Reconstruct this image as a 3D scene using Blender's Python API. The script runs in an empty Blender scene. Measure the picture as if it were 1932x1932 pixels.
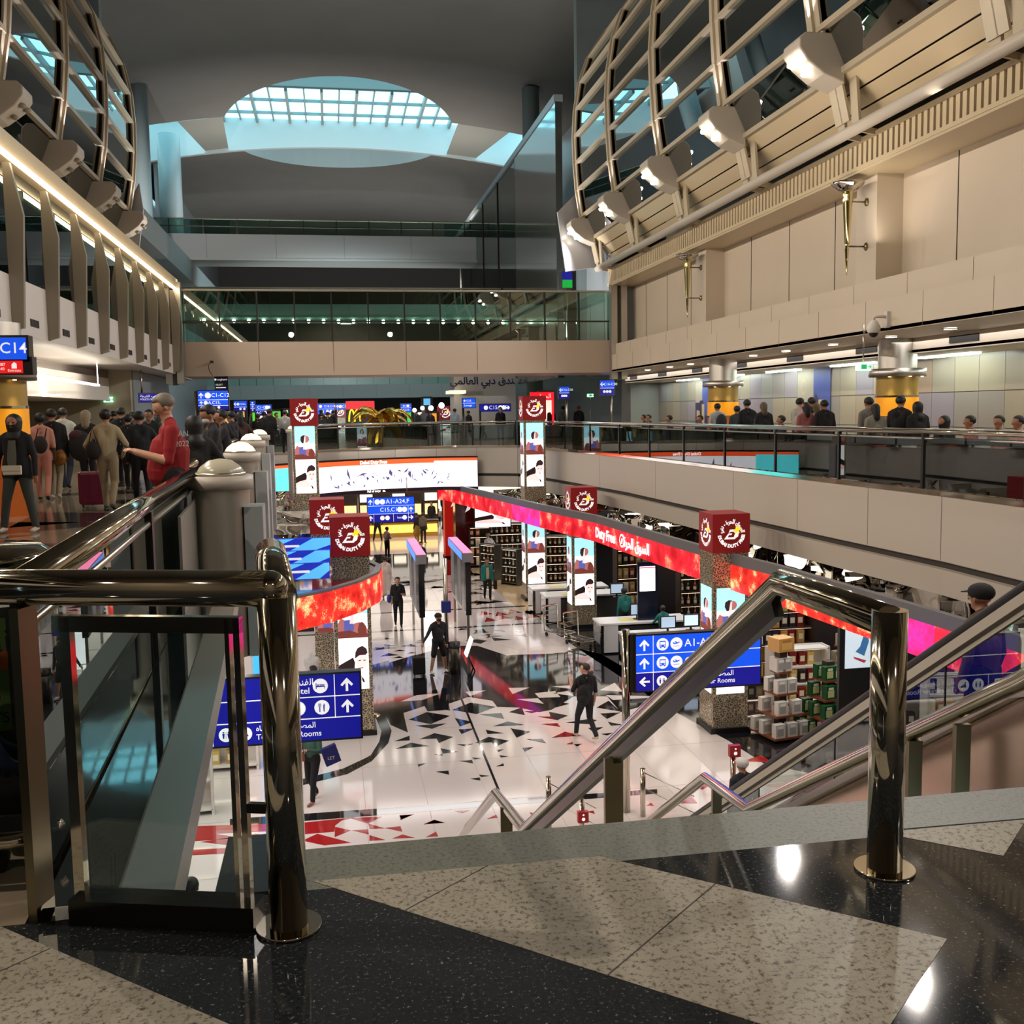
import bpy, bmesh, math, random
from math import sin, cos, pi, radians, atan2, sqrt, hypot
from mathutils import Vector, Matrix, Quaternion
random.seed(7)
scene = bpy.context.scene
COL = scene.collection

# ------------------------------------------------------------------ camera
FPX = 1935.0
CM = Matrix(((0.9848305824804053, 0.03268682157806, -0.170412134269922),
             (-0.17278059352675143, 0.09424396010550078, -0.980441197871742),
             (-0.01598719211898528, 0.9950123856911315, 0.09846198255872064)))
CAM = Vector((0, 0, 1.58))
cd = bpy.data.cameras.new('camera'); cam = bpy.data.objects.new('camera', cd); COL.objects.link(cam)
cd.sensor_width = 36; cd.lens = 36 * FPX / 1932; cd.clip_start = 0.05; cd.clip_end = 600
cam.matrix_world = Matrix.Translation(CAM) @ CM.to_4x4()
scene.camera = cam
def ray(x, y): return CM @ Vector(((x - 966) / FPX, (966 - y) / FPX, -1))
def G(x, y, z=0.0):
    v = ray(x, y); return CAM + v * ((z - CAM.z) / v.z)
def AY(x, y, Y):
    v = ray(x, y); return CAM + v * (Y / v.y)
def AX(x, y, X):
    v = ray(x, y); return CAM + v * (X / v.x)

# ------------------------------------------------------------------ world, lights, exposure
w = bpy.data.worlds.new('world'); scene.world = w; w.use_nodes = True
bg = w.node_tree.nodes['Background']; bg.inputs[0].default_value = (0.50, 0.86, .96, 1); bg.inputs[1].default_value = 3.6
scene.view_settings.view_transform = 'Standard'; scene.view_settings.look = 'None'
scene.view_settings.gamma = 1; scene.view_settings.exposure = 0.0
scene.view_settings.use_curve_mapping = False
try:
    scene.cycles.use_denoising = True
    scene.cycles.max_bounces = 7; scene.cycles.diffuse_bounces = 3; scene.cycles.glossy_bounces = 4
    scene.cycles.transparent_max_bounces = 14; scene.cycles.transmission_bounces = 4
    scene.cycles.sample_clamp_indirect = 4.0; scene.cycles.caustics_reflective = False; scene.cycles.caustics_refractive = False
except Exception: pass
def area(name, loc, size, power, color=(1, .93, .84), direction=(0, 0, -1), spread=180):
    l = bpy.data.lights.new(name, 'AREA'); l.shape = 'RECTANGLE'; l.size, l.size_y = size
    l.energy = power; l.color = color; l.spread = radians(spread)
    o = bpy.data.objects.new(name, l); COL.objects.link(o); o.location = loc
    o.rotation_euler = Vector(direction).to_track_quat('-Z', 'Y').to_euler(); return o
def spot(name, loc, tgt, power, angle=120, color=(1, .9, .8), r=.12, blend=.6):
    l = bpy.data.lights.new(name, 'SPOT'); l.energy = power; l.spot_size = radians(angle); l.spot_blend = blend
    l.color = color; l.shadow_soft_size = r
    o = bpy.data.objects.new(name, l); COL.objects.link(o); o.location = loc
    o.rotation_euler = (Vector(tgt) - Vector(loc)).to_track_quat('-Z', 'Y').to_euler(); return o
WARM = (1, .87, .74); NEUT = (1, .945, .91); COOL = (.92, .96, 1)
LK = 1.0
# flood lamps under the curved curtain walls, both sides, every 5 m
for k, yy in enumerate((5.2, 10.2, 15.2, 20.2, 25.2, 30.2, 35.2, 40.2)):
    spot('flood_or_fill_light', (9.5, yy, 8.2), (1.0, yy - 1, 0), 1000 * LK, 132, NEUT)
    spot('flood_or_fill_light', (-6.3, yy, 8.25), (9.5, yy, 3.0), 1300 * LK, 140, WARM)
# shop ceiling lights, lower floor
area('shop_light', (12.2, 26, -2.0), (4.5, 17), 620 * LK, NEUT)
area('shop_light', (12.0, 45, -2.0), (6, 16), 650 * LK, NEUT)
area('shop_light', (-4.3, 18.5, -1.9), (5.5, 9), 600 * LK, NEUT)
area('shop_light', (-5, 32, -1.9), (6, 12), 500 * LK, NEUT)
area('shop_light', (4.5, 60, -1.9), (10, 16), 900 * LK, WARM)
area('shop_light', (4.5, 82, -1.9), (12, 22), 900 * LK, WARM)
# gallery downlights, upper level
area('gallery_light', (12.6, 27, 2.95), (.5, 34), 170 * LK, NEUT)
area('gallery_light', (14.0, 27, 2.66), (.3, 34), 240 * LK, (.95, 1, .95))
area('gallery_light', (-6.6, 20, 3.08), (1.2, 24), 220 * LK, WARM)
area('gallery_light', (1.5, 58, 2.4), (16, 14), 260 * LK, NEUT)
area('gallery_light', (1.5, 85, 2.4), (20, 30), 520 * LK, NEUT)
spot('palm_fill_spot', (2.3, 42.8, 2.9), (2.35, 50.2, 1.2), 500, 40, WARM, .1)  # extra spot added to brighten the golden palm
# added spots and uplights brightening the second hall and the ceiling
spot('flood_or_fill_light', (9.6, 58, 11.5), (0, 60, 5), 700 * LK, 120, NEUT)
area('added_uplight', (2.5, 41.6, 4.45), (14, 1.0), 1500, NEUT, (0, .1, 1))  # area uplights added to lift the dark ceiling
area('added_uplight', (2.5, 71.6, 13.4), (20, 1.0), 1500, (1, .85, .78), (0, .1, 1)); area('added_uplight', (2.5, 95, 6.5), (20, 1.0), 1200, NEUT, (0, .1, 1))
area('added_uplight', (-6.5, 20, 6.75), (.5, 36), 350, WARM, (.1, 0, 1))
area('added_uplight', (11.7, 17, 7.3), (.3, 44), 90, WARM, (-.3, 0, 1))
spot('flood_or_fill_light', (-9.4, 54, 11.8), (3, 100, 0), 2600, 150, NEUT); spot('flood_or_fill_light', (9.4, 76, 11.0), (0, 104, 2), 2600, 150, NEUT); spot('flood_or_fill_light', (1, 62.5, 6.6), (1, 104, 4.2), 9000, 110, (.85, .97, 1)); spot('flood_or_fill_light', (1, 44, 2.9), (1, 75, 0), 900, 130, NEUT)  # fill spots added to brighten the dim far end
area('bridge_light', (2.5, 41.5, 2.95), (12, 1.2), 260 * LK, NEUT)
spot('landing_fill_light', (-3, -6, 8.0), (0, 3, 0), 420, 120, WARM, .2); spot('landing_fill_light', (1, -2.5, 9.0), (1, -8, 2.5), 900, 120, WARM, .3); spot('landing_fill_light', (5, -6, 8.0), (1.5, 3, 0), 420, 120, WARM, .2)  # added spots behind the viewer; middle one brightens the rear wall reflected in chrome

# ------------------------------------------------------------------ materials
def lin(c):
    if isinstance(c, str):
        c = c.lstrip('#'); c = [int(c[i:i + 2], 16) / 255 for i in (0, 2, 4)]
        return tuple(x / 12.92 if x <= .04045 else ((x + .055) / 1.055) ** 2.4 for x in c)
    return tuple(c[:3])
MATS = {}
def mat(name, color='808080', rough=.5, metal=0, emis=0, ecol=None, alpha=None, spec=.5, coat=0, noise=None, bump=0, aniso=0):
    if name in MATS: return MATS[name]
    m = bpy.data.materials.new(name); m.use_nodes = True; nt = m.node_tree; b = nt.nodes['Principled BSDF']
    c = lin(color)
    b.inputs['Base Color'].default_value = (*c, 1); b.inputs['Roughness'].default_value = rough
    b.inputs['Metallic'].default_value = metal; b.inputs['Specular IOR Level'].default_value = spec
    b.inputs['Coat Weight'].default_value = coat; b.inputs['Coat Roughness'].default_value = .05
    if aniso: b.inputs['Anisotropic'].default_value = aniso
    if emis:
        b.inputs['Emission Color'].default_value = (*(lin(ecol) if ecol else c), 1); b.inputs['Emission Strength'].default_value = emis
    if alpha is not None: b.inputs['Alpha'].default_value = alpha
    if noise:   # (scale, darker factor, detail)
        tc = nt.nodes.new('ShaderNodeTexCoord'); n = nt.nodes.new('ShaderNodeTexNoise'); r = nt.nodes.new('ShaderNodeValToRGB')
        n.inputs['Scale'].default_value = noise[0]; n.inputs['Detail'].default_value = 4
        r.color_ramp.elements[0].color = (*[x * noise[1] for x in c], 1); r.color_ramp.elements[1].color = (*c, 1)
        r.color_ramp.elements[0].position = .35; r.color_ramp.elements[1].position = .65
        nt.links.new(tc.outputs['Object'], n.inputs['Vector']); nt.links.new(n.outputs['Fac'], r.inputs['Fac'])
        nt.links.new(r.outputs['Color'], b.inputs['Base Color'])
        if bump:
            bp = nt.nodes.new('ShaderNodeBump'); bp.inputs['Strength'].default_value = bump
            nt.links.new(n.outputs['Fac'], bp.inputs['Height']); nt.links.new(bp.outputs['Normal'], b.inputs['Normal'])
    MATS[name] = m; return m
def glassmat(name, tint='d8f0ea', refl=.12, dark=1.0, rough=.0, top=.95):
    if name in MATS: return MATS[name]
    m = bpy.data.materials.new(name); m.use_nodes = True; nt = m.node_tree; nt.nodes.clear()
    out = nt.nodes.new('ShaderNodeOutputMaterial'); mx = nt.nodes.new('ShaderNodeMixShader')
    tr = nt.nodes.new('ShaderNodeBsdfTransparent'); gl = nt.nodes.new('ShaderNodeBsdfGlossy'); fr = nt.nodes.new('ShaderNodeLayerWeight')
    mr = nt.nodes.new('ShaderNodeMapRange')
    tr.inputs[0].default_value = (*[x * dark for x in lin(tint)], 1); gl.inputs['Roughness'].default_value = rough
    gl.inputs[0].default_value = (.9, .95, .95, 1)
    fr.inputs[0].default_value = .35; mr.inputs['To Min'].default_value = refl; mr.inputs['To Max'].default_value = top
    nt.links.new(fr.outputs['Fresnel'], mr.inputs['Value']); nt.links.new(mr.outputs[0], mx.inputs[0])
    nt.links.new(tr.outputs[0], mx.inputs[1]); nt.links.new(gl.outputs[0], mx.inputs[2]); nt.links.new(mx.outputs[0], out.inputs[0])
    MATS[name] = m; return m
def granite(name, base, speck, scale=90, rough=.12, amount=.45, light=None):
    m = mat(name, base, rough, spec=.5); nt = m.node_tree; b = nt.nodes['Principled BSDF']
    tc = nt.nodes.new('ShaderNodeTexCoord'); v = nt.nodes.new('ShaderNodeTexNoise'); v.inputs['Scale'].default_value = scale; v.inputs['Detail'].default_value = 6
    v.inputs['Roughness'].default_value = .75
    r = nt.nodes.new('ShaderNodeValToRGB'); cr = r.color_ramp
    cr.elements[0].position = amount - .12; cr.elements[0].color = (*lin(speck), 1)
    cr.elements[1].position = amount; cr.elements[1].color = (*lin(base), 1)
    if light:
        e = cr.elements.new(.60); e.color = (*lin(base), 1); e = cr.elements.new(.635); e.color = (*lin(light), 1)
    nt.links.new(tc.outputs['Object'], v.inputs['Vector']); nt.links.new(v.outputs['Fac'], r.inputs['Fac']); nt.links.new(r.outputs['Color'], b.inputs['Base Color'])
    return m
chrome = mat('chrome', 'c9c2b2', .07, 1)
steel = mat('brushed_steel', 'b9b2a4', .28, 1, aniso=.5)
steel2 = mat('satin_steel', 'c8c4bc', .38, 1)
darksteel = mat('dark_steel', '4a4844', .3, 1)
blk = mat('black_plastic', '0c0c0d', .4); rubber = mat('handrail_rubber', '101012', .35)
wallc = mat('beige_panel', 'cfc2ae', .45, noise=(.6, .96)); wallw = mat('white_panel', 'd6d0c8', .5)
greyp = mat('grey_panel', '8b9499', .35, noise=(.8, .95)); ceilm = mat('dark_ceiling', '6a6a66', .8, noise=(.5, .93))
beam = mat('beam_white', 'bdb4a6', .45); warmw = mat('cream_metal', 'c9b896', .4)
joint = mat('joint_dark', '3a3632', .8); mould = mat('vent_black', '15120f', .7)
glass = glassmat('glass_clear', 'cfe6de', .08); glassg = glassmat('glass_green', 'b4d0c6', .14); glassd = glassmat('glass_dark', '1d3136', .30, .5)
glassr = glassmat('glass_rail', 'b4bfba', .10)
glass_sky = glassmat('glass_skylight', 'e4fbff', .03, top=.08)
lightw = mat('light_white', 'ffffff', .5, emis=9, ecol='fff4e2'); lightb = mat('light_bulb', 'ffffff', .5, emis=30, ecol='fff2e0')
lightg = mat('light_gold', 'ffe2a0', .5, emis=5, ecol='ffd68a')

# ------------------------------------------------------------------ mesh builder
ORG = {}
def setp(o, label=None, cat=None, group=None, kind=None):
    if label: o['label'] = label
    if cat: o['category'] = cat
    if group: o['group'] = group
    if kind: o['kind'] = kind
    return o
def thing(name, label, cat, loc=(0, 0, 0), rz=0, group=None, world=False):
    o = bpy.data.objects.new(name, None); COL.objects.link(o); o.location = loc; o.rotation_euler = (0, 0, rz)
    o.empty_display_size = .1
    setp(o, label, cat, group)
    ORG[o.name] = Vector(loc) if world else Vector((0, 0, 0))
    return o
class MB:
    def __init__(s): s.v = []; s.f = []; s.m = []; s.sm = []
    def add(s, vs, fs, mi=0, smooth=False):
        o = len(s.v); s.v += [tuple(v) for v in vs]
        for f in fs: s.f.append(tuple(i + o for i in f)); s.m.append(mi); s.sm.append(smooth)
        return s
    def box(s, x0, x1, y0, y1, z0, z1, mi=0):
        return s.add([(x, y, z) for z in (z0, z1) for y in (y0, y1) for x in (x0, x1)],
                     [(0, 2, 3, 1), (4, 5, 7, 6), (0, 1, 5, 4), (2, 6, 7, 3), (0, 4, 6, 2), (1, 3, 7, 5)], mi)
    def cb(s, c, d, rz=0, mi=0, rx=0, ry=0):
        M = Matrix.Translation(c) @ Matrix.Rotation(rz, 4, 'Z') @ Matrix.Rotation(ry, 4, 'Y') @ Matrix.Rotation(rx, 4, 'X')
        vs = [M @ Vector((x * d[0] / 2, y * d[1] / 2, z * d[2] / 2)) for z in (-1, 1) for y in (-1, 1) for x in (-1, 1)]
        return s.add(vs, [(0, 2, 3, 1), (4, 5, 7, 6), (0, 1, 5, 4), (2, 6, 7, 3), (0, 4, 6, 2), (1, 3, 7, 5)], mi)
    def poly(s, pts, mi=0): return s.add(pts, [tuple(range(len(pts)))], mi)
    def prism(s, pts, d, mi=0):          # extrude a polygon of 3-D points along vector d
        n = len(pts); d = Vector(d); a = [Vector(p) for p in pts]; b = [p + d for p in a]
        fs = [tuple(range(n - 1, -1, -1)), tuple(range(n, 2 * n))] + [(i, (i + 1) % n, n + (i + 1) % n, n + i) for i in range(n)]
        return s.add(a + b, fs, mi)
    def bar(s, p, q, wx, wy, mi=0, up=(0, 0, 1)):   # rectangular bar
        p = Vector(p); q = Vector(q); d = (q - p).normalized(); u = Vector(up)
        if abs(d.dot(u)) > .99: u = Vector((0, 1, 0))
        a = d.cross(u).normalized(); b = a.cross(d).normalized()
        pts = [p + a * x * wx / 2 + b * y * wy / 2 for x, y in ((-1, -1), (1, -1), (1, 1), (-1, 1))]
        return s.prism(pts, q - p, mi)
    def tube(s, pts, r, seg=12, mi=0, caps=True, rads=None):
        pts = [Vector(p) for p in pts]; n = len(pts); base = len(s.v); rings = []
        for i, p in enumerate(pts):
            if i == 0: t = pts[1] - pts[0]
            elif i == n - 1: t = pts[-1] - pts[-2]
            else: t = (pts[i + 1] - p).normalized() + (p - pts[i - 1]).normalized()
            t.normalize(); u = Vector((0, 0, 1)) if abs(t.z) < .9 else Vector((0, 1, 0))
            a = t.cross(u).normalized(); b = a.cross(t).normalized(); rr = rads[i] if rads else r
            if 0 < i < n - 1:
                c = (pts[i + 1] - p).normalized().dot((p - pts[i - 1]).normalized()); k = 1 / max(.5, sqrt((1 + c) / 2))
                side = ((pts[i + 1] - p).normalized() - (p - pts[i - 1]).normalized())
                if side.length > 1e-4:
                    side.normalize()
                    rings.append([p + (lambda w: w + side * w.dot(side) * (k - 1))(a * rr * cos(2 * pi * j / seg) + b * rr * sin(2 * pi * j / seg)) for j in range(seg)]); continue
            rings.append([p + a * rr * cos(2 * pi * j / seg) + b * rr * sin(2 * pi * j / seg) for j in range(seg)])
        vs = [v for r_ in rings for v in r_]
        s.add(vs, [(i * seg + j, i * seg + (j + 1) % seg, (i + 1) * seg + (j + 1) % seg, (i + 1) * seg + j) for i in range(n - 1) for j in range(seg)], mi, True)
        if caps: s.add(rings[0], [tuple(range(seg - 1, -1, -1))], mi); s.add(rings[-1], [tuple(range(seg))], mi)
        return s
    def lathe(s, prof, c=(0, 0, 0), seg=24, mi=0, smooth=True):    # prof: (r, z)
        c = Vector(c); vs = [c + Vector((r * cos(2 * pi * j / seg), r * sin(2 * pi * j / seg), z)) for r, z in prof for j in range(seg)]
        n = len(prof)
        return s.add(vs, [(i * seg + j, i * seg + (j + 1) % seg, (i + 1) * seg + (j + 1) % seg, (i + 1) * seg + j) for i in range(n - 1) for j in range(seg)], mi, smooth)
    def cyl(s, c, r, z0, z1, seg=20, mi=0):
        s.lathe([(r, z0), (r, z1)], c, seg, mi); s.lathe([(1e-4, z0), (r, z0)], c, seg, mi, False); s.lathe([(r, z1), (1e-4, z1)], c, seg, mi, False); return s
    def ell(s, c, r, mi=0, seg=12, rings=8, rot=None):
        vs = []; c = Vector(c)
        for i in range(rings + 1):
            th = pi * i / rings
            for j in range(seg):
                v = Vector((r[0] * sin(th) * cos(2 * pi * j / seg), r[1] * sin(th) * sin(2 * pi * j / seg), r[2] * cos(th)))
                vs.append(c + (rot @ v if rot else v))
        return s.add(vs, [(i * seg + j, (i + 1) * seg + j, (i + 1) * seg + (j + 1) % seg, i * seg + (j + 1) % seg) for i in range(rings) for j in range(seg)], mi, True)
    def build(s, name, mats, parent=None, loc=None, rz=0, bev=0, kind=None, label=None, cat=None, group=None):
        if not isinstance(mats, (list, tuple)): mats = [mats]
        me = bpy.data.meshes.new(name); off = ORG.get(parent.name, Vector()) if parent else Vector()
        me.from_pydata([tuple(Vector(v) - off) for v in s.v] if off.length else s.v, [], s.f)
        for m in mats: me.materials.append(m)
        me.polygons.foreach_set('material_index', s.m); me.polygons.foreach_set('use_smooth', s.sm)
        me.validate(); me.update()
        bm = bmesh.new(); bm.from_mesh(me); bmesh.ops.remove_doubles(bm, verts=bm.verts, dist=1e-5)
        bmesh.ops.recalc_face_normals(bm, faces=bm.faces); bm.to_mesh(me); bm.free()
        o = bpy.data.objects.new(name, me); COL.objects.link(o)
        if parent: o.parent = parent; ORG[o.name] = off
        if loc is not None: o.location = loc
        o.rotation_euler = (0, 0, rz)
        if bev:
            md = o.modifiers.new('bevel', 'BEVEL'); md.width = bev; md.segments = 2; md.limit_method = 'ANGLE'
        setp(o, label, cat, group, kind); return o
def struct(name, mb, mats, **k): return mb.build(name, mats, kind='structure', **k)
def tree(o):
    return [o] + [x for c in o.children for x in tree(c)]
def dup(o, loc=None, rz=None, label=None, group=None, parent=None, scale=None, cat=None):
    c = o.copy(); COL.objects.link(c)
    if o.name in ORG: ORG[c.name] = ORG[o.name]
    if parent: c.parent = parent
    if loc is not None: c.location = loc
    if rz is not None: c.rotation_euler = (0, 0, rz)
    if scale: c.scale = scale if isinstance(scale, (tuple, list)) else (scale,) * 3
    if label: c['label'] = label
    if group: c['group'] = group
    if cat: c['category'] = cat
    for ch in list(o.children): dup(ch, parent=c)
    return c

# ------------------------------------------------------------------ lettering
AR = {'ا': (0xFE8D, 0xFE8E), 'ل': (0xFEDD, 0xFEDE, 0xFEDF, 0xFEE0), 'س': (0xFEB1, 0xFEB2, 0xFEB3, 0xFEB4), 'و': (0xFEED, 0xFEEE),
      'ق': (0xFED5, 0xFED6, 0xFED7, 0xFED8), 'ح': (0xFEA1, 0xFEA2, 0xFEA3, 0xFEA4), 'ر': (0xFEAD, 0xFEAE), 'ة': (0xFE93, 0xFE94),
      'د': (0xFEA9, 0xFEAA), 'ب': (0xFE8F, 0xFE90, 0xFE91, 0xFE92), 'ي': (0xFEF1, 0xFEF2, 0xFEF3, 0xFEF4), 'ف': (0xFED1, 0xFED2, 0xFED3, 0xFED4),
      'ن': (0xFEE5, 0xFEE6, 0xFEE7, 0xFEE8), 'ع': (0xFEC9, 0xFECA, 0xFECB, 0xFECC), 'م': (0xFEE1, 0xFEE2, 0xFEE3, 0xFEE4), 'ص': (0xFEB9, 0xFEBA, 0xFEBB, 0xFEBC),
      'ت': (0xFE95, 0xFE96, 0xFE97, 0xFE98), 'ه': (0xFEE9, 0xFEEA, 0xFEEB, 0xFEEC), 'ى': (0xFEEF, 0xFEF0), 'ك': (0xFED9, 0xFEDA, 0xFEDB, 0xFEDC), 'ط': (0xFEC1, 0xFEC2, 0xFEC3, 0xFEC4), 'ش': (0xFEB5, 0xFEB6, 0xFEB7, 0xFEB8), 'ج': (0xFE9D, 0xFE9E, 0xFE9F, 0xFEA0)}
def arab(t):
    out = []
    for i, ch in enumerate(t):
        f = AR.get(ch)
        if not f: out.append(ch); continue
        p = AR.get(t[i - 1]) if i else None; joinp = bool(p and len(p) == 4)
        nx = i + 1 < len(t) and t[i + 1] in AR; joinn = len(f) == 4 and nx
        out.append(chr(f[(1 if joinp else 0) + (2 if joinn else 0)]))
    return ''.join(reversed(out))
TCACHE = {}
def tmesh(s, size=1.0, align='CENTER', bold=0.0, extrude=0.0):
    key = (s, size, align, bold, extrude)
    if key in TCACHE: return TCACHE[key]
    c = bpy.data.curves.new('t', 'FONT'); c.body = s; c.size = size; c.align_x = align; c.align_y = 'CENTER'; c.extrude = extrude; c.offset = bold; c.resolution_u = 3
    o = bpy.data.objects.new('t', c); COL.objects.link(o)
    dg = bpy.context.evaluated_depsgraph_get(); dg.update()
    me = bpy.data.meshes.new_from_object(o.evaluated_get(dg)); bpy.data.objects.remove(o); bpy.data.curves.remove(c)
    r = ([v.co.copy() for v in me.vertices], [tuple(p.vertices) for p in me.polygons]); bpy.data.meshes.remove(me); TCACHE[key] = r; return r
class Face:
    """a flat sign face: origin o, right r, up u; draws stacked shapes in the sign's own plane"""
    def __init__(s, o, r, u, n): s.o = Vector(o); s.r = Vector(r); s.u = Vector(u); s.n = Vector(n)
    def P(s, x, y, d=0): return s.o + s.r * x + s.u * y + s.n * d
    def poly(s, mb, pts, mi=0, d=0.0): mb.add([s.P(x, y, d) for x, y in pts], [tuple(range(len(pts)))], mi)
    def rect(s, mb, x0, x1, y0, y1, mi=0, d=0.0): s.poly(mb, [(x0, y0), (x1, y0), (x1, y1), (x0, y1)], mi, d)
    def disc(s, mb, x, y, r, mi=0, d=0.0, ry=None, n=20): s.poly(mb, [(x + r * cos(2 * pi * i / n), y + (ry or r) * sin(2 * pi * i / n)) for i in range(n)], mi, d)
    def text(s, mb, t, x, y, size, mi=0, d=0.0, align='CENTER', bold=0.0, sx=1):
        vs, fs = tmesh(t, size, align, bold); mb.add([s.P(x + v.x * sx, y + v.y, d) for v in vs], fs, mi)
    def arc(s, mb, t, x, y, R, size, mi=0, d=0.0, top=True, bold=0.0, spread=1.0):
        vs, fs = tmesh(t, size, 'CENTER', bold); q = []
        for v in vs:
            if top: a = v.x * spread / R; q.append(s.P(x + (R + v.y) * sin(a), y + (R + v.y) * cos(a), d))
            else: a = v.x * spread / R; q.append(s.P(x + (R - v.y) * sin(a), y - (R - v.y) * cos(a), d))
        mb.add(q, fs, mi)
    def arrow(s, mb, x, y, L, ang, mi=0, d=0.0):
        P = [(-.09, -.5), (.09, -.5), (.09, .12), (.34, -.13), (.46, .0), (0, .5), (-.46, .0), (-.34, -.13), (-.09, .12)]
        c, n = cos(ang), sin(ang)
        tri = [[0, 1, 2, 8], [2, 3, 4, 5], [5, 6, 7, 8], [2, 5, 8]]
        mb.add([s.P(x + L * (a * c - b * n), y + L * (a * n + b * c), d) for a, b in P], [tuple(t) for t in tri], mi)
# ================================================================== SETTING
def zz(pts, z): return [(p[0], p[1], z) for p in pts]
RG = [(10.65, -8), (10.65, 12), (10.66, 16.6), (10.42, 20), (10.15, 25), (9.72, 33.4), (8.9, 40.5), (8.15, 45.2)]   # right gallery edge
CG = [(8.15, 45.2), (5.6, 46.8), (2.8, 46.6), (.3, 45.6), (-2.9, 42.7)]                                          # far cross gallery edge
LG = [(-.95, 3.3), (-1.3, 10), (-1.75, 18.7), (-2.15, 26.5), (-2.4, 31), (-2.9, 42.7)]                           # left gallery edge
stone_d = granite('granite_dark', '24272a', '0a0b0c', 75, .05, .47, '85857c'); stone_l = granite('granite_light', '9a9383', '4d483e', 48, .36, .49); stone_l.node_tree.nodes['Principled BSDF'].inputs['Specular IOR Level'].default_value = .06
stone_b = granite('granite_border', '6a6b5e', '44463c', 60, .5, .5); tile_l = mat('gallery_tile_light', '8d7f6c', .09, noise=(.8, .9)); tile_d = mat('gallery_tile_dark', '2a2724', .09)
# --- upper floor
mb = MB()
land = [(-14, -8), (10.65, -8), (10.65, 3.35), (-.16, 3.35), (-.95, 3.3), (-14, 3.3)]
mb.prism(zz(land, -.45), (0, 0, .45), 0)
bord = [(-.2, 3.35), (10.65, 3.35), (10.65, 3.68), (-.2, 3.68)]
mb.prism(zz(bord, -.45), (0, 0, .45), 2)
gal_l = [(x - .05, y) for x, y in LG] + [(-14, 42.7), (-14, 3.3)]
mb.prism(zz(gal_l, -.45), (0, 0, .45), 3)
mb.prism(zz([(x + .05, y) for x, y in RG] + [(18, 45.2), (18, -8)], -.45), (0, 0, .45), 3)
mb.prism(zz([(x, y + .07) for x, y in reversed(CG)] + [(18, 45.27), (18, 125), (-14, 125), (-14, 42.77)], -.45), (0, 0, .45), 3)
def gp(pts, z=0.0): return [tuple(G(x, y, z)) for x, y in pts]
for P in ([(590, 1663), (1130, 1616), (1787, 1772), (1638, 1997)], [(1700, 1568), (1936, 1547), (1893, 1615), (1700, 1579)],
          [(-400, 1577), (0, 1748), (430, 1932), (600, 2005), (-400, 2005)]):
    mb.prism([(p[0], p[1], -.01) for p in gp(P)], (0, 0, .0115), 1)
for a, b in (((920, 1634), (765, 1718)), ((1350, 1668), (1145, 1842)), ((95, 1790), (-100, 1880)), ((1690, 1566), (1932, 1545))):
    p, q = G(*a), G(*b); d = (q - p).normalized().cross(Vector((0, 0, 1))) * .0022
    mb.prism([(v.x, v.y, -.005) for v in (p - d, q - d, q + d, p + d)], (0, 0, .0072), 4)
rr = random.Random(3)
for k in range(26):                                   # dark stone triangles of the gallery floor
    x = rr.uniform(-5.6, -2.2); y = 5 + k * 1.35; a = rr.uniform(0, 6); s_ = rr.uniform(.8, 1.9)
    pts = [(min(-1.95, x + s_ * cos(a + t)), max(3.6, y + s_ * .8 * sin(a + t)), -.01) for t in (0, 2.0, 4.1)]
    mb.prism(pts, (0, 0, .0115), 5)
for P in ([(85, 1250), (150, 1200), (150, 1280), (85, 1300)], [(85, 1370), (150, 1400), (150, 1520), (85, 1500)]):
    mb.prism([(p[0], p[1], -.01) for p in gp(P)], (0, 0, .0115), 1)
struct('floor_upper', mb, [stone_d, stone_l, stone_b, tile_l, joint, tile_d])

# --- lower floor with its inlaid pattern
fl_w = mat('floor_white', 'cdc3be', .09, spec=.5); fl_k = mat('floor_black', '17171a', .05, spec=.6); fl_r = mat('floor_red', '9c1f22', .07)
fl_s = mat('floor_sand', 'c9ad86', .15); fl_j = mat('floor_joint', '8f8780', .3)
ZL = -6.0
mb = MB(); mb.box(-22, 26, -10, 125, -6.4, ZL, 0)
def inlay(pts, mi, lay=1): mb.prism([(p[0], p[1], ZL - .01) for p in pts], (0, 0, .01 + .0015 * lay), mi)
def zp(lst, ox, oy, sc): return [G(ox + x / sc, oy + y / sc, ZL) for x, y in lst]
A = (690, 1180, 3.513)
def za(l, mi, lay=1): inlay(zp(l, *A), mi, lay)
for xx in range(-8, 12, 1):                                  # tile joints
    inlay([(xx * 1.2 + .4, 8), (xx * 1.2 + .408, 8), (xx * 1.2 + .408, 100), (xx * 1.2 + .4, 100)], 4, .5)
for yy in range(8, 60, 2):
    inlay([(-10, yy * 1.2), (12, yy * 1.2), (12, yy * 1.2 + .012), (-10, yy * 1.2 + .012)], 4, .5)
inlay([G(935, 1083, ZL), G(1040, 1190, ZL), G(1250, 1330, ZL), G(1375, 1398, ZL), G(1440, 1440, ZL), (11.5, 17), (25, 17), (25, 120), (5.5, 120)], 1)
inlay([(6.9, 37.5), (8.0, 34.5), (9.5, 34.5), (9.5, 60), (6.2, 60), (6.3, 48)], 3, 2)
za([(40, 262), (145, 235), (350, 192), (560, 135), (740, 135), (930, 197), (1240, 187), (1400, 150), (1560, 190), (1690, 265), (2100, 380), (2100, 520), (1800, 545), (1690, 575), (1600, 470), (1380, 470), (1230, 560), (1150, 575), (1020, 545), (870, 540), (680, 475), (550, 520), (560, 565), (395, 535), (250, 580), (280, 710), (165, 660), (130, 600), (20, 430)], 1)
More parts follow.
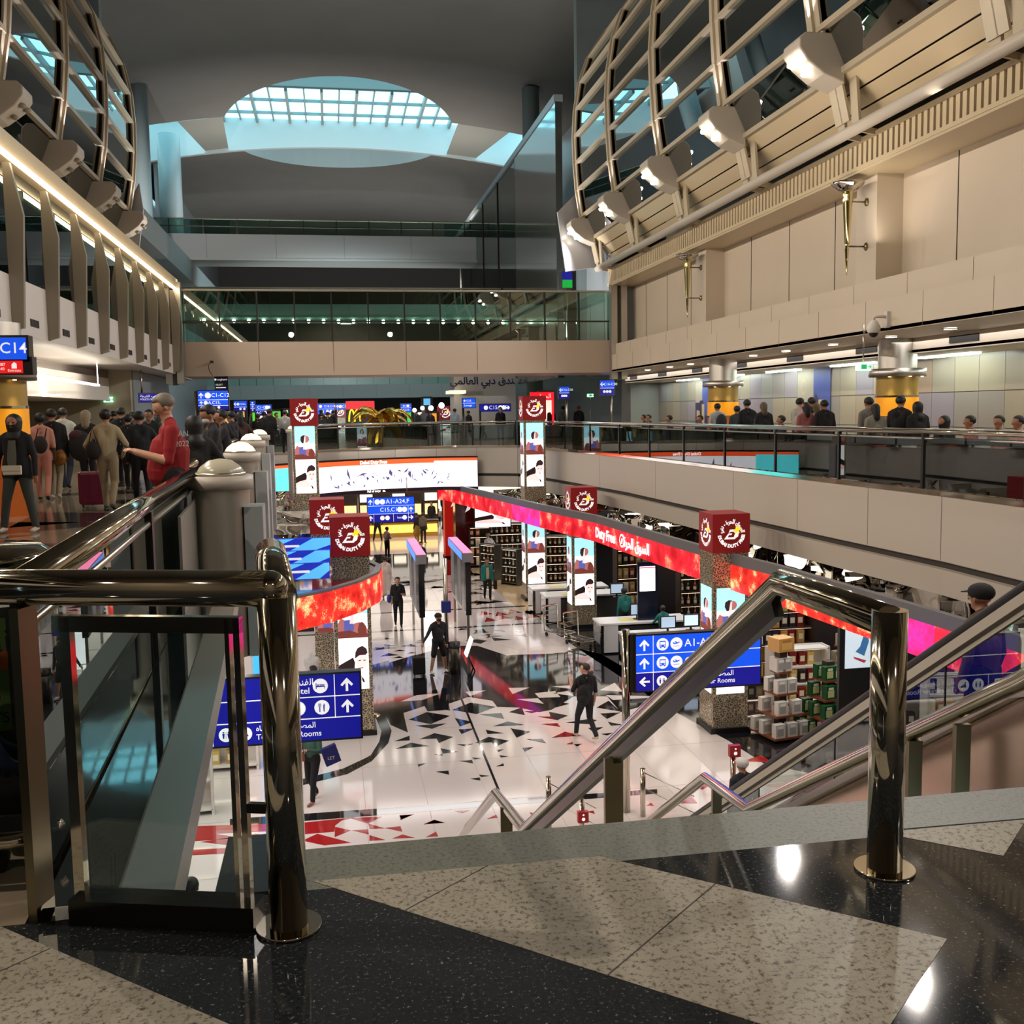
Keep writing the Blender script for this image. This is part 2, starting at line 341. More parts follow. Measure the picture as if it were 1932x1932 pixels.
for l in ([(230, 505), (340, 462), (500, 450), (375, 495)], [(660, 440), (800, 430), (690, 470)], [(945, 415), (1085, 412), (975, 455)], [(1120, 450), (1255, 435), (1290, 475), (1150, 480)],
          [(1235, 405), (1385, 395), (1390, 425)], [(1550, 430), (1650, 380), (1705, 440)], [(1240, 450), (1340, 435), (1380, 468)], [(930, 200), (1030, 170), (1050, 190)],
          [(1180, 185), (1280, 130), (1390, 145), (1320, 180)], [(870, 125), (1240, 125), (1020, 165)], [(1225, 105), (1310, 75), (1335, 95), (1250, 130)], [(1320, 75), (1350, 60), (1405, 88)],
          [(145, 198), (345, 190), (155, 247)], [(1590, 462), (1900, 470), (1880, 480), (1640, 495)], [(1000, 490), (1140, 483), (1180, 520)], [(550, 520), (680, 475), (840, 500), (870, 540)], [(250, 582), (390, 535), (400, 572)]):
    za(l, 0, 2)
for l in ([(285, 625), (405, 575), (560, 600), (430, 655)], [(390, 535), (535, 560), (410, 570)], [(330, 665), (535, 650), (440, 685)], [(590, 615), (710, 640), (625, 670)],
          [(355, 755), (455, 715), (580, 740), (485, 780), (470, 750)], [(200, 818), (300, 778), (420, 800)], [(190, 768), (290, 732), (292, 762)], [(160, 655), (255, 625), (275, 708)],
          [(575, 560), (695, 512), (860, 540), (735, 588)], [(950, 575), (1035, 543), (1055, 595)], [(755, 590), (900, 582), (918, 620)], [(1055, 570), (1155, 567), (1100, 582)],
          [(1140, 605), (1225, 605), (1215, 573), (1340, 598), (1270, 628)], [(845, 670), (940, 637), (1050, 660)], [(1165, 655), (1270, 648), (1290, 673)], [(615, 690), (725, 683), (635, 720)],
          [(795, 692), (915, 715), (808, 720)], [(960, 682), (1090, 705), (1000, 745)], [(725, 780), (815, 740), (950, 765), (858, 805), (835, 775)], [(605, 790), (715, 785), (660, 802)],
          [(1235, 745), (1320, 705), (1430, 730)], [(1065, 755), (1170, 752), (1195, 782)], [(1330, 645), (1480, 620), (1535, 628), (1480, 655)], [(1475, 680), (1575, 675), (1510, 710)],
          [(1555, 585), (1690, 577), (1600, 620)], [(1605, 640), (1710, 660), (1625, 665)], [(1530, 545), (1610, 500), (1690, 572)], [(1220, 555), (1300, 510), (1350, 520)],
          [(1330, 788), (1370, 772), (1375, 788)], [(1380, 788), (1435, 785), (1400, 803)], [(1040, 812), (1110, 808), (1055, 838)], [(865, 825), (915, 822), (880, 840)],
          [(885, 860), (945, 870), (895, 875)], [(865, 935), (912, 915), (917, 932)], [(495, 815), (612, 838), (510, 850)], [(455, 855), (508, 852), (510, 865)], [(345, 922), (397, 915), (350, 937)],
          [(467, 970), (548, 963), (553, 990)], [(622, 900), (705, 893), (712, 915)], [(705, 875), (765, 882), (720, 888)], [(695, 1018), (755, 1008), (760, 1028)], [(750, 990), (820, 998), (765, 1005)],
          [(105, 80), (190, 88), (115, 95)], [(120, 125), (190, 135), (130, 140)], [(50, 165), (130, 140), (200, 150)], [(660, 100), (740, 92), (805, 102), (760, 122)], [(720, 35), (780, 22), (800, 45)],
          [(735, 62), (880, 55), (790, 72)], [(835, 80), (965, 95), (850, 102)], [(640, 10), (730, 15), (660, 17)], [(990, 40), (1030, 30), (1035, 45)], [(1000, 65), (1060, 55), (1070, 75)],
          [(850, 32), (910, 30), (925, 42)], [(1750, 640), (1830, 630), (1790, 655)], [(1560, 720), (1640, 712), (1600, 730)]):
    za(l, 1, 3)
za([(-900, 1283), (1932, 1085), (1932, 1115), (-900, 1335)], 1)                       # dark band across
for l in ([(225, 1260), (310, 1255), (235, 1290)], [(385, 1320), (455, 1290), (520, 1308)], [(590, 1230), (690, 1225), (640, 1245)], [(805, 1283), (865, 1255), (875, 1275)],
          [(1085, 1240), (1130, 1245), (1100, 1260)], [(1460, 1235), (1510, 1228), (1520, 1250)], [(1860, 1195), (1890, 1175), (1910, 1195)], [(2050, 1180), (2150, 1120), (2200, 1180)], [(2180, 1060), (2300, 1050), (2230, 1090)], [(2500, 900), (2620, 860), (2700, 910)]):
    za(l, 2, 2)
for l in ([(40, 280), (420, 240), (325, 265), (280, 300), (275, 345), (40, 365)], [(280, 310), (395, 335), (275, 385)], [(40, 410), (150, 360), (395, 425), (200, 445)], [(400, 335), (520, 328), (525, 365)],
          [(520, 285), (640, 320), (530, 325)], [(385, 245), (620, 235), (520, 285)], [(530, 370), (645, 405), (530, 412)], [(640, 318), (755, 305), (770, 345)], [(745, 222), (860, 215), (755, 260)],
          [(925, 290), (1000, 258), (1080, 280)], [(695, 395), (770, 365), (860, 390)], [(940, 385), (1015, 345), (1030, 378)],
          [(-1500, 330), (40, 280), (40, 330), (-600, 360), (-400, 390), (-1500, 470)], [(-700, 420), (-300, 360), (-20, 400), (-350, 460)], [(-1300, 500), (40, 440), (40, 475), (-1300, 545)]):
    inlay(zp(l, 560, 1480, 3.864), 2, 2)
inlay([G(800, 1150, ZL), G(803, 1150, ZL), G(949, 1505, ZL), G(944, 1505, ZL)], 1, 4)
for l in ([(45, 455), (130, 600), (172, 700), (150, 780), (40, 900), (-120, 985), (-420, 1060), (-420, 1020), (-150, 950), (0, 880), (35, 860), (90, 770), (105, 700), (60, 600), (10, 500)],): za(l, 1, 4)
for ya, yb in ((38.6, 38.8), (35.3, 35.5)): inlay([(-3, ya), (7.2, ya), (7.2, yb), (-3, yb)], 1, 2)
for k in range(9):
    x = 5.2 + .55 * (k % 5); y = 36.1 + .95 * (k // 5) + .3 * (k % 2); inlay([(x, y), (x + .55, y + .1), (x + .2, y + .8)], 2, 2)
for k in range(70):                                   # far triangles
    x = rr.uniform(-1, 6.4); y = rr.choice([rr.uniform(30.5, 35), rr.uniform(39.2, 43.5), rr.uniform(43.5, 47)]); a = rr.uniform(-.4, .4); s_ = rr.uniform(.25, .75) * (1 if y < 39 else 1.5)
    inlay([(x, y), (x + s_ * cos(a), y + s_ * sin(a)), (x + s_ * .8 * cos(a + .9), y + s_ * .8 * sin(a + .9))], 1, 2)
inlay([(-3, 47), (6.3, 47), (6.6, 55), (-3, 55)], 1, 2)
struct('floor_lower', mb, [fl_w, fl_k, fl_r, fl_s, fl_j])

# --- gallery edge fascias (mesh follows the edge)
def offs(path, d):
    out = []
    for i, p in enumerate(path):
        a = Vector(path[max(0, i - 1)]); b = Vector(path[min(len(path) - 1, i + 1)]); t = (b - a).normalized(); out.append((p[0] - t.y * d, p[1] + t.x * d))
    return out
def strip(mb, path, d0, z0, d1, z1, mi=0):
    a = offs(path, d0); b = offs(path, d1)
    for i in range(len(path) - 1):
        mb.add([(*a[i], z0), (*a[i + 1], z0), (*b[i + 1], z1), (*b[i], z1)], [(0, 1, 2, 3)], mi)
def dens(path, n=6):
    out = []
    for i in range(len(path) - 1):
        for k in range(n): t = k / n; out.append((path[i][0] * (1 - t) + path[i + 1][0] * t, path[i][1] * (1 - t) + path[i + 1][1] * t))
    return out + [path[-1]]
def fascia(name, path, sgn, zb=-1.85):
    mb = MB(); s = sgn
    for d0, z0, d1, z1, mi in ((0, .04, -.04 * s, .04, 1), (-.04 * s, .04, -.04 * s, -.05, 1), (-.04 * s, -.05, .0, -.05, 0), (0, -.05, 0, -1.22, 0), (0, -1.22, .1 * s, -1.26, 0), (.1 * s, -1.26, .1 * s, -1.36, 2), (.1 * s, -1.36, .02 * s, -1.38, 0), (.02 * s, -1.38, .06 * s, zb, 0), (.06 * s, zb, .6 * s, zb, 0), (.6 * s, zb, .6 * s, -.45, 0)):
        strip(mb, path, d0, z0, d1, z1, mi)
    for i in range(0, len(path), 4):
        p = offs(path, -.002 * s)[i]; q = path[min(i + 1, len(path) - 1)]
        t = (Vector(q) - Vector(path[i])); 
        if t.length > 0: t = t.normalized() * .012; mb.add([(p[0], p[1], -.06), (p[0] + t.x, p[1] + t.y, -.06), (p[0] + t.x, p[1] + t.y, -1.21), (p[0], p[1], -1.21)], [(0, 1, 2, 3)], 2)
    struct(name, mb, [beam, chrome, joint])
fascia('trim_right_gallery', dens(RG, 6), -1); fascia('trim_cross_gallery', dens(CG, 6), -1)
LGD = dens(LG, 4); fascia('trim_left_gallery', LGD, 1)
# polished ledge and steel cap outside the left glass
ledge_m = mat('ledge_polished', '232a2c', .03, spec=1.0, coat=1)
mb = MB(); strip(mb, LGD[:6], 0, .045, -.22, .045, 0); strip(mb, LGD[:6], -.22, .045, -.22, -.05, 1); struct('trim_ledge', mb, [ledge_m, steel])
mb = MB(); strip(mb, LGD[:6], -.22, .05, -.235, .07, 0); strip(mb, LGD[:6], -.235, .07, -.4, .05, 0); strip(mb, LGD[:6], -.4, .05, -.42, -.02, 0); struct('trim_steel_cap', mb, [steel2])

# --- dark underside of the galleries (shop ceilings)
mb = MB()
mb.prism(zz([(x + .3, y) for x, y in RG] + [(26, 45.2), (26, -8)], -.6), (0, 0, .1)); mb.prism(zz([(x - .3, y) for x, y in LG] + [(-22, 42.7), (-22, 3.4)], -.6), (0, 0, .1)); mb.prism(zz([(x, y + .3) for x, y in reversed(CG)] + [(26, 45.5), (26, 125), (-22, 125), (-22, 43)], -.6), (0, 0, .1))
struct('ceiling_lower', mb, [mat('void_dark', '141210', .6)])
# side and end walls of the lower floor
mb = MB(); mb.box(20, 20.2, -8, 125, -6, -.5); struct('wall_lower_right', mb, [mat('shop_wall_warm', '5b3a26', .5, noise=(1.5, .7))])
mb = MB(); mb.box(-14, -13.8, 5, 125, -6, -.5); struct('wall_lower_left', mb, [mat('shop_wall_pale', 'c9beb0', .5)])
mb = MB(); mb.box(-22, 26, 110, 110.2, -6, -.5); struct('wall_lower_back', mb, [mat('shop_wall_cream', 'b9a68a', .5)])
mb = MB(); mb.box(-22, -1.2, 3.2, 3.4, -6, -.45); mb.box(5.4, 26, 3.2, 3.4, -6, -.45); struct('wall_lower_front', mb, [beam])

# --- left wall: spandrel, fins' backing, soffit
XL = -5.6
mb = MB(); mb.box(XL - .35, XL, -8, 40.4, 3.12, 4.15); struct('trim_left_spandrel', mb, [wallw])
mb = MB(); mb.box(-14, XL - .35, -8, 47, 3.12, 3.2); mb.box(-14, -7.6, -8, 36, 2.85, 3.12); struct('ceiling_left_gallery', mb, [wallw])
mb = MB(); mb.box(-14.2, -14, -8, 125, -.5, 22); struct('wall_left', mb, [wallw])
mb = MB(); mb.box(XL - .5, XL + .12, -8, 40.4, 6.22, 6.62); mb.add([(XL + .12, -8, 6.62), (XL + .12, 40.4, 6.62), (-7.4, 42, 8.3), (-7.4, -8, 8.3)], [(0, 1, 2, 3)]); struct('trim_left_beam', mb, [warmw])
mb = MB(); mb.box(-14, -6.55, 36, 36.3, 0, 3.12); struct('wall_left_office', mb, [mat('office_wall', 'b3aa92', .5)])
mb = MB(); mb.box(-7.0, -6.5, 36.3, 44, 0, 3.1); struct('wall_left_pier', mb, [greyp])
mb = MB(); mb.box(-13.9, -5.95, -8, 40, 4.05, 4.14); mb.box(-13.9, -13.8, -8, 43, 4.2, 6.3); struct('wall_left_lounge', mb, [mat('lounge_dark', '39332b', .6)])

# --- right wall: two bands, recessed panels, slat band, pipe
mb = MB(); mb.box(11.0, 11.6, -8, 40, 3.05, 3.7, 0); mb.box(11.15, 11.7, -8, 40, 3.7, 4.14, 0)
for k in range(-3, 20): y = k * 2.1 + 1.1; mb.box(10.995, 11.01, y, y + .006, 3.06, 3.7, 1); mb.box(11.145, 11.16, y + .8, y + .806, 3.7, 4.13, 1)
struct('trim_right_bands', mb, [wallc, mat('joint_soft', '8f806d', .8)])
mb = MB(); mb.box(11.0, 12.8, -8, 44, 3.04, 3.12, 0); mb.box(12.8, 12.9, -8, 44, 2.72, 3.12, 0); mb.box(12.8, 18, -8, 44, 2.70, 2.78, 0); struct('ceiling_right_gallery', mb, [wallc])
mb = MB(); mb.box(12.0, 12.3, -8, 40, 4.14, 6.62, 0)
for y in (-2, .5, 3.3, 5.8, 8.3, 13.3, 15.8, 18.4, 23.3, 25.8, 28.3, 33.3, 35.8, 38.3): mb.box(11.99, 12.02, y, y + .02, 4.14, 6.6, 1)
struct('wall_right_upper', mb, [wallc, joint])
for y in (.35, 10.35, 20.35, 30.35):
    mb = MB(); mb.box(11.4, 12.0, y, y + .85, 4.14, 6.5, 0); mb.box(11.42, 12.0, y, y + .85, 6.5, 6.56, 1); struct('trim_pilaster', mb, [wallc, joint])
mb = MB(); mb.box(11.0, 12.2, -8, 40.2, 6.4, 6.52, 0); mb.box(11.06, 11.12, -8, 40.2, 6.5, 7.05, 1)
mb.box(10.98, 11.06, -8, 40.2, 6.45, 6.53, 0); mb.box(10.98, 11.06, -8, 40.2, 6.98, 7.08, 0)
for k in range(0, 240): y = -7.9 + k * .2; mb.box(11.0, 11.06, y, y + .12, 6.52, 6.99, 0)
struct('trim_right_slats', mb, [warmw, mat('slat_gap', '5a4630', .8)])
mb = MB(); mb.box(11.1, 15, 40, 44.5, 3.7, 8.3, 0); struct('wall_right_end', mb, [greyp])
# mosaic wall of coloured panels on the right gallery
mcols = ['a39a86', '9c9484', '9f9384', '948e88', '93968c', '9e9180', '938c94', 'a59c88', '8a9092', 'a38e7a', '989096', '97988e', 'a09784', '9a9282']
mm = [mat('mosaic_%s' % c, c, .3) for c in mcols]
mb = MB(); rr2 = random.Random(11)
for i in range(-4, 26):
    for j in range(3):
        y0 = i * 1.85; z0 = (0, 1.02, 1.85)[j]; z1 = (1.02, 1.85, 2.72)[j]
        for h in (0, 1):
            mb.box(14.5, 14.56, y0 + h * .925 + .008, y0 + h * .925 + .917, z0 + .008, z1 - .008, rr2.randrange(len(mcols)))
mb.box(14.56, 14.7, -8, 46, 0, 2.75, len(mcols))
struct('wall_mosaic_right', mb, mm + [joint])
mb = MB(); mb.box(14.7, 18, -8, 45, 2.7, 22, 0); struct('wall_right', mb, [wallc])
mb = MB(); mb.box(13.2, 18, 44.5, 46, 0, 3.0, 0); struct('wall_gallery_end', mb, [mat('end_wall', '979c95', .4)])

# --- ceiling of the great hall, vaulted, with the elliptical roof light
def zc(x): return 20.9 - ((x - 1.5) / 13) ** 2 * 1.2
XS = [-13.8 + i * (29.8 / 24) for i in range(25)]
cx, cy, rx, ry = 1.2, 73.2, 7.7, 11.2
mb = MB(); n = 24
def half(y_in, y_out, sgn):
    # rows from the flat edge y_in away to y_out, notched by the half ellipse
    cols_ = sorted(set(XS + [cx + rx * cos(pi * i / 28) for i in range(29)]))
    for a, b in zip(cols_, cols_[1:]):
        def ye(x):
            t = max(0, 1 - ((x - cx) / rx) ** 2); e = cy + sgn * ry * sqrt(t)
            return max(y_in, e) if sgn > 0 else min(y_in, e)
        ya, yb = ye(a), ye(b)
        mb.add([(a, ya, zc(a)), (b, yb, zc(b)), (b, y_out, zc(b)), (a, y_out, zc(a))], [(0, 1, 2, 3)], 0)
        if abs(a - cx) < rx and abs(b - cx) <= rx + 1e-6:
            mb.add([(a, ya, zc(a)), (b, yb, zc(b)), (b, yb, 22.6), (a, ya, 22.6)], [(0, 1, 2, 3)], 1)
half(69.6, 57.5, -1); half(77.6, 120, 1)
for a, b in zip(XS, XS[1:]):
    mb.add([(a, 57.5, zc(a) - .0), (b, 57.5, zc(b)), (b, 57.5, zc(b) - .28), (a, 57.5, zc(a) - .28)], [(0, 1, 2, 3)], 0)
    mb.add([(a, 57.5, zc(a) - .28), (b, 57.5, zc(b) - .28), (b, -10, zc(b) - .28), (a, -10, zc(a) - .28)], [(0, 1, 2, 3)], 0)
sky_w = mat('rooflight_white', 'b4c4c6', .6)
struct('ceiling_vault', mb, [ceilm, sky_w])
def translucent(name, c):
    m = mat(name, c, .7); nt = m.node_tree; b = nt.nodes['Principled BSDF']; o = nt.nodes['Material Output']
    t = nt.nodes.new('ShaderNodeBsdfTranslucent'); t.inputs[0].default_value = (*lin(c), 1); x = nt.nodes.new('ShaderNodeMixShader'); x.inputs[0].default_value = .72
    nt.links.new(b.outputs[0], x.inputs[1]); nt.links.new(t.outputs[0], x.inputs[2]); nt.links.new(x.outputs[0], o.inputs[0]); return m
tl = translucent('rooflight_panel', '8fa6a8'); tg = mat('roof_panel_grey', '878b84', .6)
mb = MB(); Z = 22.6
mb.box(-13.8, 15.8, 60, 62.6, Z, Z + .1, 0); mb.box(-6.8, 9.2, 63.6, 69.9, Z, Z + .1, 0); mb.box(-6.8, 9.2, 79, 87, Z, Z + .1, 0)
mb.box(-13.8, -6.8, 60, 69.9, Z, Z + .1, 0); mb.box(9.2, 15.8, 60, 69.9, Z, Z + .1, 0); mb.box(-13.8, -6.8, 79, 87, Z, Z + .1, 0); mb.box(9.2, 15.8, 79, 87, Z, Z + .1, 0)
struct('ceiling_rooflight', mb, [tl])
mb = MB(); mb.add([(-9.0, 69.7, zc(-9) + .02), (-6.2, 69.7, zc(-6) + .02), (-6.6, 77.5, zc(-6)), (-8.2, 77.5, zc(-8))], [(0, 1, 2, 3)]); mb.add([(8.9, 69.7, zc(8.5) + .02), (12.4, 69.7, zc(12) + .02), (11.2, 77.5, zc(11)), (9.0, 77.5, zc(9))], [(0, 1, 2, 3)]); struct('trim_rooflight_panels', mb, [tg])
mb = MB()
for a, b in zip(XS, XS[1:]):
    mb.add([(a, 77.5, zc(a) - .15), (b, 77.5, zc(b) - .15), (b, 77.5, 22.6), (a, 77.5, 22.6)], [(0, 1, 2, 3)]); mb.add([(a, 77.5, zc(a) - .15), (b, 77.5, zc(b) - .15), (b, 77.9, zc(b) - .15), (a, 77.9, zc(a) - .15)], [(0, 1, 2, 3)])
    mb.add([(a, 69.6, zc(a)), (b, 69.6, zc(b)), (b, 69.6, zc(b) + .5), (a, 69.6, zc(a) + .5)], [(0, 1, 2, 3)]) if not -6.5 < a < 9 else None
struct('trim_roof_beam', mb, [sky_w])
def skylight(x0, x1, y0, y1, nx, ny, label):
    t = thing('skylight', label, 'skylight', (x0, y0, 22.62), world=True)
    g = MB(); g.box(x0, x1, y0, y1, 22.62, 22.64); g.build('glass_pane', glass_sky, t)
    f = MB()
    for i in range(nx + 1): x = x0 + (x1 - x0) * i / nx; w_ = .09 if i % 2 == 0 else .05; f.box(x - w_, x + w_, y0, y1, 22.3 if i % 2 == 0 else 22.45, 22.7)
    for j in range(ny + 1): y = y0 + (y1 - y0) * j / ny; f.box(x0, x1, y - .05, y + .05, 22.5, 22.7)
    f.build('glazing_bars', mat('skylight_bar', '7f8c8c', .5), t)
skylight(-6.8, 9.2, 69.9, 79, 14, 3, 'large glazed skylight with grey bars inside the elliptical roof opening')
skylight(-12.8, -9.3, 69.9, 78, 3, 3, 'small side skylight left of the elliptical roof opening')
skylight(11.2, 15, 69.9, 78, 3, 3, 'small side skylight right of the elliptical roof opening')
skylight(-6.8, 9.2, 62.6, 63.6, 12, 1, 'narrow glazed strip at the near rim of the elliptical roof opening')

# --- end walls framing the second hall
gw = mat('grey_blue_wall', '6f7d80', .3, noise=(.6, .9)); gdk = mat('dark_glass_wall', '3a3d3a', .12, spec=.8, coat=.6)
mb = MB(); mb.box(-14, -8.35, 43.5, 44, 0, 20.8); struct('wall_left_return', mb, [gw])
mb = MB(); mb.box(10.75, 16, 44, 44.5, 3, 20.8); struct('wall_right_return', mb, [gw])
mb = MB(); mb.box(-12.0, -11.8, 44, 68, 0, 20.2); mb.box(-12.0, -11.8, 68, 79, 0, 16); mb.box(-12.0, -11.8, 79, 125, 0, 20.2); struct('wall_left_far', mb, [greyp])
mb = MB(); mb.box(15.6, 15.8, 46, 125, 0, 20.2); struct('wall_right_far', mb, [greyp])
mb = MB(); mb.box(10.0, 10.3, 45, 55, 3.0, 14.9); struct('wall_dark_slab', mb, [gdk])
mb = MB(); mb.box(9.95, 10.35, 45, 79, 14.9, 15.2); mb.box(10, 10.1, 55, 79, 3, 3.3); struct('trim_glass_wall_cap', mb, [greyp])
mb = MB(); mb.box(10.05, 10.1, 55, 79, 3.3, 14.9, 0)
for y in range(55, 80, 6): mb.box(10.0, 10.15, y, y + .12, 3.3, 14.9, 1)
struct('window_1', mb, [glassg, darksteel])
mb = MB(); mb.box(-14, 16, 119, 119.3, 0, 21); struct('wall_back', mb, [mat('far_wall', '47433f', .7)])
mb = MB(); mb.box(-14, 18, -8.3, -8.1, -.5, 21.5); struct('wall_behind', mb, [mat('behind_wall', '8f8472', .7)])
mb = MB(); mb.box(-12, -8.6, 44.2, 90, 10.2, 11.6, 0); mb.box(-12, -9.4, 44.2, 90, 6.2, 7.4, 0); mb.box(12.0, 15.6, 46, 90, 10.2, 11.6, 0); struct('trim_side_balconies', mb, [mat('balcony_white', 'aab0b0', .5)])
for x, y, z0, z1, r in ((-10.1, 62, 0, 20.3, .55), (-10.2, 74, 11, 20.4, .75), (-9.2, 52, 0, 10.2, .35), (-9.4, 60, 0, 6.2, .35), (11.9, 60, 0, 20, .5)):
    mb = MB(); mb.cyl((x, y, 0), r, z0, z1, 24); struct('trim_round_pier', mb, [mat('pier_grey', '9db0b4', .35)])
# --- bridges
def bridge(name, x0, x1, y, z0, z1, zt, step, colr, label_rail, depth=3.0, gm=None, rails=(), posts=None):
    mb = MB(); mb.box(x0, x1, y, y + .3, z0 + .12, z1, 0); mb.box(x0, x1, y - .06, y + depth, z0, z0 + .14, 0); mb.box(x0, x1, y + .3, y + depth, z1 - .3, z1 - .05, 0)
    mb.box(x0, x1, y + depth - .3, y + depth, z0 + .12, z1, 0)
    k = x0
    while k < x1: mb.box(k, k + .015, y - .004, y + .01, z0 + .14, z1, 1); k += step * 2
    struct(name, mb, [colr, joint])
    t = thing('bridge_railing', label_rail, 'railing', (x0, y, z1), world=True)
    g = MB(); g.box(x0, x1, y + .1, y + .12, z1, zt - .05); g.build('glass_panel', gm or glass, t)
    n_ = max(2, round((x1 - x0) / step)); P = MB()
    for i in range(n_ + 1):
        x = x0 + (x1 - x0) * i / n_; P.box(x - .03, x + .03, y + .03, y + .1, z1 - .02, zt)
    P.build('post_row', darksteel, t, kind='stuff')
    R = MB(); R.box(x0, x1, y + .0, y + .16, zt - .07, zt); R.build('top_rail', steel, t)
    for zr in rails:
        R = MB(); R.box(x0, x1, y + .05, y + .1, zr - .03, zr + .03); R.build('mid_rail', darksteel, t)
bridge('trim_footbridge', -5.37, 11.15, 40, 3.03, 4.3, 6.25, 1.38, mat('bridge_beige', 'bfae9c', .45), 'tall clear glass balustrade on the beige footbridge across the hall', gm=glassg, rails=(5.05,))
bridge('trim_high_bridge', -12, 15.6, 70, 11.58, 13.25, 14.25, 2.2, mat('bridge_grey', 'a3a5a3', .5), 'glass balustrade on the high grey bridge below the skylight', gm=glassg, rails=(13.75,))
bridge('trim_middle_bridge', -12, 10, 60, 6.9, 7.75, 8.7, 2.2, mat('bridge_pale', '9fb5b2', .5), 'glass balustrade seen through the footbridge glass, above the bulb row', gm=glassg)
bridge('trim_far_bridge', -12, 15.6, 104, 3.05, 4.4, 6.0, 1.65, mat('bridge_far', '8fa09f', .5), 'green glass balustrade on the farthest bridge over the crowd', gm=mat('green_glass_far', '6f9c92', .3))
for i in range(28):
    p = AY(385 + i * 28.2, 605 + i * .15, 59.87)
    if i == 0:
        m0 = MB(); m0.ell((0, 0, 0), (.1, .1, .12), 0, 8, 6); b0 = m0.build('pendant_bulb', lightb, loc=p, label='small glowing bulb of the row hung under the middle bridge', cat='lamp', group='bulbs in a row under the middle bridge')
    else: dup(b0, p)
# corner columns at the ends of the footbridge
for x, lab in ((-5.62, 'left'), (11.3, 'right')):
    t = thing('bridge_column', 'tall twin-flanged steel column at the %s end of the beige footbridge' % lab, 'column', (x, 39.8, 2.75), world=True)
    for dx in (-.2, .2): MB().box(x + dx - .12, x + dx + .12, 39.6, 39.95, 2.75, 6.45).build('flange', steel2, t)
    MB().box(x - .09, x + .09, 39.7, 39.9, 2.7, 6.5).build('core', darksteel, t)
# ================================================================== CURVED CURTAIN WALLS
PR = [(10.62, 7.35), (10.39, 8.26), (9.98, 9.1), (9.82, 10.1), (9.75, 11.1), (9.72, 12.1), (9.78, 13.1), (9.95, 14.1), (10.3, 15.05), (11.0, 16.05), (11.9, 16.9), (12.9, 17.45)]
PL = [(-7.62, 7.4), (-7.45, 8.2), (-7.1, 9.05), (-6.9, 10.1), (-6.8, 11.1), (-6.78, 12.1), (-6.84, 13.1), (-7.05, 14.1), (-7.5, 15.05), (-8.1, 15.9), (-8.9, 16.8), (-9.8, 17.4)]
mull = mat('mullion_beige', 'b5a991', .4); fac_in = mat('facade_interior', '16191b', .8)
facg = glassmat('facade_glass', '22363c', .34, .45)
def facade(prof, side, lab):
    s = 1 if side == 'right' else -1
    t = thing('curved_curtain_wall', 'bulging curved glass curtain wall with beige ribs along the %s side of the hall' % lab, 'curtain wall', (prof[0][0], 0, prof[0][1]), world=True)
    Y0, Y1 = -8, 40
    g = MB()
    ys = [-4.8 + 5 * k for k in range(-1, 10)]; ys = [y for y in [-8, .2, 5.2, 10.2, 15.2, 20.2, 25.2, 30.2, 35.2, 40]]; 
    for (a, za_), (b, zb_) in zip(prof[1:], prof[2:]):
        for y0, y1 in zip(ys, ys[1:]): g.add([(a, y0, za_), (a, y1, za_), (b, y1, zb_), (b, y0, zb_)], [(0, 1, 2, 3)])
    g.build('glazing', facg, t)
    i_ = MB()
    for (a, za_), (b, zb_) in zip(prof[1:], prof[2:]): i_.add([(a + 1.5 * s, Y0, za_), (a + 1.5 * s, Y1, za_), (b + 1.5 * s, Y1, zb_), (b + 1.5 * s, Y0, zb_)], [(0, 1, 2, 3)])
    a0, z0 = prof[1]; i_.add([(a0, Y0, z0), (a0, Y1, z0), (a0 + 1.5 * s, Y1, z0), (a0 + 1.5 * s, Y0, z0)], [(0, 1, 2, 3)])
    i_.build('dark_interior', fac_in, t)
    for a, z in prof[1:]:
        T = MB(); T.bar((a - .05 * s, Y0, z), (a - .05 * s, Y1, z), .13, .12); T.build('transom', mull, t)
    for y in ys[1:]:
        R = MB()
        for off in (-.13, .13):
            for (a, za_), (b, zb_) in zip(prof, prof[1:]): R.bar((a - .08 * s, y + off, za_ - .03), (b - .08 * s, y + off, zb_ + .03), .05, .3, up=(0, 1, 0))
        for (a, za_), (b, zb_) in zip(prof[1:], prof[2:]): R.bar((a - .04 * s, y, za_), (b - .04 * s, y, zb_), .26, .12, up=(0, 1, 0))
        R.build('rib', mull, t)
    L = MB()
    lv = [(prof[1][0] + .0 * s, prof[1][1] - .06), (prof[1][0] + .28 * s, prof[1][1] - .33), (prof[1][0] + .3 * s, prof[1][1] - .36), (prof[1][0] + .55 * s, prof[1][1] - .62), (prof[1][0] + .57 * s, prof[1][1] - .65), (prof[1][0] + .8 * s, prof[1][1] - .95)]
    for k in (0, 2, 4):
        (a, za_), (b, zb_) = lv[k], lv[k + 1]; L.bar((0, 0, 0), (0, 0, 0.001), .001, .001) if False else L.prism([(a, Y0, za_), (b, Y0, zb_), (b + .1 * s, Y0, zb_ + .05), (a + .1 * s, Y0, za_ + .05)], (0, Y1 - Y0, 0))
    L.build('soffit_boards', warmw, t)
    return t
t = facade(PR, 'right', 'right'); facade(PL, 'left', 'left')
mb = MB(); mb.tube([(10.6, -8, 7.12), (10.6, 40.3, 7.12)], .12, 14); mb.build('pipe_run', beam, t)
for y in [y0 + d for y0 in (5.2, 10.2, 15.2, 20.2, 25.2, 30.2, 35.2, 40) for d in (-.45, .12)]:
    mb = MB(); mb.bar((10.6, y, 7.12), (10.5, y, 8.3), .06, .28, up=(0, 1, 0)); mb.bar((10.6, y, 7.12), (11.4, y, 7.0), .05, .12); mb.build('bracket', mull, t)
